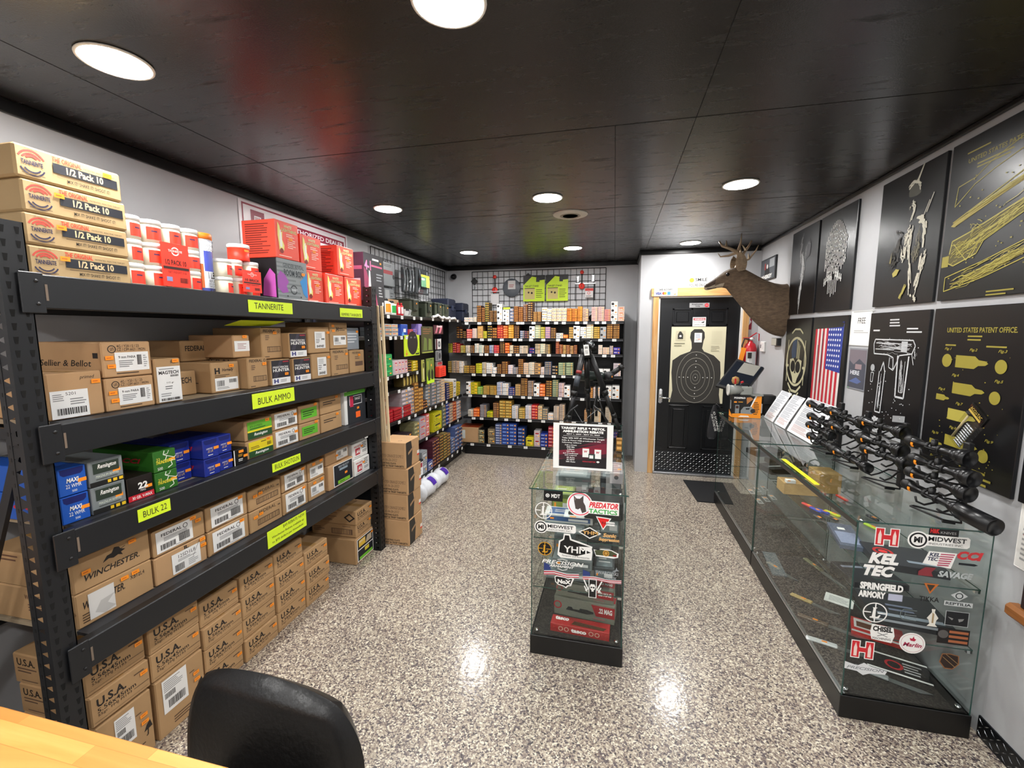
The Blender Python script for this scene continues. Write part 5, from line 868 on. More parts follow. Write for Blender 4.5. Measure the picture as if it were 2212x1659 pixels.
# ================================================================ CLAY TARGET CARTONS, LATHS, BAGS
for k in range(4):
    INKC = [('t', 'WHITE FLYER ORANGE DOME 2', -.0, .48, 1, .60, INK)]
    z0 = .1985*k; dx = (0, -.006, .002, -.010)[k]
    w = .225; d = .232; h = .1965; mb = MB(); mb.box(-w/2, w/2, -d/2, d/2, 0, h, CARD2, .004)
    mb.art(fmY(w, d, h), ([('t', 'WHTFSV ORANGE DOME 2', .06, .42, .92, .54, mat('6a5140'), .3, 0), ('t', 'U.S.A 06-26-2022', .04, .28, .70, .38, mat('6a5140'), .3, 0)] if k else [])+[('t', 'SPORTING CLAYS', .10, .16, .66, .23, INK, 0, .03), ('t', 'SKEET & TRAP TARGETS', .06, .06, .94, .13, INK, 0, .03), ('o', .10, .60, .07, mat('6a5140'), .3)])
    mb.art(fX(w, d, h), [('p', [(.06, .02), (.42, .02), (.50, .6), (.42, .98), (.06, .98)], '2a2622'), ('p', [(.20, .48), (.62, .66), (.62, .74), (.20, .58)], 'a88460'), ('r', .84, .26, .98, .46, 'ece4dc'), ('r', .84, .26, .98, .33, 'e0402a')])
    mb.art(fZ(w, d, h), [('o', .7, .25, .06, mat('6a5140'), .3), ('s', [(0, .55), (1, .55)], mat('a07c50'), .003)])
    tag(mb.build('clay_target_carton', None, (-1.455-w/2+dx, 2.97, z0)), f'tan SKEET & TRAP TARGETS carton, {("bottom", "second from bottom", "third from bottom", "top")[k]} of the stack beyond the rack', 'box', 'clay target cartons')
LATH = woodmat('lath_wood', 'd9bd92', 'ecd8b4', 2, 1, .6)
for q in range(4):
    mb = MB(); x = -1.672+q*.024; mb.box(-.010, .010, -.006, .006, 0, 1.0-.004*q, LATH, .002); o = mb.build('wood_lath', None, (x, 2.868+.004*(q % 2), .7905)); o.rotation_euler = (math.radians(.5), math.radians((-3.0, -2.2, -1.5, -1.0)[q]), 0)
    tag(o, f'tall thin wood lath on the clay target cartons, {("leftmost", "second", "third", "rightmost")[q]} of four', 'lath', 'wood laths')
BAG = mat('dfe3ea', .25, 0, .1, 30, .5)
for q, (y, z, r) in enumerate(((3.80, .075, .085), (4.13, .075, .08))):
    t = thing('plastic_bag_roll', ('white plastic bag roll with purple label, nearer one on the floor', 'white plastic bag roll with purple label, farther one on the floor')[q], 'bag', (-1.76, y, 0))
    R = random.Random(q); mb = MB(); prof = [(0, -.17), (.045, -.165)]+[(r+R.uniform(-.008, .008), -.15+.3*i/8) for i in range(9)]+[(.045, .165), (.012, .18), (.02, .21)]
    T = Matrix.Translation((0, 0, r)) @ Matrix.Rotation(-math.pi/2, 4, 'X'); mb.lathe(prof, BAG, T, 22)
    mb.v = [(x+.006*math.sin(30*y_+9*z_), y_, max(.002, z_+.005*math.sin(41*y_+7*x))) for x, y_, z_ in mb.v]; mb.build('roll', t)
    mb = MB(); P = []; n = 6
    for yy in (.02, .10):
        for i in range(n+1):
            a = math.radians(20+i*60/n); P.append(Vector(((r+.011)*math.cos(a), yy, r+(r+.011)*math.sin(a))))
    mb.add(P, [(i, i+1, n+2+i, n+1+i) for i in range(n)], mat('4a28a0', .4), True); mb.build('label_band', t)

# ================================================================ GLASS DISPLAY CASES
CHIP = mat('060607', .4)
CARPET = mat('24211e', .95, 0, .5, 260)
def display_case(label, x0, x1, y0, y1, shelves, ends, front='xneg'):
    # black plinth, glass box with edges, glass shelves, metal clips
    cx, cy = (x0+x1)/2, (y0+y1)/2; w, d = x1-x0, y1-y0; H = .860
    t = thing('glass_display_case', label, 'display case', (cx, cy, 0))
    mb = MB(); mb.box(-w/2, w/2, -d/2, d/2, 0, .10, CHIP, .002); mb.build('base', t)
    mb = MB(); mb.box(-w/2+.015, w/2-.015, -d/2+.015, d/2-.015, .10, .104, CARPET); mb.build('deck', t)
    g = .0045; e = .006
    def pane(nm, a):
        mb = MB(); x_0, x_1, y_0, y_1, z_0, z_1 = a; v = [(x, y, z) for x in a[:2] for y in a[2:4] for z in a[4:]]
        fs = [(0, 1, 3, 2), (4, 6, 7, 5), (0, 4, 5, 1), (2, 3, 7, 6), (0, 2, 6, 4), (1, 5, 7, 3)]
        dim = (x_1-x_0, y_1-y_0, z_1-z_0); ax = dim.index(min(dim)); big = {0: (0, 1), 1: (2, 3), 2: (4, 5)}[ax]
        mid = [(x_0+x_1)/2, (y_0+y_1)/2, (z_0+z_1)/2]
        # a single refracting-free sheet for the broad face, green solid rim for the edges
        q = [list(v[i]) for i in fs[big[0]]]
        for p in q: p[ax] = mid[ax]
        mb.add(q, [(0, 1, 2, 3)], GLASS); mb.add(v, [f for i, f in enumerate(fs) if i not in big], GEDGE); return mb.build(nm, t)
    ins = .004
    pane('glass_side', (-w/2+ins, -w/2+ins+g, -d/2+ins, d/2-ins, .10, H-e)); pane('glass_side', (w/2-ins-g, w/2-ins, -d/2+ins, d/2-ins, .10, H-e))
    if ends[0]: pane('glass_end', (-w/2+ins, w/2-ins, -d/2+ins, -d/2+ins+g, .10, H-e))
    if ends[1]: pane('glass_end', (-w/2+ins, w/2-ins, d/2-ins-g, d/2-ins, .10, H-e))
    pane('glass_top', (-w/2-.006, w/2+.006, -d/2-(.006 if ends[0] else 0), d/2+(.006 if ends[1] else 0), H-e, H))
    for z, ww in shelves:
        s = pane('glass_shelf', (-w/2+.012 if front == 'c' else w/2-ww, w/2-.012, -d/2+.02, d/2-.02, z, z+.005))
    mb = MB(); 
    for xx in (-w/2+.03, w/2-.03):
        for yy in (-d/2+.03, d/2-.03):
            mb.lathe([(0, .104), (.010, .104), (.010, .116), (0, .117)], CHR, Matrix.Translation((xx, yy, 0)), 10); mb.lathe([(0, H-.020), (.008, H-.020), (.008, H-.007), (0, H-.007)], CHR, Matrix.Translation((xx, yy, 0)), 10)
    for z, ww in shelves:
        for yy in (-d/2+.02, d/2-.03): mb.box(w/2-.03, w/2-.012, yy, yy+.012, z-.012, z, CHR)
    mb.build('clip', t)
    if front == 'xneg':
        mb = MB(); mb.box(-w/2+.002, -w/2+.012, -d/2+.01, d/2-.01, .10, .110, SILV, .002); mb.box(-w/2+.014, -w/2+.022, -d/2+.01, d/2-.01, .10, .106, SILV, .002); mb.build('door_track', t)
        mb = MB(); mb.box(-w/2+.001, -w/2+.012, -d/2+.01, d/2-.01, H-.034, H-.007, mat('55524e', .4, .6), .002); mb.build('top_rail', t)
    return t
CC = display_case('tall narrow glass display case with decals standing in the middle of the floor', -.372, .076, 1.985, 3.505, ((.345, 0), (.60, 0)), (1, 1), 'c')
RC1 = display_case('near glass display case of knives with decals along the right wall', .951, 1.403, 1.915, 3.135, ((.36, .30), (.61, .36)), (1, 1))
RC2 = display_case('far glass display case beside the door along the right wall', .951, 1.403, 3.145, 4.300, ((.36, .36), (.61, .36)), (1, 1))
mb = MB(); mb.box(-.012, .012, -.22, .22, 0, .0006, mat('e6ee1e', .5)); mb.art(Frame((-.012, -.22, .0006), (1, 0, 0), (0, 1, 0), .024, .44), [('l', .3, .2, .6, .8, mat('b8c018'), 3)])
tag(mb.build('yellow_tape_strip', None, (.975, 2.55, .8605)), 'fluorescent yellow tape strip on the edge of the near counter top', 'tape')

# ---- decals. all lie on the glass of the case ends
def decal(label, F, box, ops, shape=None):
    x0, z0, x1, z1 = box; w = x1-x0; h = z1-z0; mb = MB(); S = Frame((-w/2, -.0004, 0), (1, 0, 0), (0, 0, 1), w, h)
    mb.art(S, ops); o = mb.build('decal', None, (x0+w/2, F, z0)); return tag(o, label, 'decal')
YC, YR = 1.9885, 1.9185
K0 = mat('101114', .4)
def rr(a, b_, c, d, m): return ('p', [(a+.04, b_), (c-.04, b_), (c, b_+.1), (c, d-.1), (c-.04, d), (a+.04, d), (a, d-.1), (a, b_+.1)], m)
def leaf(m): return [('o', .5, .5, .5, m, .10), ('p', [(.30, .22), (.66, .22), (.74, .40), (.68, .40), (.60, .30), (.48, .30), (.52, .70), (.60, .76), (.38, .76), (.42, .70), (.38, .30), (.30, .28)], m), ('r', .02, .475, .34, .525, m), ('r', .60, .475, .98, .525, m), ('r', .475, .02, .525, .98, m)]
MIDW = [rr(.14, .22, 1, .86, WHT), ('d', .155, .5, .50, WHT), ('d', .155, .5, .42, K0), ('d', .155, .5, .33, WHT), ('t', 'MI', .085, .34, .225, .68, K0, 0, .05), ('t', 'MIDWEST', .32, .50, .94, .76, K0, 0, .02), ('t', 'INDUSTRIES INC.', .34, .30, .90, .42, mat('555555'))]
decal('black rectangular decal with three white letters, top of the centre case', YC, (-.308, .800, -.218, .852), [('r', 0, 0, 1, 1, K0), ('o', .20, .5, .18, WHT, .35), ('d', .2, .5, .07, WHT), ('t', 'MDT', .40, .32, .86, .68, WHT, 0, .03)])
decal('large red-ringed round decal with a coyote head and lettering', YC, (-.198, .737, .041, .856), [('d', .25, .5, .50, WHT), ('d', .25, .5, .46, 'e8405a'), ('d', .25, .5, .42, 'eef0f4'), ('p', [(.17, .30), (.14, .62), (.13, .84), (.19, .72), (.25, .72), (.32, .86), (.32, .60), (.36, .45), (.38, .22), (.30, .14), (.26, .34), (.22, .28)], '4a4240'), ('p', [(.15, .78), (.17, .7), (.155, .62)], '9a8a84'),
   ('r', .42, .36, 1, .68, WHT), ('r', .42, .16, 1, .38, WHT), ('t', 'PREDATOR', .43, .40, .98, .64, 'e02838', .3, .04), ('t', 'TACTICS', .43, .18, .97, .36, '38a848', 0, .03)])
decal('white ring decal with cross hairs and letter L, upper left of the centre case', YC, (-.351, .708, -.266, .791), leaf(WHT))
decal('white lozenge decal with black round monogram on the centre case', YC, (-.351, .635, -.154, .699), MIDW)
decal('red upturned triangle decal on the centre case', YC, (-.063, .680, .023, .745), [('p', [(0, 1), (.82, .92), (.40, 0)], WHT), ('p', [(.08, .92), (.74, .86), (.40, .12)], 'e02020'), ('r', .55, .38, 1, .66, WHT), ('t', 'Trijicon', .30, .42, .98, .62, K0, 0, .02)])
decal('gold and white diamond decal with golden script beside it', YC, (-.143, .615, .048, .689), [('p', [(0, .62), (.28, 1), (.56, .62), (.28, .22)], WHT), ('p', [(.05, .62), (.28, .92), (.51, .62), (.28, .30)], K0), ('t', 'YHM', .10, .50, .48, .74, 'd8a860', 0, .03), ('t', 'Sonic', .60, .44, .92, .70, 'e0b070', .2, .05), ('t', 'Suppression', .50, .12, .99, .40, 'e0b070', .2, .05)])
decal('black and yellow round decal with cross hairs and letter L', YC, (-.335, .524, -.267, .592), [('d', .5, .5, .5, K0)]+leaf('d8a020'))
decal('white-outlined black decal with a marksman silhouette', YC, (-.240, .508, -.075, .645), [('p', [(0, .2), (.04, .72), (.16, .80), (.18, 1), (.36, 1), (.40, .82), (.62, .76), (1, .62), (.98, .54), (1, .42), (.98, .12), (.1, .1)], WHT), ('p', [(.05, .3), (.08, .68), (.19, .78), (.21, .94), (.33, .94), (.36, .78), (.60, .70), (.94, .60), (.60, .58), (.96, .40), (.55, .22), (.1, .28)], K0), ('t', 'YHM', .18, .32, .84, .56, WHT, 0, .02), ('t', 'Firearms and Accessories', .14, .16, .92, .23, K0)])
decal('small camouflage decal with a gold medallion, right side of the centre case', YC, (-.070, .538, .045, .596), [('p', [(0, .75), (.2, .70), (.3, .85), (.7, .85), (.85, .72), (1, .6), (.98, .25), (.8, .15), (.1, .2)], WHT), ('p', [(.04, .68), (.3, .78), (.7, .78), (.94, .55), (.9, .3), (.1, .3)], '4a5034'), ('d', .5, .52, .26, 'c89840'), ('o', .5, .52, .18, '6a4418', .3), ('r', .78, .32, .92, .46, '8a2018')])
decal('slanted two-line white lettering decal on the centre case', YC, (-.315, .455, -.115, .515), [('t', 'PRECISION', .0, .50, 1, .84, WHT, .3, .02), ('t', 'ARMAMENT', .18, .26, .78, .46, WHT, .3, .03), ('s', [(.38, .92), (.5, 1.0), (.62, .92)], WHT, .003), ('s', [(.38, .18), (.5, .05), (.62, .18)], WHT, .003)])
FLG = [('p', [(0, .35), (.3, .45), (.65, .30), (1, .40), (1, .05), (.7, 0), (.3, .12), (0, .02)], 'e8e6e8'), ('p', [(0, .30), (.3, .38), (.65, .24), (1, .34), (1, .26), (.65, .16), (.3, .30), (0, .20)], 'b82838'), ('p', [(0, .12), (.3, .22), (.65, .08), (1, .17), (1, .10), (.65, .02), (.3, .14), (0, .04)], 'b82838'), ('p', [(.0, .98), (.18, .8), (.20, .45), (0, .36)], '2c3c78')]
decal('waving striped flag decal beneath the slanted white lettering', YC+.001, (-.305, .422, -.136, .490), FLG)
decal('waving striped flag decal beneath the grey lettering and small bird', YC+.001, (-.118, .422, .061, .475), FLG)
decal('grey capital lettering decal with a small bird', YC, (-.057, .438, .050, .505), [('t', 'SWAROVSKI', 0, .36, .95, .60, 'b8bcc0'), ('t', 'OPTIK', .45, .02, .9, .26, 'a8acb0'), ('p', [(.70, .68), (.84, .80), (.88, 1), (.92, .82), (1, .74), (.86, .70), (.84, .6)], '8a9094')])
decal('white decal shaped like a map of the United States', YC, (-.253, .368, -.158, .428), [('p', [(0, .9), (.1, 1), (.55, .95), (.7, .85), (.85, .98), (1, .9), (.9, .5), (.85, .25), (.7, .2), (.6, 0), (.45, .15), (.2, .22), (.04, .45)], WHT), ('p', [(.05, .85), (.12, .93), (.55, .88), (.7, .78), (.84, .88), (.9, .85), (.83, .5), (.8, .32), (.66, .28), (.58, .12), (.45, .22), (.22, .3), (.08, .5)], K0), ('t', 'NoX', .16, .36, .84, .72, WHT, 0, .06)])
decal('black banner decal with white skull between crossed rifles', YC, (-.113, .338, -.028, .431), [('r', .28, 0, .72, 1, WHT), ('r', .32, .03, .68, .97, K0), ('s', [(0, .95), (.25, .45), (.1, .35)], WHT, .006), ('s', [(1, .95), (.75, .45), (.95, .35)], WHT, .006), ('s', [(.04, .6), (.2, .3)], WHT, .005), ('s', [(.96, .6), (.8, .3)], WHT, .005), ('p', [(.34, .62), (.40, .74), (.60, .74), (.66, .62), (.62, .46), (.56, .42), (.56, .34), (.44, .34), (.44, .42), (.38, .46)], WHT), ('d', .44, .56, .045, K0), ('d', .56, .56, .045, K0)])
HH = [('p', [(0, 0), (.40, 0), (.40, .32), (.60, .32), (.60, 0), (1, 0), (1, 1), (.60, 1), (.60, .66), (.40, .66), (.40, 1), (0, 1)], WHT), ('p', [(.04, .05), (.36, .05), (.36, .37), (.64, .37), (.64, .05), (.96, .05), (.96, .95), (.64, .95), (.64, .61), (.36, .61), (.36, .95), (.04, .95)], 'd02830'), ('p', [(.13, .12), (.27, .12), (.27, .6), (.20, .88), (.13, .6)], 'f4d8d0'), ('p', [(.73, .12), (.87, .12), (.87, .6), (.80, .88), (.73, .6)], 'f4d8d0')]
decal('large red H decal with two bullets, top of the near counter end', YR, (1.017, .762, 1.099, .837), HH)
decal('red H decal with two bullets, low on the near counter end', YR, (.973, .275, 1.055, .353), HH)
decal('thin black decal with red and grey letters at the top', YR, (1.192, .824, 1.287, .856), [('r', 0, 0, 1, 1, K0), ('t', 'H&K', .05, .25, .36, .8, 'e02828', 0, .05), ('t', 'KNIVES', .40, .25, .92, .55, 'b8b8b8')])
decal('white lozenge decal with black round monogram on the near counter end', YR, (1.130, .765, 1.326, .835), MIDW)
decal('big white slanted two-line lettering decal', YR, (.988, .630, 1.116, .735), [('t', 'KEL', .12, .54, .92, .98, WHT, .25, .06), ('t', 'TEC', .0, .04, .84, .48, WHT, .25, .06)])
decal('white flag-shaped decal with red stripes and small lettering', YR, (1.183, .696, 1.290, .759), [('p', [(.16, 1), (1, 1), (.86, 0), (0, .18)], WHT), ('t', 'KEL', .18, .68, .50, .92, '3a4058', .2, .04), ('t', 'TEC', .14, .40, .46, .64, '3a4058', .2, .04)]+[('p', [(.52-.03*i*.5, .90-.14*i), (.94-.03*i, .92-.14*i), (.93-.03*i, .85-.14*i), (.51-.03*i*.5, .83-.14*i)], 'b84060') for i in range(6)])
decal('red three-letter decal with a small cartridge below', YR, (1.290, .712, 1.372, .771), [('t', 'CCI', 0, .42, 1, 1, 'd83a40', .25, .06), ('p', [(.1, .06), (.7, .04), (.85, .12), (.7, .20), (.1, .2)], '20262c')])
decal('grey slanted lettering decal with a dark red shape before it', YR, (1.173, .653, 1.349, .695), [('p', [(.0, .5), (.12, .95), (.32, .95), (.24, .5), (.28, .1), (0, .1)], '8a3038'), ('t', 'SAVAGE', .36, .15, 1, .75, 'b8c0c0', .25, .05)])
decal('white upright two-line lettering decal with a small flag', YR, (.980, .537, 1.131, .609), [('t', 'SPRINGFIELD', .02, .54, 1, .96, WHT, 0, .06), ('t', 'ARMORY', 0, .06, .62, .46, WHT, 0, .06), ('r', .68, .04, 1, .42, 'b8bcd0')])
decal('orange upturned triangle decal with dark letters below', YR, (1.186, .554, 1.251, .628), [('p', [(.15, 1), (.9, 1), (.5, .42)], 'c06a28'), ('p', [(.3, .93), (.72, .93), (.5, .55)], '3a3228'), ('t', 'TIKKA', 0, 0, 1, .26, '1c1e1e', 0, .03)])
decal('grey diamond decal with an oval eye over a lettered bar', YR, (1.268, .547, 1.359, .610), [('p', [(.2, .7), (.5, 1), (.8, .7), (.5, .36)], 'c0c4c4'), ('o', .5, .68, .2, '30383a', .3), ('r', 0, .0, 1, .30, 'c4c8c8'), ('t', 'REPTILIA', .05, .06, .95, .24, '30383a', 0, .03)])
decal('white ring decal with cross hairs and letter L on the near counter end', YR, (1.002, .438, 1.086, .523), leaf(WHT))
decal('dull grey rounded E-shaped decal', YR, (1.127, .464, 1.187, .511), [('s', [(.95, .95), (.2, .95), (.05, .7), (.05, .3), (.2, .05), (.95, .05)], '6a7474', .003), ('s', [(.3, .5), (.95, .5)], '6a7474', .003), ('s', [(.3, .75), (.3, .25), (.95, .25)], '6a7474', .002)])
decal('pale praying statue decal on the near counter end', YR, (1.216, .452, 1.258, .526), [('p', [(.35, .98), (.65, .98), (.62, .8), (.95, .5), (.8, .35), (.75, .12), (.95, 0), (.1, 0), (.3, .15), (.2, .35), (.05, .45), (.4, .8)], 'e8e4d8'), ('p', [(.45, .8), (.6, .7), (.6, .2), (.45, .2)], 'a8906a')])
decal('black framed rectangle decal, right side of the near counter end', YR, (1.277, .465, 1.353, .526), [('r', 0, 0, 1, 1, 'a8acac'), ('r', .03, .04, .97, .96, K0), ('p', [(.1, .6), (.35, .5), (.3, .38)], '8a8a88'), ('p', [(.55, .5), (.8, .55), (.75, .4), (.6, .3)], '8a8a88')])
decal('white scroll-shaped decal with crossed tools', YR, (1.034, .359, 1.119, .436), [('p', [(.05, .95), (.92, .85), (1, .4), (.9, .0), (.08, .1), (0, .5)], WHT), ('t', 'CHISEL', .10, .56, .90, .86, K0, 0, .05), ('s', [(.3, .3), (.72, .5)], '8a8a8a', .003), ('s', [(.3, .5), (.72, .3)], '8a8a8a', .003), ('t', 'MACHINING', .12, .12, .86, .24, K0)])
decal('white round decal with a red horse rider', YR, (1.137, .327, 1.223, .415), [('d', .5, .5, .5, WHT), ('o', .5, .5, .44, 'd8b8b8', .06), ('t', 'Marlin', .14, .32, .88, .52, 'a82048', .3, .03), ('p', [(.42, .62), (.38, .74), (.48, .72), (.54, .84), (.56, .74), (.64, .70), (.58, .60)], 'b82040')])
decal('black and brown striped flag decal with an eagle', YR, (1.259, .388, 1.362, .453), [('r', 0, 0, 1, 1, '17100e'), ('d', .18, .6, .26, '5a5654')]+[('r', .36, .12+.3*i, .96, .28+.3*i, 'a8623c') for i in range(3)])
decal('dark brown shield decal at the bottom right', YR, (1.275, .282, 1.341, .349), [('p', [(.1, .95), (.5, 1), (.95, .92), (1, .4), (.7, .02), (.3, .02), (0, .4)], '8a5a34'), ('p', [(.14, .9), (.5, .95), (.9, .88), (.94, .42), (.68, .08), (.32, .08), (.06, .42)], '2a1a12'), ('s', [(.15, .75), (.85, .15)], '9a7a50', .002), ('s', [(.3, .93), (.95, .4)], '9a7a50', .002)])
decal('long white decal with a diamond centre at the bottom of the counter end', YR, (.957, .203, 1.107, .259), [('p', [(0, .9), (.3, .7), (.45, .98), (.6, .78), (1, .55), (.96, .28), (.6, .2), (.45, 0), (.3, .25), (0, .35)], 'dcdee0'), ('t', 'PRECISION', .05, .40, .94, .62, '8a8e92', .3, .02)])

# ---- things inside and on the centre case
def box2(name, label, cat, x, y, z, w, d, h, col, opsf=(), opst=(), rz=0, opsx=(), grp=None):
    mb = MB(); mb.box(-w/2, w/2, -d/2, d/2, 0, h, col, .0015); mb.art(fmY(w, d, h), list(opsf)); mb.art(fZ(w, d, h), list(opst))
    if opsx: mb.art(fmX(w, d, h), list(opsx))
    o = mb.build(name, None, (x, y, z)); o.rotation_euler.z = rz; return tag(o, label, cat, grp)
SM = [('o', .06, .55, .22, 'b02830', .3), ('p', [(.20, .35), (.24, .55), (.30, .55), (.32, .45), (.42, .45), (.44, .55), (.56, .55), (.66, .48), (.66, .38), (.56, .30), (.42, .32), (.32, .34)], '1c2020'), ('p', [(.62, .90), (1, .90), (1, .30), (.70, .30)], 'a82028'), ('t', '.22 MAG', .74, .50, .96, .78, WHT, 0, .04), ('l', .66, .1, .95, .25, mat('a86868'), 1)]
box2('scope_box', 'long olive-grey scope box on the floor of the centre case', 'box', -.115, 2.20, .104, .315, .085, .10, mat('7d7f72', .5), SM, SM, rz=-.10)
box2('scope_box', 'olive-grey scope box stacked on top of its longer twin in the centre case', 'box', -.115, 2.21, .205, .30, .08, .075, mat('7d7f72', .5), SM, SM, rz=-.10)
TS2 = [('r', .0, .0, 1, .5, '9a1c1c'), ('t', 'tasco', .36, .25, .62, .72, WHT, 0, .05), ('o', .18, .5, .28, 'c8a890', .3), ('o', .28, .5, .28, 'c8a890', .3), ('o', .70, .5, .28, 'c8a890', .3), ('o', .80, .5, .28, 'c8a890', .3)]
box2('scope_box', 'flat red scope box at the front bottom of the centre case', 'box', -.13, 2.06, .104, .29, .07, .042, mat('a82020', .45), TS2, [('t', 'tasco', .06, .5, .30, .9, WHT, 0, .05), ('p', [(.35, .2), (.9, .1), (.95, .4), (.4, .6)], '4a3018')], rz=-.06)
def scopebox(lb, x, y, z, w, d, h, c, a, rz=0): box2('optic_box', lb, 'box', x, y, z, w, d, h, mat(c, .45), [('r', .05, .2, .95, .8, a), ('r', .5, .3, .9, .6, 'd8d8d8'), ('r', .12, .4, .2, .6, ORA)], [('r', .1, .1, .9, .9, a), ('l', .2, .3, .8, .7, mat('c8c8c8'), 2)], rz)
for i, q in enumerate(((-.20, 2.15, .35, .22, .12, .05, '6a7678', '868e8c'), (-.18, 2.17, .401, .20, .12, .05, '767e80', '5c6468'), (-.02, 2.20, .35, .10, .16, .07, '3a4044', '6a7478'), (-.24, 2.42, .35, .12, .2, .12, '50585c', '8a9294'), (-.05, 2.45, .35, .14, .2, .10, '2a2e32', '6a7074'),
                       (-.22, 2.12, .605, .20, .09, .045, '7a868a', 'a8b4b6'), (-.20, 2.14, .651, .24, .10, .04, 'c8c8c4', '3a5a8a'), (.0, 2.16, .605, .09, .14, .10, '4a5254', '8a9698'), (-.25, 2.35, .605, .12, .14, .12, '5c6a3a', '8a9a4a'), (-.10, 2.36, .605, .12, .14, .10, '22282a', '4a5458'), (-.22, 2.62, .605, .2, .2, .14, '707a7c', 'a0a8a8'), (.0, 2.66, .605, .12, .25, .14, '30363a', '6a7478'), (-.2, 2.8, .35, .2, .3, .14, '4a5256', '88908f'), (.0, 2.85, .35, .12, .3, .12, '6a6e70', 'a0a4a4'), (-.15, 2.7, .104, .3, .4, .14, '3a3e40', '70787a'))):
    scopebox(f'{["lower grey", "upper grey", "narrow dark", "tall grey", "black"][i%5]} optics box, {["lower", "upper", "bottom"][0 if i < 5 or i in (12, 13) else 1 if i < 12 else 2]} level of the centre case, {["near the front glass", "second row", "third row", "far back"][min(3, int((q[1]-2.05)/.2))]}', *q)
for q, (x, y, z) in enumerate(((-.17, 2.10, .757), (-.14, 2.25, .757))):
    t = thing('holster_clip', ('black bracket on a white card, nearer one under the top glass of the centre case', 'black bracket on a white card, farther one under the top glass')[q], 'bracket', (x, y, z-.06))
    mb = MB(); mb.box(-.05, .05, -.045, .045, 0, .003, mat('d8dcda', .4)); mb.box(-.02, .01, -.045, -.035, .003, .004, ORA); mb.build('card', t)
    mb = MB(); mb.box(-.02, .02, -.015, .02, .003, .022, BLKM, .004); mb.box(-.03, .0, -.02, .0, .003, .016, BLKM, .003); mb.build('bracket', t)
mb = MB(); mb.box(-.09, .09, -.10, .10, 0, .09, mat('161c1e', .3), .006); tag(mb.build('optic_case', None, (-.03, 2.14, .7055)), 'black case under the top glass of the centre case', 'case')
box2('rimfire_sleeve', 'pale boxed cartridges at the right under the top glass', 'box', .03, 2.55, .7505, .07, .22, .06, mat('b8b0b4', .4), [('d', .5, .6, .2, K0)], [('l', .1, .1, .9, .9, mat('8a6a70'), 5), ('r', .6, .3, .9, .4, ORA)])
# rebate sign in a clear stand
t = thing('sign_holder', 'white bordered rebate sign reading TARGET RIFLE & PISTOL AMMUNITION REBATE', 'sign', (-.150, 2.30, .8605), None, -.005)
mb = MB(); mb.box(-.157, .157, -.0015, .0015, .004, .252, WHT); S = Frame((-.157, -.0018, .004), (1, 0, 0), (0, 0, 1), .314, .248)
mb.art(S, [('r', .10, .05, .90, .96, '1c1416'), ('p', [(.10, .40), (.4, .45), (.90, .62), (.90, .32), (.5, .28), (.10, .20)], '7a1830'), ('p', [(.4, .5), (.90, .72), (.90, .60)], '5a1428'), ('p', [(.10, .30), (.35, .36), (.6, .30), (.9, .38), (.9, .30), (.5, .22), (.10, .22)], '3a1420'),
  ('t', 'TARGET RIFLE & PISTOL', .13, .875, .87, .930, WHT, 0, .06), ('t', 'AMMUNITION REBATE', .16, .805, .84, .860, WHT, 0, .06), ('t', 'MAY 1, 2023 - MAY 31, 2023', .23, .755, .78, .785, WHT, 0, .03), ('r', .17, .728, .84, .733, WHT),
  ('t', 'Take 20% OFF all Winchester Target', .15, .660, .86, .700, WHT, 0, .02), ('t', 'Rifle & Pistol FMJ products in the', .15, .612, .80, .645, WHT, 0, .02), ('t', 'following calibers:', .15, .565, .48, .598, WHT, 0, .02)]
  + [('t', s_, .30-w_, .515-.046*i, .30+w_, .545-.046*i, WHT, 0, .02) for i, (s_, w_) in enumerate((('7.62 x 51mm', .10), ('300 Blk', .07), ('5.56mm', .06), ('223 Rem', .07), ('6.5 Creedmoor', .13), ('350 Legend', .10), ('45 Auto', .07), ('40 S&W', .07), ('380 Auto', .08)))]
  + [('r', .50, .28, .61, .49, WHT), ('r', .70, .26, .81, .48, WHT), ('r', .50, .47, .61, .49, 'c02838'), ('r', .70, .46, .81, .48, 'c02838'), ('t', 'W', .525, .38, .585, .43, 'b82838', .2, .05), ('t', 'W', .725, .37, .785, .42, 'b82838', .2, .05), ('r', .60, .25, .71, .36, '2c4038'), ('r', .615, .26, .68, .33, WHT), ('t', 'WINCHESTER', .50, .17, .72, .20, 'c03040', .2, .02), ('p', [(.73, .19), (.76, .215), (.79, .19), (.76, .165)], WHT)])
mb.build('printed_sheet', t)
mb = MB(); mb.box(-.160, .160, .0020, .0035, 0, .258, CLEAR); mb.box(-.160, .160, -.03, .06, 0, .003, CLEAR); mb.box(.158, .163, -.004, .03, 0, .22, CLEAR); mb.build('clear_stand', t)
# tripod standing on the case
t = thing('tripod', 'tall black carbon tripod standing on the centre display case', 'tripod', (-.16, 3.20, .8605))
AP = Vector((-.035, 0, .60))
for j, (fx, fy) in enumerate(((-.165, -.12), (.215, .05), (-.02, .28))):
    mb = MB(); A = AP+Vector((fx, fy, 0)).normalized()*.03-Vector((0, 0, .03)); F_ = Vector((fx, fy, .012)); D = F_-A
    m1 = A+D*.48; m2 = A+D*.78
    mb.cyl(A, m1, .0205, BLKM); mb.cyl(m1-D*.02, m1+D*.04, .0235, BLK); mb.cyl(m1, m2, .0165, BLKM); mb.cyl(m2-D*.01, m2+D*.04, .0195, BLK); mb.cyl(m2, F_, .0135, BLKM)
    if j == 0: mb.cyl(A+D*.20, A+D*.24, .0208, mat('8a2a28', .5)); mb.cyl(A+D*.27, A+D*.40, .0207, mat('3a4048', .5))
    lg = mb.build('leg', t); mb = MB(); mb.lathe([(0, -.012), (.016, -.011), (.018, 0), (.016, .008), (0, .01)], BLK, Matrix.Translation(F_), 12); mb.build('rubber_foot', lg)
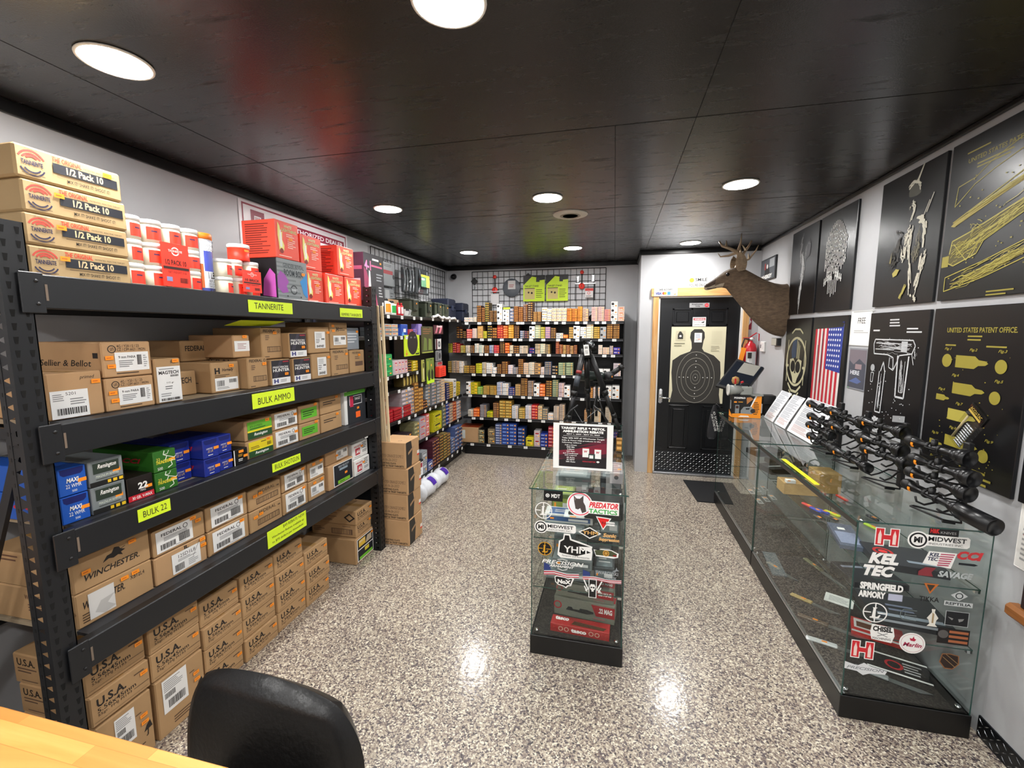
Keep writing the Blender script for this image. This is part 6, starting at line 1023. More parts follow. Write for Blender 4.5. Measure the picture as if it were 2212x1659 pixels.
mb = MB(); mb.cyl(AP-Vector((0, 0, .05)), AP+Vector((0, 0, .012)), .038, BLKM); mb.cyl(AP-Vector((0, 0, .05)), AP-Vector((0, 0, .20)), .013, BLK); mb.build('centre_column', t)
mb = MB(); mb.cyl(AP+Vector((0, 0, .012)), AP+Vector((0, 0, .05)), .024, BLK); mb.lathe([(0, 0), (.02, .004), (.026, .02), (.02, .038), (0, .042)], BLK, Matrix.Translation(AP+Vector((0, 0, .045))), 16); mb.box(AP.x-.045, AP.x+.035, -.03, .03, .672, .690, BLKM, .003); mb.box(AP.x-.05, AP.x-.035, -.03, .03, .665, .705, BLK, .003)
mb.cyl(AP+Vector((.03, -.02, .05)), AP+Vector((.055, -.06, .015)), .022, BLKG); mb.cyl(AP+Vector((.01, -.02, .06)), AP+Vector((.04, -.05, .045)), .012, mat('8a8c90', .3, .8)); mb.build('ball_head', t)
mb = MB(); mb.box(-.018, .018, -.001, 0, 0, .075, WHT); mb.art(Frame((-.018, -.0012, 0), (1, 0, 0), (0, 0, 1), .036, .075), [('b', .2, .62, .8, .85, INK), ('l', .2, .15, .8, .5, mat('9a9a9a'), 3)])
o = mb.build('hang_tag', t); o.location = AP+Vector((.010, -.075, -.03)); o.rotation_euler.y = -.12
# spotting scope on its small stand
t = thing('spotting_scope', 'dark green spotting scope with angled eyepiece between the tripod legs', 'spotting scope', (-.12, 3.33, .8605))
mb = MB(); T = Matrix.Translation((-.10, 0, .405)) @ Matrix.Rotation(math.pi/2+.0, 4, 'Y'); GR = mat('18241f', .35)
mb.lathe([(.030, -.04), (.040, -.035), (.040, .03), (.034, .06), (.032, .12), (.028, .16)], GR, T, 22); mb.lathe([(0, .155), (.032, .155), (.038, .19), (.032, .22), (0, .225)], BLKM, T, 18); mb.build('body', t)
mb = MB(); mb.cyl((.09, 0, .41), (.175, 0, .475), .020, BLK, .018); mb.cyl((.165, 0, .468), (.185, 0, .485), .022, BLKM); mb.box(.06, .11, -.03, .03, .37, .43, BLKM, .01); mb.build('eyepiece', t)
mb = MB(); T = Matrix.Translation((-.14, 0, .405)) @ Matrix.Rotation(-math.pi/2, 4, 'Y'); mb.lathe([(0, -.003), (.037, -.002), (0, .0)], BLKG, T, 20); mb.build('objective_lens', t)
mb = MB(); mb.cyl((0, 0, .37), (0, 0, .10), .010, BLK); mb.box(-.03, .03, -.02, .02, .355, .372, BLKM, .004)
for a in (0, 2.1, 4.2): mb.cyl((0, 0, .28), (.09*math.cos(a), .09*math.sin(a), .008), .006, BLK)
mb.build('stand', t)
mb = MB(); mb.art(Frame((.095, -.0335, .40), (1, 0, 0), (0, 0, 1), .018, .012), [('r', 0, 0, 1, 1, ORA)]); mb.build('price_sticker', t)
# folded bow behind the sign
t = thing('compact_bow', 'black and green compact bow lying on the centre case behind the sign', 'bow', (-.17, 2.85, .8605), None, 0)
mb = MB(); mb.box(-.10, .10, -.04, .04, .10, .125, mat('16302a', .4), .004); mb.box(-.13, .13, -.02, .02, .085, .10, BLK, .004); mb.box(-.015, .015, -.02, .02, 0, .09, BLK); mb.build('riser', t)
for s in (-1, 1):
    mb = MB(); mb.tube([(s*.10, 0, .11), (s*.14, 0, .16), (s*.10, -.01, .22), (s*.05, 0, .26)], [.008, .007, .006, .005], BLKM); mb.build('limb', t)
    mb = MB(); T = Matrix.Translation((s*.10, 0, .06)) @ Matrix.Rotation(math.pi/2, 4, 'X'); mb.lathe([(.020, -.005), (.036, -.005), (.036, .005), (.020, .005), (.020, -.005)], SILV, T, 20); mb.build('cam_wheel', t)
mb = MB()
for k in range(4): mb.tube([(.085*math.cos(a)*(1-.12*k), .05*math.sin(a), .02+.012*k+.01*math.sin(2*a)) for a in [i*6.283/20 for i in range(20)]], .0045, BLK, closed=True)
mb.tube([(-.08, 0, .24), (-.02, -.02, .15), (.03, -.02, .20), (.08, 0, .24)], .0018, mat('77797c', .4)); mb.tube([(.09, 0, .10), (.14, -.02, .05), (.17, 0, .0)], .005, BLK); mb.build('cables', t)
box2('gold_bottle', 'small amber bottle box on the right edge of the centre case', 'box', .045, 2.75, .8605, .035, .05, .075, mat('8a6024', .3), [('r', .1, .6, .9, .85, 'e8b060'), ('r', .1, .15, .9, .4, 'e8b060')])

# ================================================================ POSTERS ON THE RIGHT WALL
PB = mat('0d0e12', .30); YE = mat('9c9034', .5); YP = mat('b4a848', .5); OW = mat('d8d6cc', .5)
def poster(name, label, y1, y0, z0, z1, ops, th=.014, body=None, cat='poster'):
    w = y1-y0; h = z1-z0; mb = MB(); mb.box(-th, 0, -w/2, w/2, 0, h, body or PB, .002)
    mb.art(Frame((-th, w/2, 0), (0, -1, 0), (0, 0, 1), w, h), ops)
    return tag(mb.build(name, None, (XR-.001, (y0+y1)/2, z0)), label, cat)
R = random.Random(11)
def bars(cx, cy, rx, ry, n, m, seed, lo=.03, hi=.12, w=.008, hor=.3, mask=None):
    R = random.Random(seed); o = []
    for i in range(n):
        a = R.uniform(0, 6.28); r = math.sqrt(R.random()); u = cx+rx*r*math.cos(a); v = cy+ry*r*math.sin(a)
        if mask and mask(u, v): continue
        L_ = R.uniform(lo, hi)
        o.append(('r', u-w/2*(1 if R.random() > hor else 4), v-L_/2, u+w/2*(1 if R.random() > hor else 4), v+L_/2, m))
    return o
ZU0, ZU1, ZL0, ZL1 = 1.735, 2.405, 1.030, 1.700
LGY = mat('bcbcbc'); 
G1 = [('p', [(.44, .14), (.46, .13), (.50, .36), (.47, .37)], LGY)]+sk([(.44, .04), (.45, .2), (.48, .4), (.50, .60), (.46, .74)], 34, .018, .006, mat('c4c4c4'), 1)+sk([(.50, .36), (.55, .5), (.52, .62)], 22, .03, .005, mat('a8a8a8'), 2)+sk([(.40, .58), (.38, .72), (.42, .84), (.50, .93)], 20, .02, .005, mat('9a9a9a'), 3)+[('p', [(.58, .62), (.74, .66), (.76, .78), (.70, .85), (.62, .80), (.57, .70)], '4e4e52')]+sk([(.60, .64), (.58, .72), (.64, .82), (.74, .80)], 10, .01, .004, mat('8a8a8a'), 4)+[('s', [(.44, .12), (.445, .0)], LGY, .005)]
DW = mat('d4d4d0'); G2 = []
R = random.Random(8)
for i in range(15):
    u = .22+.04*i; top = .90-abs(u-.5)**2*2.2; y = top
    while y > .42+abs(u-.5)*.1:
        h = R.uniform(.05, .12); G2.append(('r', u-.010, y-h, u+.010, y, DW)); 
        if R.random() < .7: G2.append(('r', u-.010, y-h*.5-.008, u+.026, y-h*.5+.006, DW))
        y -= h+R.uniform(.008, .02)
for i in range(13):
    u = .24+.04*i; y = .41-abs(u-.5)*.25
    if not .46 < u < .54: G2.append(('r', u-.010, y-R.uniform(.04, .09), u+.010, y, DW)); G2.append(('r', u-.02, y-.05, u+.02, y-.04, DW))
for i in range(6): G2.append(('r', .37+.045*i-.007, .14+R.uniform(0, .05), .37+.045*i+.007, .34+R.uniform(-.03, .03), DW))
poster('poster', 'tall black poster with a grey sketched rifle and feather shape, farthest of the upper row', 4.236, 3.741, ZU0, ZU1, G1)
poster('poster', 'black poster with a mass of short white vertical strokes, second of the upper row', 3.709, 3.214, ZU0, ZU1, G2)
SO = mat('c4bfae', .5); SD = mat('6a6450', .5); SX = mat('2a261e', .5); SG2 = mat('a89c50')
G3 = [('p', [(.48, .83), (.52, .90), (.60, .92), (.66, .88), (.68, .80), (.62, .79), (.50, .80)], '3a382e')]+sk([(.46, .86), (.54, .90), (.64, .88), (.68, .80)], 16, .012, .006, SO, 1)+[('p', [(.60, .90), (.63, .90), (.70, 1.0), (.68, 1.0)], SO)]+sk([(.58, .76), (.60, .70), (.57, .62)], 14, .016, .008, SO, 2)+sk([(.66, .62), (.76, .60), (.80, .50), (.82, .38)], 26, .014, .009, SO, 3)+sk([(.82, .36), (.80, .28), (.76, .18), (.72, .06)], 24, .014, .008, SO, 4)+sk([(.60, .58), (.58, .42), (.62, .24), (.66, .08)], 22, .012, .006, SO, 5)+sk([(.70, .54), (.70, .40), (.68, .30)], 20, .03, .004, SD, 6)+sk([(.56, .56), (.50, .44), (.52, .34)], 26, .025, .006, SO, 7)+sk([(.30, .55), (.40, .50), (.36, .36), (.28, .34)], 30, .04, .006, SX, 8)+[('p', [(.27, .34), (.30, .42), (.29, .33)], '8a7e50'), ('p', [(.34, .25), (.40, .28), (.46, .27), (.42, .23), (.36, .22)], SG2)]+sk([(.60, .16), (.54, .08), (.48, .03)], 14, .010, .007, SG2, 9)+[('s', [(.80, .64), (.88, .76)], SO, .005), ('s', [(.76, .62), (.83, .72)], SO, .004)]+sk([(.70, .06), (.78, .02)], 8, .01, .009, SO, 10)
poster('poster', 'black poster of a helmeted soldier in dim light, third of the upper row', 2.962, 2.470, ZU0, ZU1, G3)
def notes(seed, n, box, m, s=.02):
    R = random.Random(seed); a, b_, c, d = box; return [('r', (x := R.uniform(a, c)), (y := R.uniform(b_, d)), x+R.uniform(.3, 1)*s, y+s*.35, m) for _ in range(n)]
G4 = [('t', 'UNITED STATES PATENT OFFICE.', .20, .845, .98, .872, YE, 0, .01), ('l', .30, .79, .80, .83, YE, 2), ('l', .18, .90, .45, .92, YE, 1),
      ('s', [(.10, .60), (.12, .72), (.3, .74), (.45, .80), (.98, .92)], YE, .004), ('s', [(.10, .60), (.3, .70), (.5, .75), (.98, .84)], YE, .004),
      ('p', [(.08, .48), (.12, .50), (.98, .70), (.98, .66), (.6, .58), (.12, .47)], 'a8984a'), ('s', [(.1, .5), (.98, .73)], YE, .005),
      ('p', [(.02, .28), (.10, .30), (.12, .38), (.30, .41), (.98, .56), (.98, .50), (.45, .34), (.38, .26), (.14, .22), (.10, .24), (.02, .22)], '5a5226'), ('s', [(.10, .30), (.12, .38), (.30, .41), (.98, .56)], YP, .005), ('s', [(.10, .24), (.16, .22), (.40, .27), (.46, .34), (.98, .50)], YP, .005), ('s', [(.14, .36), (.30, .24), (.45, .38), (.34, .25)], YP, .004), ('r', .02, .22, .10, .29, YE),
      ('s', [(.08, .06), (.08, .15), (.5, .22), (.98, .32)], YP, .004), ('s', [(.08, .06), (.5, .12), (.98, .22)], YP, .004), ('p', [(.16, .10), (.4, .16), (.9, .27), (.9, .23), (.4, .11)], '7a6f30'), ('l', .55, -.0, .85, .04, YE, 2)]+notes(3, 60, (.1, .1, .95, .75), YE)+sk([(.14, .30), (.36, .36), (.98, .54)], 60, .022, .0022, YP, 21)+sk([(.14, .10), (.5, .17), (.9, .26)], 50, .022, .0022, YP, 22)+sk([(.1, .49), (.5, .58), (.98, .69)], 24, .008, .002, YP, 23)+sk([(.30, .38), (.36, .44), (.44, .42)], 14, .01, .002, YP, 24)
poster('poster', 'black poster of a long gun patent drawing in yellow lines, nearest of the upper row', 2.439, 1.935, ZU0, ZU1, G4)
KH = mat('c9c4a0', .5)
L1 = [('o', .50, .48, .30, KH, .10), ('p', [(.30, .60), (.34, .72), (.50, .76), (.50, .54), (.34, .50)], '3c4c64')]+[('r', .52+.035*i, .52, .535+.035*i, .74-.02*i, KH) for i in range(4)]+[('p', [(.26, .50), (.40, .52), (.50, .46), (.60, .52), (.74, .50), (.72, .38), (.60, .28), (.56, .22), (.44, .22), (.40, .28), (.28, .38)], KH), ('d', .40, .42, .07, PB), ('d', .60, .42, .07, PB), ('p', [(.47, .34), (.53, .34), (.5, .40)], PB),
      ('s', [(.16, .22), (.16, .74)], KH, .012), ('s', [(.84, .22), (.84, .74)], KH, .012), ('s', [(.10, .42), (.22, .42)], KH, .02), ('s', [(.78, .42), (.90, .42)], KH, .02), ('s', [(.28, .82), (.4, .87), (.6, .87), (.72, .82)], KH, .014), ('s', [(.24, .20), (.4, .12), (.6, .12), (.76, .20)], KH, .02), ('s', [(.30, .12), (.42, .06), (.58, .06), (.70, .12)], KH, .014)]
poster('poster', 'black poster with a cream skull and flag emblem between rifles, farthest of the lower row', 4.236, 3.741, ZL0, ZL1, L1)
F2 = [('p', [(.08, .06), (.88, .02), (.92, .92), (.10, .90)], 'e4dcd8')]+[('p', [(.08+.115*i, .05), (.14+.115*i, .04), (.155+.115*i, .90), (.095+.115*i, .90)], 'c02434') for i in range(7)]+[('p', [(.48, .46), (.90, .44), (.92, .94), (.50, .92)], '2a3c94')]+[('d', .53+.062*(i % 6), .50+.052*(i//6), .012, 'e8e8ee') for i in range(48)]+[('p', [(.08, .9), (.2, .94), (.4, .91), (.6, .96), (.92, .93), (.9, .89), (.1, .87)], PB), ('r', .20, .2, .23, .7, '8a6a68'), ('r', .33, .3, .35, .85, '5a4044')]
poster('poster', 'black poster with a worn vertical American flag, second of the lower row', 3.709, 3.214, ZL0, ZL1, F2)
W = mat('d0d2d4', .5)
def S(p, w=.004, m=W): return ('s', p, m, w)
L3 = [('l', .38, .88, .62, .95, W, 3), ('l', .08, .84, .24, .87, W, 1), ('l', .68, .83, .92, .88, W, 2),
      S([(.14, .78), (.80, .78), (.84, .74), (.80, .68), (.60, .66), (.58, .62), (.52, .54), (.50, .64), (.40, .66), (.14, .66), (.12, .74), (.14, .78)], .006), S([(.16, .75), (.78, .75)]), S([(.16, .70), (.5, .70)]), ('r', .62, .69, .72, .77, 'b8babc'), S([(.44, .64), (.44, .56), (.52, .54)], .005), S([(.58, .66), (.60, .34), (.74, .34), (.76, .66)], .010), S([(.64, .62), (.65, .38), (.71, .38), (.71, .62)], .003), S([(.80, .68), (.84, .60)], .004),
      S([(.30, .52), (.34, .60), (.38, .52), (.36, .18), (.26, .18), (.28, .52)], .007), S([(.32, .5), (.31, .22)], .003), ('d', .14, .54, .03, 'a8aaac'), S([(.12, .50), (.17, .50), (.16, .42), (.12, .42), (.12, .50)]),
      ('p', [(.60, .14), (.80, .16), (.80, .21), (.60, .19)], '9a9c9e'), ('p', [(.44, .06), (.90, .06), (.90, .00), (.76, .0), (.74, -.0), (.62, .0), (.60, .02), (.44, .02)], 'b8babc')]+notes(6, 50, (.08, .1, .9, .8), W, .018)+sk([(.2, .73), (.75, .73)], 26, .022, .0018, W, 31)+sk([(.67, .60), (.68, .38)], 16, .02, .0018, W, 32)+sk([(.84, .72), (.86, .66)], 8, .02, .002, W, 33)+sk([(.32, .50), (.31, .22)], 14, .012, .0016, W, 34)+sk([(.50, .03), (.88, .04)], 16, .012, .002, W, 35)+notes(7, 40, (.06, .0, .36, .12), W, .06)
poster('poster', 'black poster of a pistol patent drawing in white lines, lower row', 2.962, 2.470, ZL0, ZL1, L3)
def bullet(x0, x1, y, r, m=YE): L_ = x1-x0; return ('p', [(x0, y-r), (x0+L_*.60, y-r), (x0+L_*.72, y-r*.45), (x1-L_*.08, y-r*.35), (x1, y), (x1-L_*.08, y+r*.35), (x0+L_*.72, y+r*.45), (x0+L_*.60, y+r), (x0, y+r)], m)
L4 = [('t', 'UNITED STATES PATENT OFFICE.', .18, .850, .88, .880, YE, 0, .02), ('l', .42, .80, .60, .84, YE, 2), ('l', .18, .765, .32, .785, YE, 1), ('l', .62, .765, .86, .785, YE, 1),
      bullet(.32, .66, .68, .036), bullet(.32, .66, .52, .033), bullet(.30, .62, .36, .034, YP), bullet(.30, .66, .20, .032), bullet(.14, .30, .45, .018), bullet(.12, .28, .16, .018), ('d', .22, .68, .04, YE), ('d', .78, .67, .038, YE), ('d', .76, .50, .036, YE), ('d', .72, .17, .036, YE)]
for i, (u, v) in enumerate(((.18, .74), (.46, .74), (.74, .74), (.30, .585), (.74, .58), (.16, .49), (.38, .42), (.34, .27), (.72, .25), (.14, .21), (.15, .06))): L4.append(('t', f'Fig.{i+1}', u, v, u+.08, v+.02, YE, .3, .02))
L4 += notes(9, 50, (.15, .08, .85, .72), YE, .014)+[('l', .50, .0, .84, .09, YE, 3)]
poster('poster', 'large black poster of cartridge patent drawings in yellow, nearest of the lower row', 2.439, 1.935, ZL0-.05, ZL1, L4)
poster('poster', 'black poster edge at the right rim of the photo beside the cartridge poster', 1.905, 1.40, .985, 1.66, [('r', .04, .10, .3, .13, 'c8c8c8')])
poster('poster', 'second black poster above it at the right rim', 1.905, 1.40, 1.735, 2.405, [])
poster('wall_notice', 'white printed sheet on the right wall at the edge of the photo', 1.90, 1.68, .745, 1.02, [('l', .08, .1, .9, .9, mat('a8a8a8'), 12), ('r', .1, .45, .3, .47, 'c04040')], .001, WHT, 'notice')
mb = MB(); mb.box(-.05, 0, -.10, .07, 0, .05, woodmat('shelf_wood', '7a4a20', 'a86a34', 1), .012); mb.box(-.03, 0, -.10, .03, .05, .16, mat('2a1c1c', .6), .004)
tag(mb.build('wood_bracket', None, (XR, 1.79, .575)), 'brown wood bracket with dark top on the right wall at the photo edge', 'bracket')
poster('wall_notice', 'white FREE notice in a clear sleeve on the right wall', 3.205, 2.975, 1.508, 1.721, [('t', 'FREE', .36, .64, .72, .80, INK), ('l', .2, .36, .9, .46, mat('b0b0b0'), 2), ('r', 0, 0, 1, .02, 'a0a0a0'), ('r', .1, .96, 1.1, .99, 'b8b8b8')], .002, WHT, 'notice')
poster('wall_notice', 'small dark photo notice reading HERE beneath the FREE notice', 3.185, 2.980, 1.240, 1.495, [('r', .04, .04, .96, .96, '4a4c58'), ('p', [(.04, .96), (.96, .96), (.96, .62), (.6, .75), (.3, .60), (.04, .7)], '7a7078'), ('r', .4, .5, .75, .62, '9a8488'), ('t', 'HERE', .16, .36, .66, .46, 'e4e8ee', 0, .02), ('p', [(.1, .18), (.5, .30), (.8, .22), (.6, .15)], '5a6a9a'), ('d', .1, .03, .015, '60c060')], .004, mat('8a8c92', .4), 'notice')
poster('poster', 'small framed poster reading WHISKEY in the far right corner', 5.04, 4.62, 2.093, 2.305, [('r', .04, .05, .96, .95, '4c5056'), ('r', .6, .55, .92, .92, '9a9ea2'), ('p', [(.28, .2), (.3, .5), (.45, .62), (.6, .5), (.66, .2)], '1c1a1c'), ('d', .46, .62, .10, 'd8d4d0'), ('p', [(.28, .5), (.34, .5), (.34, .8), (.28, .78)], 'a83028'), ('t', 'WHISKEY', .06, .08, .80, .26, WHT, 0, .03)])

# ================================================================ DOOR NOTICES, EXTINGUISHER, THERMOSTAT
def notice(label, x0, x1, z0, z1, y, ops, body=WHT, th=.003, name='notice'):
    w = x1-x0; h = z1-z0; mb = MB(); mb.box(-w/2, w/2, -th, 0, 0, h, body, .0008); mb.art(Frame((-w/2, -th, 0), (1, 0, 0), (0, 0, 1), w, h), ops)
    return tag(mb.build(name, None, ((x0+x1)/2, y, z0)), label, 'sign')
YDF = fz-.010
notice('white SMILE YOU\'RE ON CAMERA sign with a yellow face above the door', .743, 1.02, 2.050, 2.177, YD, [('r', .02, .04, .98, .96, '9a9a9a'), ('r', .03, .06, .97, .94, 'b4b4b2'), ('d', .15, .68, .19, 'f4e020'), ('d', .12, .74, .025, INK), ('d', .18, .74, .025, INK), ('s', [(.08, .62), (.12, .56), (.18, .56), (.22, .62)], INK, .002), ('t', 'SMILE', .28, .58, .70, .84, '080808', 0, .01), ('t', "YOU'RE ON CAMERA", .06, .16, .94, .38, '080808', 0, .01)], mat('b4b4b2', .6))
notice('white WE ACCEPT card-payment sign on the door header', .403, .643, 1.972, 2.063, YD-.024, [('t', 'WE ACCEPT', .22, .66, .80, .86, '080808', 0, .02), ('t', 'VISA', .08, .18, .32, .48, '2a3a8a', .2, .04), ('d', .42, .34, .16, 'd83030'), ('d', .48, .34, .16, 'e8902a'), ('r', .58, .16, .70, .52, '3a80c8'), ('r', .73, .36, .93, .44, '909090'), ('p', [(.8, .16), (.93, .16), (.93, .3)], 'e08030')], mat('b4b4b2', .6))
notice('silver Employees Only plate with a red stop dot on the door', .777, .977, 1.848, 1.899, YDF, [('t', 'Employees', .12, .52, .66, .86, '24242a', 0, .03), ('t', 'Only', .30, .14, .54, .46, '24242a', 0, .03), ('d', .86, .5, .40, 'd82a38'), ('t', 'STOP', .80, .42, .92, .58, WHT)], mat('b8b8ba', .3, .6))
notice('white WARNING Security Cameras in Use sticker on the door', .816, .950, 1.649, 1.748, YDF, [('r', .06, .66, .94, .92, 'b82030'), ('t', 'WARNING', .12, .71, .88, .87, WHT, 0, .03), ('t', 'Security', .08, .40, .56, .56, '2a2a40'), ('p', [(.64, .44), (.9, .56), (.84, .38), (.7, .38)], INK), ('t', 'Cameras in Use', .08, .14, .92, .30, '2a2a40')])
CRM = mat('e2dcbc', .7); TG = mat('35332f', .7); LN = mat('9a978c', .7)
sh = notice('cream paper shooting target with a dark silhouette taped to the door', .605, 1.157, .815, 1.645, YDF, [
  ('p', [(.02, .0), (.96, 0), (.93, .12), (.94, .40), (.92, .55), (.80, .63), (.62, .68), (.58, .72), (.60, .82), (.62, .86), (.61, .93), (.56, .97), (.42, .97), (.36, .93), (.35, .86), (.38, .80), (.39, .72), (.36, .68), (.18, .63), (.04, .56), (.03, .40), (.06, .16)], TG),
  ('o', .48, .34, .233, LN, .018, 1.46), ('o', .48, .34, .178, LN, .022, 1.46), ('o', .48, .34, .122, LN, .03, 1.48), ('o', .48, .34, .062, LN, .05, 1.5), ('o', .48, .34, .034, LN, .08, 1.4), ('d', .48, .34, .006, WHT)]
  +[('d', .48, .34+z, .006, WHT) for z in (.135, .215, .295, -.135, -.215, -.28)]+[('d', .48+x, .34, .006, WHT) for x in (-.30, -.22, -.14, .14, .22, .30)]
  +[('r', .08, .82, .26, .95, 'cfc9ab'), ('p', [(.12, .84), (.22, .84), (.22, .90), (.18, .94), (.15, .94), (.12, .90)], TG), ('d', .17, .88, .014, WHT)]+[('r', .74, .78+.016*i, .93, .782+.016*i, 'b8b298') for i in range(11)]+[('l', .74, .68, .90, .76, mat('b8b298'), 4), ('l', .06, .74, .26, .80, mat('8a8670'), 2)], CRM, .0012, 'paper_target')
notice('small white schedule card on the head of the paper target', .842, .918, 1.478, 1.580, YDF-.002, [('l', .15, .45, .85, .92, mat('a8b0d0'), 4), ('l', .15, .12, .7, .35, mat('b8b8c0'), 2), ('r', .45, .30, .8, .38, 'f0a080')], WHT, .001)
notice('red and white FIRE EXTINGUISHER arrow sign between the door and the corner', 1.300, 1.392, 1.614, 1.98, YD, [('r', 0, 0, 1, 1, '8a1430'), ('p', [(.18, .28), (.18, 1), (.82, 1), (.82, .28), (.95, .22), (.5, .03), (.05, .22)], 'ece8ea'), ('t', 'ISHER', .0, .0, .001, .001, 'ece8ea')]+[('t', c, .40, .74-.11*i, .60, .81-.11*i, '8a1430', 0, .03) for i, c in enumerate('GUISHER'[1:])][0:6])
t = thing('fire_extinguisher', 'red fire extinguisher with an orange tag hanging beside the door', 'fire extinguisher', (1.375, 5.0, 1.17))
RD = mat('b81424', .3)
MB().lathe([(0, 0), (.052, 0), (.060, .012), (.060, .25), (.045, .295), (.022, .315), (.020, .33), (0, .33)], RD, None, 28).build('cylinder', t)
mb = MB(); mb.cyl((0, 0, .33), (0, 0, .36), .018, SILV); mb.box(-.075, .03, -.012, .012, .352, .362, RD, .003); mb.tube([(-.01, 0, .365), (.05, 0, .41), (.075, 0, .40), (.078, 0, .33)], .006, RD); mb.cyl((.0, -.018, .35), (.0, -.04, .35), .014, WHT); mb.build('valve_handle', t)
mb = MB(); mb.tube([(-.015, -.01, .345), (-.065, -.02, .35), (-.085, -.02, .28), (-.07, -.03, .12), (-.066, -.03, .04)], .008, BLK); mb.build('hose', t)
mb = MB(); P = []; n = 8
for z in (.05, .22):
    for i in range(n+1): a = math.radians(-140+i*100/n); P.append(Vector((.0612*math.cos(a), .0612*math.sin(a), z)))
mb.add(P, [(i, i+1, n+2+i, n+1+i) for i in range(n)], mat('c8c8c8', .4), True)
mb.box(-.036, .0, -.0655, -.061, .15, .21, INK); mb.box(-.032, .005, -.0655, -.061, .06, .10, '2c2c30'); mb.build('label_band', t)
mb = MB(); T = Matrix.Translation((-.085, -.055, .20)) @ Matrix.Rotation(.2, 4, 'Y'); mb.box(-.022, .022, -.001, .001, -.09, .06, ORA, T=T); mb.build('hang_tag', t)
mb = MB(); mb.box(-.02, .02, .055, .07, .1, .36, RD); mb.build('bracket', t)
t = thing('thermostat', 'white thermostat with a small dark display right of the extinguisher', 'thermostat', (XR, 4.84, 1.395))
mb = MB(); mb.box(-.02, 0, -.055, .055, 0, .10, mat('eceae8', .4), .004); mb.build('housing', t); mb = MB(); mb.art(Frame((-.02, .05, .01), (0, -1, 0), (0, 0, 1), .10, .08), [('r', .06, .3, .26, .75, '1c1e2a'), ('r', .5, .15, .9, .9, 'd8d8d8')]); mb.build('display', t)
poster('name_plate', 'small grey plaque with dark edge beneath the deer mount', 4.54, 4.38, 1.468, 1.535, [('r', .02, .04, .80, .96, 'b0aca0')], .03, BLKM, 'plaque')

# ================================================================ DEER MOUNT
def furmat(name, c0, c1):
    m, nt, b = newmat(name); tc = N(nt, 'TexCoord'); nz = N(nt, 'TexNoise'); nz.inputs['Scale'].default_value = 9; nz.inputs['Detail'].default_value = 6
    mp = N(nt, 'Mapping'); mp.inputs['Scale'].default_value = (3, 3, 6); nt.links.new(tc.outputs['Object'], mp.inputs[0]); nt.links.new(mp.outputs[0], nz.inputs['Vector'])
    rp = ramp(nt, [(.3, c0), (.7, c1)]); nt.links.new(nz.outputs['Fac'], rp.inputs[0]); nt.links.new(rp.outputs[0], b.inputs['Base Color']); b.inputs['Roughness'].default_value = .85
    n2 = N(nt, 'TexNoise'); n2.inputs['Scale'].default_value = 90; m2 = N(nt, 'Mapping'); m2.inputs['Scale'].default_value = (.4, 1, 1); nt.links.new(tc.outputs['Object'], m2.inputs[0]); nt.links.new(m2.outputs[0], n2.inputs['Vector'])
    bp = N(nt, 'Bump'); bp.inputs['Strength'].default_value = .7; bp.inputs['Distance'].default_value = .012; nt.links.new(n2.outputs['Fac'], bp.inputs['Height']); nt.links.new(bp.outputs[0], b.inputs['Normal']); return m
FUR = furmat('deer_fur', '58483a', '77634e'); FURD = furmat('deer_fur_dark', '3a2c24', '544234'); FURE = furmat('deer_ear_fur', '7d6a55', 'a08c74'); FURL = furmat('deer_fur_light', 'a89880', 'c4b8a4')
t = thing('deer_head_mount', 'mounted brown deer head with antlers reaching out from the right wall', 'mounted animal', (XR, 4.36, 1.78))
rings = [  # centre x, y, z, half height, half width, tilt angle (deg) of the ring plane from vertical
 (0, 0, 0.0, .232, .150, 0), (-.05, 0, .0, .228, .150, 6), (-.12, 0, .035, .205, .142, 16), (-.19, -.003, .085, .175, .122, 26), (-.26, -.005, .145, .150, .102, 34), (-.325, -.008, .205, .132, .086, 42), (-.375, -.01, .250, .122, .078, 48), (-.42, -.012, .285, .110, .076, 36), (-.465, -.013, .292, .095, .072, 18), (-.51, -.014, .285, .078, .062, 8), (-.55, -.015, .266, .060, .048, 6), (-.59, -.016, .245, .047, .039, 6), (-.625, -.016, .228, .040, .035, 8), (-.650, -.016, .219, .034, .032, 10), (-.668, -.016, .216, .022, .024, 10), (-.674, -.016, .216, .006, .010, 10)]
n = 24; vs = []; fs = []
for (x, y, z, hh, hw, ang) in rings:
    a = math.radians(ang); dx, dz = -math.sin(-a), math.cos(a)   # up direction leans toward the wall
    for i in range(n):
        th = 2*math.pi*i/n; c, s_ = math.cos(th), math.sin(th); w = hw*c*(1-.18*max(0, -s_)) ; v = hh*s_
        vs.append((x+dx*v, y+w, z+dz*v))
mb = MB()
for j in range(len(rings)-1):
    for i in range(n):
        k = (i+1) % n; th = 360*(i+.5)/n; m_ = FUR
        if j >= 11: m_ = FURD if th < 190 or th > 350 else FURL
        elif j in (9, 10) and 215 < th < 325: m_ = FURL
        elif j in (7, 8, 9, 10) and 60 < th < 120: m_ = FURD
        b0 = [vs[j*n+i], vs[j*n+k], vs[(j+1)*n+k], vs[(j+1)*n+i]]; fs.append((j*n+i, (j+1)*n+i, (j+1)*n+k, j*n+k, m_))
mb.v = vs
for f in fs: mb.f.append(f[:4]); mb.m.append(mb.mi(f[4])); mb.sm.append(True)
mb.f.append(tuple((len(rings)-1)*n+i for i in range(n))); mb.m.append(mb.mi(BLK)); mb.sm.append(True)
hd = mb.build('head_and_neck', t); md = hd.modifiers.new('sub', 'SUBSURF'); md.levels = 2; md.render_levels = 2
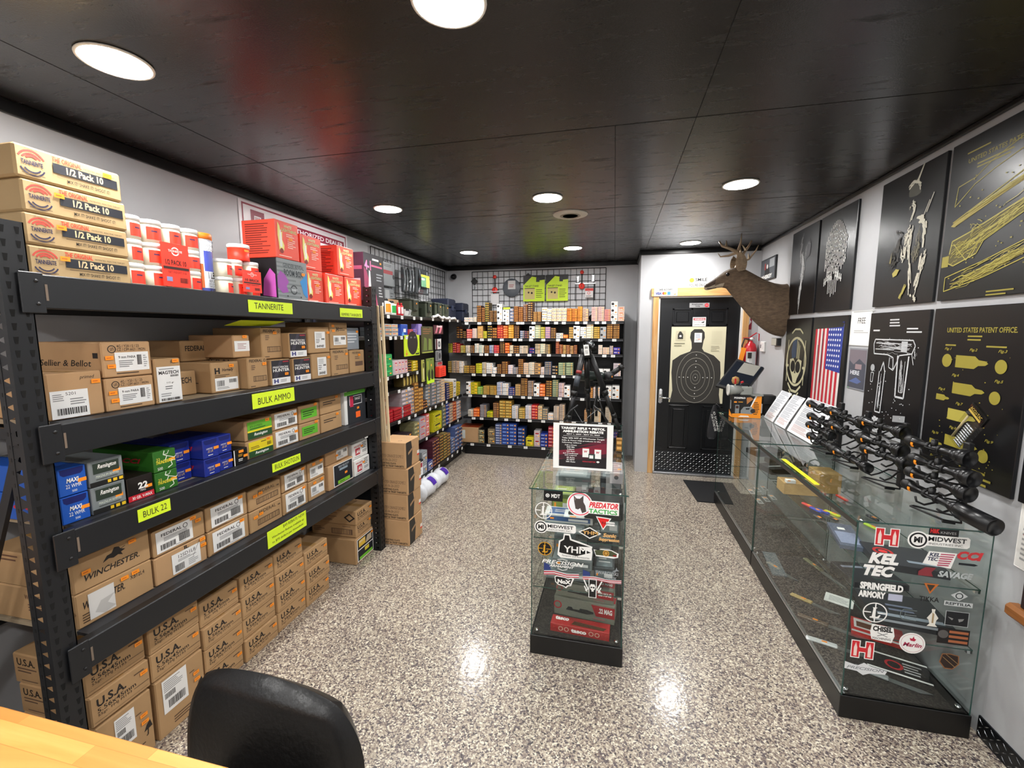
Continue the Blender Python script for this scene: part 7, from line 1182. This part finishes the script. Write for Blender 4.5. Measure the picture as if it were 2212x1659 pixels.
for s_ in (-1, 1):
    mb = MB(); mb.lathe([(0, -.016), (.010, -.013), (.016, 0), (.010, .013), (0, .016)], mat('0a0605', .25), Matrix.Translation((-.495, -.014+s_*.058, .315)), 14); mb.build('eye', t)
    mb = MB(); mb.lathe([(0, -.006), (.006, -.005), (.009, 0), (.006, .004), (0, .005)], BLK, Matrix.Translation((-.664, -.016+s_*.014, .226)), 10); mb.build('nostril', t)
    # ear: cupped leaf
    mb = MB(); B = Vector((-.385, -.012+s_*.062, .345)); U = Vector((-.03, s_*.07 if s_ > 0 else -.05, .155)); Wd = Vector((1, .35*s_, .15)).normalized(); Nn = U.normalized().cross(Wd)
    P = []; rows = 8; cols_ = 6
    for i in range(rows+1):
        f = i/rows; ww = .046*math.sin(math.pi*min(1, .18+f*.82))**.7*(1 if f < 1 else .05)
        for j in range(cols_+1):
            g_ = j/cols_*2-1; P.append(B+U*f+Wd*(ww*g_)+Nn*(.018*(g_*g_)*math.sin(math.pi*min(.9, f+.1))))
    F_ = [(i*(cols_+1)+j, i*(cols_+1)+j+1, (i+1)*(cols_+1)+j+1, (i+1)*(cols_+1)+j) for i in range(rows) for j in range(cols_)]
    mb.add(P, F_, FURL, True); mb.add([p-Nn*.006 for p in P], [f[::-1] for f in F_], FURE, True); mb.build('ear', t)
    # antler
    ANT = mat('a08a70', .4, 0, .25, 30)
    y0 = -.012+s_*.035; sp = s_*.11
    if s_ < 0: pts = [(-.415, y0, .375), (-.405, y0-.02, .44), (-.43, y0-.05, .50), (-.50, y0-.07, .53), (-.56, y0-.06, .555), (-.585, y0-.05, .60)]; tines = [[(-.43, y0-.05, .50), (-.50, y0-.04, .475), (-.565, y0-.035, .47), (-.585, y0-.03, .50)], [(-.43, y0-.06, .51), (-.415, y0-.07, .58), (-.412, y0-.07, .655)], [(-.53, y0-.07, .545), (-.53, y0-.07, .60)]]
    else: pts = [(-.395, y0, .375), (-.375, y0+.03, .42), (-.36, y0+.07, .47), (-.33, y0+.10, .52), (-.29, y0+.11, .58), (-.265, y0+.10, .635)]; tines = [[(-.375, y0+.04, .43), (-.30, y0+.02, .46), (-.25, y0+.01, .53), (-.235, y0, .575)], [(-.345, y0+.09, .50), (-.36, y0+.11, .58), (-.365, y0+.11, .61)], [(-.30, y0+.02, .46), (-.305, y0+.03, .51)], [(-.31, y0+.1, .55), (-.345, y0+.1, .60)]]
    mb = MB(); L_ = len(pts); mb.tube(pts, [.021-.014*i/(L_-1) for i in range(L_)], ANT, 9)
    mb.lathe([(.015, -.006), (.023, 0), (.021, .008), (.014, .012)], ANT, Matrix.Translation(pts[0]), 12)
    for q in tines: mb.tube(q, [.013-.010*i/(len(q)-1) for i in range(len(q))], ANT, 8)
    mb.build('antler', t)
mb = MB(); mb.tube([(-.655, -.044, .200), (-.620, -.054, .197), (-.58, -.055, .205)], .0035, mat('1c1412', .7), 6); mb.build('mouth', t)

# ================================================================ ON THE COUNTERS
TZ = .8605
t = thing('point_of_sale_terminal', 'tilted black point-of-sale terminal on the far counter beside the door', 'terminal', (1.12, 4.22, TZ))
C4 = [Vector(p)-Vector((1.12, 4.22, TZ)) for p in ((1.109, 4.42, 1.345), (1.316, 4.33, 1.27), (1.136, 4.19, 1.053), (.908, 4.27, 1.107))]
nn = (C4[1]-C4[0]).cross(C4[3]-C4[0]).normalized(); nn = nn if nn.x < 0 or nn.y < 0 else -nn
if nn.z < 0: nn = -nn
mb = MB(); P = C4+[p-nn*.028 for p in C4]; mb.add(P, [(0, 1, 2, 3), (7, 6, 5, 4), (0, 4, 5, 1), (1, 5, 6, 2), (2, 6, 7, 3), (3, 7, 4, 0)], BLKM); mb.build('housing', t)
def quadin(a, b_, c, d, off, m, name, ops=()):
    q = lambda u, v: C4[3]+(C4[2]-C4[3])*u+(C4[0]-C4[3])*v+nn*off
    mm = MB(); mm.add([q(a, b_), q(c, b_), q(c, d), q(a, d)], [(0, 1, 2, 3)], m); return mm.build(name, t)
quadin(.05, .07, .95, .93, .001, mat('20242c', .12), 'screen'); quadin(.30, .58, .86, .93, .0015, mat('9a9890', .3), 'painted_reflection')  # light grey quad: the wall's reflection painted on the upper screen
mb = MB(); c = sum(C4, Vector())/4; mb.cyl(c-nn*.03, (c.x+.03, c.y+.03, .02), .022, BLKM); mb.box(-.06, .16, -.05, .07, 0, .022, BLKM, .006); mb.box(.16, .26, -.04, .06, .10, .18, BLKM, .004); mb.box(.18, .24, -.02, .04, .0, .10, BLKM); mb.build('stand', t)
FX = [('r', 0, 0, 1, 1, '141213'), ('p', [(0, 0), (1, 0), (1, 1), (.80, 1), (.62, .5), (.60, .22), (0, .18)], 'f5951c'), ('p', [(.78, 1), (.84, 1), (.66, .5), (.62, .5)], WHT), ('t', 'FOXPRO', .05, .86, .44, .94, WHT, 0, .05), ('p', [(.48, .92), (.62, .95), (.72, .86), (.60, .74), (.50, .62)], 'b87840'), ('r', .05, .68, .15, .74, ORA), ('r', .2, .70, .36, .73, 'e8a030'), ('p', [(.30, .20), (.70, .18), (.76, .40), (.66, .52), (.40, .50), (.30, .34)], '8a8f90'), ('p', [(.46, .44), (.62, .46), (.58, .38), (.48, .38)], '202020'), ('d', .72, .32, .10, '28282a'), ('p', [(.10, .20), (.24, .20), (.24, .58), (.10, .58)], '8a8f90'), ('r', .12, .42, .22, .54, '3a1c14'), ('l', .74, .15, .94, .75, mat('3a2410'), 8), ('p', [(.22, .04), (.30, .10), (.56, .10), (.62, .04)], WHT)]
box2('game_call_box', 'black and orange retail box with a grey device picture on the far counter', 'box', 1.115, 4.10, TZ, .225, .10, .19, mat('141213', .4), FX, (), 0, [('p', [(0, 0), (1, 0), (1, .10), (0, .30)], 'f5951c'), ('r', .3, .35, .6, .75, '8a8f90')])
t = thing('game_caller', 'grey electronic game caller with round horn standing on the orange box', 'game caller', (1.06, 4.09, TZ+.191))
CG = mat('8e918c', .45)
mb = MB(); mb.cyl((-.09, -.02, .045), (.02, 0, .045), .042, CG, .036, 22); mb.box(0, .10, -.035, .035, 0, .075, CG, .010); mb.build('body', t)
mb = MB(); T = Matrix.Translation((-.092, -.02, .045)) @ Matrix.Rotation(-math.pi/2, 4, 'Y'); mb.lathe([(.041, -.004), (.050, 0), (.048, .006), (.038, .003)], mat('d8d8d4', .4), T, 24); mb.lathe([(0, .001), (.038, .002), (.0, .003)], BLK, T, 22); mb.build('speaker_horn', t)
mb = MB(); mb.tube([(0, 0, .075), (.01, 0, .095), (.06, 0, .095), (.075, 0, .075)], .006, BLK); mb.build('handle', t)
mb = MB(); FR = mat('a88450', .95, 0, .3, 60, .8); mb.lathe([(0, .09), (.024, .10), (.032, .125), (.026, .150), (0, .162)], FR, Matrix.Translation((-.035, 0, 0)), 12); mb.box(-.05, -.036, -.034, -.028, .10, .145, 'b82020'); mb.cyl((-.035, 0, .07), (-.035, 0, .1), .006, WHT); mb.cyl((.0, -.03, .11), (.02, -.032, .12), .008, mat('c02028')); mb.build('fur_decoy', t)
box2('remote_control', 'small grey remote control lying beside the game caller', 'remote', 1.19, 4.06, TZ+.191, .09, .05, .016, CG, (), [('r', .2, .2, .8, .8, '50544f')], .2)
t = thing('scanner_sleeve', 'black fabric sleeve with white letters hanging off the far counter corner', 'sleeve', (.90, 4.325, .60))
mb = MB(); P = []; rows = 10
prof = [(.0, .05, .0), (.02, .078, .04), (.08, .085, .10), (.16, .075, .18), (.24, .06, .25), (.29, .04, .29), (.32, .02, .31)]
for (z, w_, _) in prof:
    for i in range(12): a = 6.2832*i/12; P.append((.015+(-.01+z*.05)+w_*.5*math.cos(a), .018*math.sin(a), z))
mb.add(P, [(j*12+i, j*12+(i+1) % 12, (j+1)*12+(i+1) % 12, (j+1)*12+i) for j in range(len(prof)-1) for i in range(12)]+[tuple(range(12))], mat('1c1c20', .8), True); mb.build('sleeve', t)
mb = MB(); S_ = Frame((-.024, -.0225, .25), (.26, 0, -.966), (.966, 0, .26), .20, .05); mb.art(S_, [('t', 'ID SCANNER', .0, .58, 1, .92, WHT), ('t', 'FOR STORE USE', .1, .08, .9, .42, WHT)]); mb.build('lettering', t)
mb = MB(); mb.tube([(.02, 0, .31), (.035, 0, .33), (.06, -.01, .31), (.065, -.02, .27)], .004, BLK); mb.build('loop', t)
def sheet(label, y1, y0, x0, zt, ops, hgt=.26):
    t = tag(MB().build('empty'), label, 'leaflet') if 0 else None
    w = y1-y0; mb = MB(); nz = 9; P = []
    for i in range(nz+1):
        f = i/nz; x = (XR-.055-x0)*(1-(1-f)**1.0)*f**.35*.999; z = (zt-TZ-.002)*f**1.25
        P += [(x, w/2, z+.001), (x, -w/2, z+.001)]
    F_ = [(2*i, 2*i+1, 2*i+3, 2*i+2) for i in range(nz)]; mb.add(P, F_, mat('f1f2f4', .6), True)
    Q = [Vector(p)+Vector((-.0006, 0, .0004)) for p in P]
    R = random.Random(int(y1*100))
    for i in range(1, nz):
        a, b_, c, d = Q[2*i], Q[2*i+1], Q[2*i+3], Q[2*i+2]
        for k in range(3):
            f0 = .12+k*.3; f1 = f0+.14; e = R.uniform(.55, .9); lo0 = a+(d-a)*f0; lo1 = b_+(c-b_)*f0; hi0 = a+(d-a)*f1; hi1 = b_+(c-b_)*f1
            p = lambda A, B, u: A+(B-A)*u
            mb.add([p(lo0, lo1, .12), p(lo0, lo1, e), p(hi0, hi1, e), p(hi0, hi1, .12)], [(0, 1, 2, 3)], mat('a4a8b2' if i > 2 else 'c8a8a4', .6))
    return tag(mb.build('price_sheet', None, (x0, (y0+y1)/2, TZ)), label, 'paper', 'printed sheets leaning on the counter')
sheet('white printed price sheet leaning on the wall, farthest of three', 4.12, 3.90, 1.275, 1.10, ())
sheet('white printed price sheet leaning on the wall, middle of three', 3.865, 3.64, 1.275, 1.10, ())
sheet('wide white printed sheet leaning behind the farthest scopes', 3.60, 3.17, 1.275, 1.115, ())

# ---- rifle scopes on wire stands
SC = mat('121214', .30); SCM = mat('0c0c0d', .5)
def scope_root(label, big=0, shade=0, turret=1):
    t = thing('rifle_scope', label, 'rifle scope', (0, 0, 0), 'black rifle scopes on the counter stands'); o = .0265 if not big else .0315
    MB().lathe([(.0, 0), (.015, .001), (.019, .004), (.0205, .012), (.020, .055), (.017, .075), (.0135, .09), (.0135, .20)]+[(.0135, .235), (o*.92, .285)], SC, None, 22).build('main_tube', t)
    MB().lathe([(.0205, .012), (.0225, .016), (.0225, .040), (.0205, .044)], SCM, None, 22).build('eyepiece', t)
    Lo = .44 if shade else .33
    MB().lathe([(o*.92, .284), (o, .29), (o, Lo), (o*.93, Lo), (o*.90, Lo-.012)], SC, None, 24).build('objective_bell', t)
    MB().lathe([(0, Lo-.014), (o*.90, Lo-.013), (0, Lo-.012)][:2]+[(0, Lo-.013)], BLKG, None, 20).build('objective_lens', t)
    for d in (((0, 1, 0), .15), ((1, 0, 0), .15)):
        mb = MB(); v = Vector(d[0]); mb.cyl(Vector((0, 0, d[1])), v*.030+Vector((0, 0, d[1])), .0125, SCM, n=16); mb.cyl(v*.026+Vector((0, 0, d[1])), v*.034+Vector((0, 0, d[1])), .0105, SC, n=16); mb.build('turret', t)
    mb = MB(); mb.lathe([(.016, .118), (.0185, .120), (.0185, .130), (.016, .132)], SCM, None, 18); mb.lathe([(.016, .176), (.0185, .178), (.0185, .188), (.016, .190)], SCM, None, 18); mb.tube([(-.0185, 0, .125), (-.0215, 0, .155), (-.0185, 0, .182)], .003, SCM, 6); mb.build('mount_ring', t)
    mb = MB(); mb.add([(-.0215, -.008, .050), (-.0175, -.016, .050), (-.0175, -.016, .066), (-.0205, -.008, .066)], [(0, 1, 2, 3)], ORA); mb.box(-.0235, -.021, -.007, .002, .052, .064, ORA); mb.build('price_sticker', t)
    return t
protoS = scope_root('x'); pB = scope_root('x', 1); pSh = scope_root('x', 1, 1)
SCP = [('a', 1, 3.07, 1.151), ('b', 1, 3.05, 1.078), ('c', 1, 3.055, 1.021), ('d', 1, 3.03, .957), ('a', 2, 2.80, 1.157), ('b', 2, 2.772, 1.080), ('d', 2, 2.73, .951), ('a', 3, 2.477, 1.161), ('b', 3, 2.474, 1.079), ('c', 3, 2.432, 1.033), ('a', 4, 2.11, 1.150), ('b', 4, 2.08, 1.084), ('c', 4, 2.09, 1.025), ('d', 4, 2.10, .969)]
tier = dict(a='top tier', b='second tier', c='third tier', d='lowest tier'); stn = ['', 'scope stand at the far end', 'second scope stand from the far end', 'third scope stand from the far end', 'scope stand at the near counter end']
f1 = f2 = f3 = True
for a, k, y, z in SCP:
    big = (k >= 3)
    if a == 'd' and k == 4: t = pSh; e = Vector((1.272, 1.755, .938)); sc = .78
    elif big: t = pB if f2 else copy_tree(pB); f2 = False; e = Vector((1.262, y-.225, z-.012)); sc = .74
    else: t = protoS if f1 else copy_tree(protoS); f1 = False; e = Vector((1.245, y-.20, z-.030)); sc = .66 if a in 'cd' and k == 1 else .80
    s0 = Vector((1.198, y, z)); t.location = s0; t.rotation_mode = 'QUATERNION'; t.rotation_quaternion = (e-s0).to_track_quat('Z', 'Y'); t.scale = (1, 1, 1)
    t.scale = (t.scale[0], t.scale[1], sc if a != 'd' or k != 4 else .82)
    tag(t, f'black rifle scope, {tier[a]} of the {stn[k]}', 'rifle scope', 'black rifle scopes on the counter stands')
t0 = None
for k, (y, lb) in enumerate(((2.985, 'far end'), (2.70, 'second from the far end'), (2.385, 'third from the far end'), (2.01, 'near end'))):
    if t0 is None:
        t0 = thing('scope_stand', 'x', 'display stand', (1.345, y, TZ), 'scope display stands'); t = t0
        mb = MB(); mb.box(-.010, .010, -.016, .016, 0, .31, BLKM, .003); mb.build('post', t)
        for zz in (.075, .14, .20, .272):
            mb = MB(); mb.tube([(-.005, 0, zz), (-.05, .004, zz+.006), (-.085, .01, zz-.018), (-.115, .012, zz-.030), (-.142, .012, zz-.018), (-.148, .012, zz+.002)], .0042, BLKM, 7); mb.build('hook', t)
            mb = MB(); mb.tube([(-.005, -.01, zz), (-.04, -.045, zz+.006), (-.075, -.062, zz-.018), (-.10, -.066, zz-.028), (-.12, -.066, zz-.016)], .0042, BLKM, 7); mb.build('hook', t)
        mb = MB(); mb.tube([(-.008, 0, .012), (-.05, .05, .008), (-.095, .105, .006), (-.11, .10, .005), (-.075, -.035, .005), (-.03, -.055, .006), (-.005, -.012, .012)], .004, BLKM, 7); mb.tube([(-.085, -.045, .005), (-.05, -.055, .005)], .0075, BLK, 7); mb.build('foot_loop', t)
    else: t = copy_tree(t0); t.location = (1.345, y, TZ)
    tag(t, f'black wire scope stand with curled hooks, {lb} of the near counter', 'display stand', 'scope display stands')
t = thing('bipod_pack', 'clear hanging pack of chrome parts resting on the nearest top scope', 'package', (1.375, 2.09, 1.19)); t.rotation_euler = (.62, 0, 0)
mb = MB(); mb.box(-.010, .010, -.045, .045, -.06, .13, CLEAR, .003); mb.build('shell', t)
mb = MB(); mb.box(-.004, .004, -.045, .045, .085, .13, BLK); mb.art(Frame((-.0105, .045, .085), (0, -1, 0), (0, 0, 1), .09, .045), [('r', .1, .3, .9, .5, 'c8a848'), ('t', 'ACCU-TAC', .12, .55, .88, .85, 'c8a848', 0, .02)])
for i in range(9): mb.cyl((-.002, -.028, -.05+.012*i), (-.002, .012, -.05+.012*i), .004, SILV, n=6)
mb.cyl((-.002, .03, -.05), (-.002, .03, .07), .004, mat('d0c090', .3), n=8); mb.build('contents', t)

# ---- knives and packs in the near case
def knife(label, x, y, z, rz, L_, hcol, bw=.020, single=True):
    t = thing('knife', label, 'knife', (x, y, z), 'knives laid out in the near case', rz); hb = L_*.45; bl = L_-hb
    mb = MB(); v = [(0, -bw/2, .001), (bl*.7, -bw/2, .001), (bl, bw*.35, .001), (bl*.85, bw*.5, .001), (0, bw/2, .001)]; v2 = [(a, b_, .0035) for a, b_, c in v]
    mb.add(v+v2, [(4, 3, 2, 1, 0), (5, 6, 7, 8, 9)]+[(i, (i+1) % 5, 5+(i+1) % 5, 5+i) for i in range(5)], SILV); mb.build('blade', t)
    mb = MB(); mb.box(-hb, 0, -bw*.55, bw*.55, 0, .012, mat(hcol, .4), .004); mb.build('handle', t)
    mb = MB(); mb.box(-hb*.5, -hb*.5+.022, -.006, .006, .0121, .0127, ORA); mb.build('price_sticker', t)
KZ = .1045; SZ = .6155
for q in ((1.10, 2.66, SZ, -1.2, .16, 'd02a28', 'red-handled folding knife on the glass shelf'), (1.12, 2.60, SZ, -1.15, .16, '2440b0', 'blue-handled folding knife on the glass shelf, left one'), (1.15, 2.585, SZ, -1.1, .16, '2440b0', 'blue-handled folding knife on the glass shelf, right one'), (1.19, 2.56, SZ, -1.05, .19, 'd8e02a', 'yellow-handled knife on the glass shelf'), (1.08, 2.50, SZ, -1.3, .12, '303438', 'small dark knife on the glass shelf, left of the blue ones'), (1.15, 2.49, SZ, -1.3, .12, '303438', 'small dark knife on the glass shelf, below the blue ones'),
          (1.34, 2.82, SZ, -1.4, .20, 'f0402a', 'large orange-red handled knife at the back of the glass shelf'), (1.30, 2.42, SZ, -1.2, .18, 'a8c82a', 'lime green handled knife at the shelf near end'), (1.36, 2.55, SZ, -1.3, .16, '2a2c30', 'dark knife at the back of the glass shelf'), (1.25, 2.70, SZ, -1.4, .17, '8a1a20', 'dark red handled knife in the middle of the glass shelf'),
          (1.10, 2.57, KZ, -.7, .24, 'b8a060', 'antler-handled knife on the case floor, farther one'), (1.10, 2.38, KZ, -.5, .30, '5a4a3a', 'broad pale blade knife lying on the case floor'), (1.07, 2.215, KZ, -.35, .28, 'd0d4d4', 'long knife near the glass on the case floor'), (1.19, 2.045, KZ, -.45, .26, '8a8f90', 'large curved bowie knife at the near end of the case floor'), (1.05, 2.90, KZ, -1.1, .22, '8a8a80', 'thin knife at the far part of the case floor'), (1.30, 2.95, KZ, -1.3, .34, '6a6a4a', 'olive sheathed knife at the back of the case floor')):
    knife(q[6], q[0], q[1], q[2], q[3], q[4], q[5], .026 if q[4] > .2 else .018)
LWD = mat('c8a468', .6, 0, .15, 30)
box2('wood_display_box', 'light wood display box on the glass shelf of the near case', 'box', 1.12, 2.93, SZ, .19, .12, .07, LWD, (), [('r', .05, .1, .95, .9, 'b48c50')]); box2('wood_display_box', 'taller light wood block at the back of the glass shelf', 'box', 1.30, 3.02, SZ, .12, .16, .12, LWD)
box2('white_card', 'white printed card lying on the case floor', 'card', 1.26, 2.64, KZ, .13, .10, .0015, WHT, (), [('l', .15, .2, .85, .8, mat('a8a8a8'), 5)], -.5)
box2('white_card', 'small white card on the light wood box', 'card', 1.06, 2.88, SZ+.071, .05, .035, .02, WHT, [('r', .1, .7, .4, 1, ORA)])
box2('clear_pack', 'long clear plastic package on the glass shelf near end', 'package', 1.10, 2.30, SZ, .10, .26, .02, mat('5a6478', .15), (), [('r', .1, .1, .9, .6, '8a94b0'), ('r', .3, .7, .6, .8, WHT)], -.2)
box2('black_case', 'black boxed knife set with a red badge on the glass shelf', 'box', 1.22, 2.10, SZ, .24, .20, .03, mat('23262c', .3), (), [('o', .25, .6, .18, 'c82020', .3), ('d', .25, .6, .08, 'e83030'), ('r', .5, .2, .9, .3, '8a94a0')], -.15)
box2('black_case', 'black boxed knife set on the middle shelf at the near end', 'box', 1.25, 2.12, .3655, .28, .22, .035, mat('1a1c22', .3), [('r', 0, .6, 1, .9, 'a8acb4')], [('r', .1, .1, .9, .2, '9aa4b0'), ('l', .3, .3, .8, .6, mat('8088a0'), 2)], -.12)
box2('black_case', 'second black case on the middle shelf farther in', 'box', 1.27, 2.42, .3655, .24, .20, .03, mat('202228', .3), (), [('r', .1, .7, .9, .8, '8a90a0')], .1)
box2('red_gift_box', 'red and white boxed knife on the case floor', 'box', 1.30, 2.36, KZ, .20, .12, .03, mat('c82a24', .4), [('r', 0, .7, 1, 1, WHT)], [('r', .05, .2, .7, .9, 'e8e4e0'), ('r', .1, .3, .5, .7, '6a4028')], -.4)
box2('card_pack', 'black and white carded knife set on the case floor', 'package', 1.27, 2.14, KZ, .22, .13, .006, BLKM, (), [('r', 0, 0, 1, .08, WHT), ('r', 0, .92, 1, 1, WHT), ('o', .45, .5, .25, 'b02028', .3), ('l', .6, .2, .9, .8, mat('c0c0c0'), 4)], -.35)
box2('clear_tray', 'clear acrylic tray on the case floor at the far end', 'tray', 1.04, 2.98, KZ, .08, .30, .01, mat('6a7478', .1), (), (), -.1)
for q, (x, y) in enumerate(((1.06, 3.40), (1.12, 3.45), (1.18, 3.5), (1.06, 3.6), (1.12, 3.65), (1.18, 3.7))):
    box2('key_chain_pack', 'small pale carded trinket laid in rows in the far case', 'package', x, y, SZ-.25 if 0 else .3655, .035, .10, .004, mat('b8b8b8', .4), (), [('r', .2, .1, .8, .5, '6a6a6a'), ('r', .2, .7, .8, .85, ORA)], grp='carded trinkets in the far case')
for q, (x, y) in enumerate(((1.16, 3.35), (1.26, 3.55), (1.20, 3.80))):
    box2('black_case', f'long black pistol case on the glass shelf of the far counter, {("nearest", "middle", "farthest")[q]} one', 'box', x, y, SZ, .22, .15, .04, BLKM, (), [('r', .1, .4, .5, .5, 'c8c8c8')], .3)
# rubber mat by the door
mb = MB(); mb.add([(x, y, z) for z in (0, .008) for x, y in ((.80, 4.26), (1.25, 4.26), (1.25, 4.87), (.76, 4.87))], [(3, 2, 1, 0), (4, 5, 6, 7), (0, 1, 5, 4), (1, 2, 6, 5), (2, 3, 7, 6), (3, 0, 4, 7)], mat('101114', .7, 0, .3, 90))
tag(mb.build('door_mat', None, (0, 0, .0002)), 'black rubber mat on the floor in front of the door', 'mat')

# ================================================================ BUTCHER BLOCK DESK AND CHAIR
t = thing('desk', 'butcher block desk with light maple staves in the near left corner', 'desk', (-1.25, .30, 0))
mb = MB(); mb.box(-.98, .90, -.33, .320, .712, .750, BUTCHER, .004); mb.build('desk_top', t)
for x in (-.92, .86):
    for y in (-.28, .27):
        mb = MB(); mb.box(x-.025, x+.025, y-.025, y+.025, 0, .712, BLKM, .003); mb.build('leg', t)
mb = MB(); mb.box(-.90, .84, -.26, -.24, .62, .712, BLKM); mb.build('apron', t)
t = thing('desk_chair', 'black leather desk chair with a rounded back tucked against the desk', 'chair', (-.850, .60, -.035), None, math.pi-.03)
LE = mat('0d0d0e', .36, 0, .2, 70, .12)
def pad(mb, W_, H_, T_, cx, cy, cz, lean, bend, m, sq=3.2, top=1.0):
    # cushioned slab standing in the XZ plane, rounded outline
    nu, nv = 22, 18; T2 = Matrix.Translation((cx, cy, cz)) @ Matrix.Rotation(lean, 4, 'X'); P = []; F_ = []
    for side in (-1, 1):
        for j in range(nv+1):
            for i in range(nu+1):
                u = 2*i/nu-1; v = 2*j/nv-1
                a = u*math.sqrt(max(0, 1-v*v/2)); b_ = v*math.sqrt(max(0, 1-u*u/2))
                k = .15; a = a*(1-k)+u*k; b_ = b_*(1-k)+v*k
                e = (1-abs(u)**sq)*(1-abs(v)**sq); th = T_*(.25+.75*max(0, e)**.35) if max(abs(u), abs(v)) < 1 else 0
                P.append(T2 @ Vector((a*W_/2, side*th/2+bend*(a*a), b_*H_/2)))
    M_ = (nu+1)*(nv+1)
    for j in range(nv):
        for i in range(nu):
            q = (j*(nu+1)+i, j*(nu+1)+i+1, (j+1)*(nu+1)+i+1, (j+1)*(nu+1)+i); F_.append(q); F_.append(tuple(M_+x for x in q[::-1]))
    mb.add(P, F_, m, True)
mb = MB(); pad(mb, .54, .47, .085, 0, -.21, .552, .10, -.05, LE); bk = mb.build('backrest', t)
mb = MB(); pad(mb, .48, .46, .09, 0, .04, .44, math.pi/2, 0, LE); mb.build('seat', t)
mb = MB(); mb.tube([(0, .05, .40), (0, -.20, .37), (0, -.275, .42), (0, -.27, .52)], .018, BLKM); mb.cyl((0, .05, .40), (0, .05, .10), .026, BLKM); mb.build('support', t)
for i in range(5):
    a = i*1.2566; ex = Vector((.29*math.cos(a), .05+.29*math.sin(a), .065)); mb = MB(); mb.cyl((0, .05, .11), ex, .020, BLKM, .013); lg = mb.build('leg', t)
    mb = MB(); mb.cyl((ex.x-.012, ex.y, .028), (ex.x+.012, ex.y, .028), .028, BLK); mb.cyl((ex.x, ex.y, .04), (ex.x, ex.y, .07), .006, BLKM); mb.build('caster', lg)
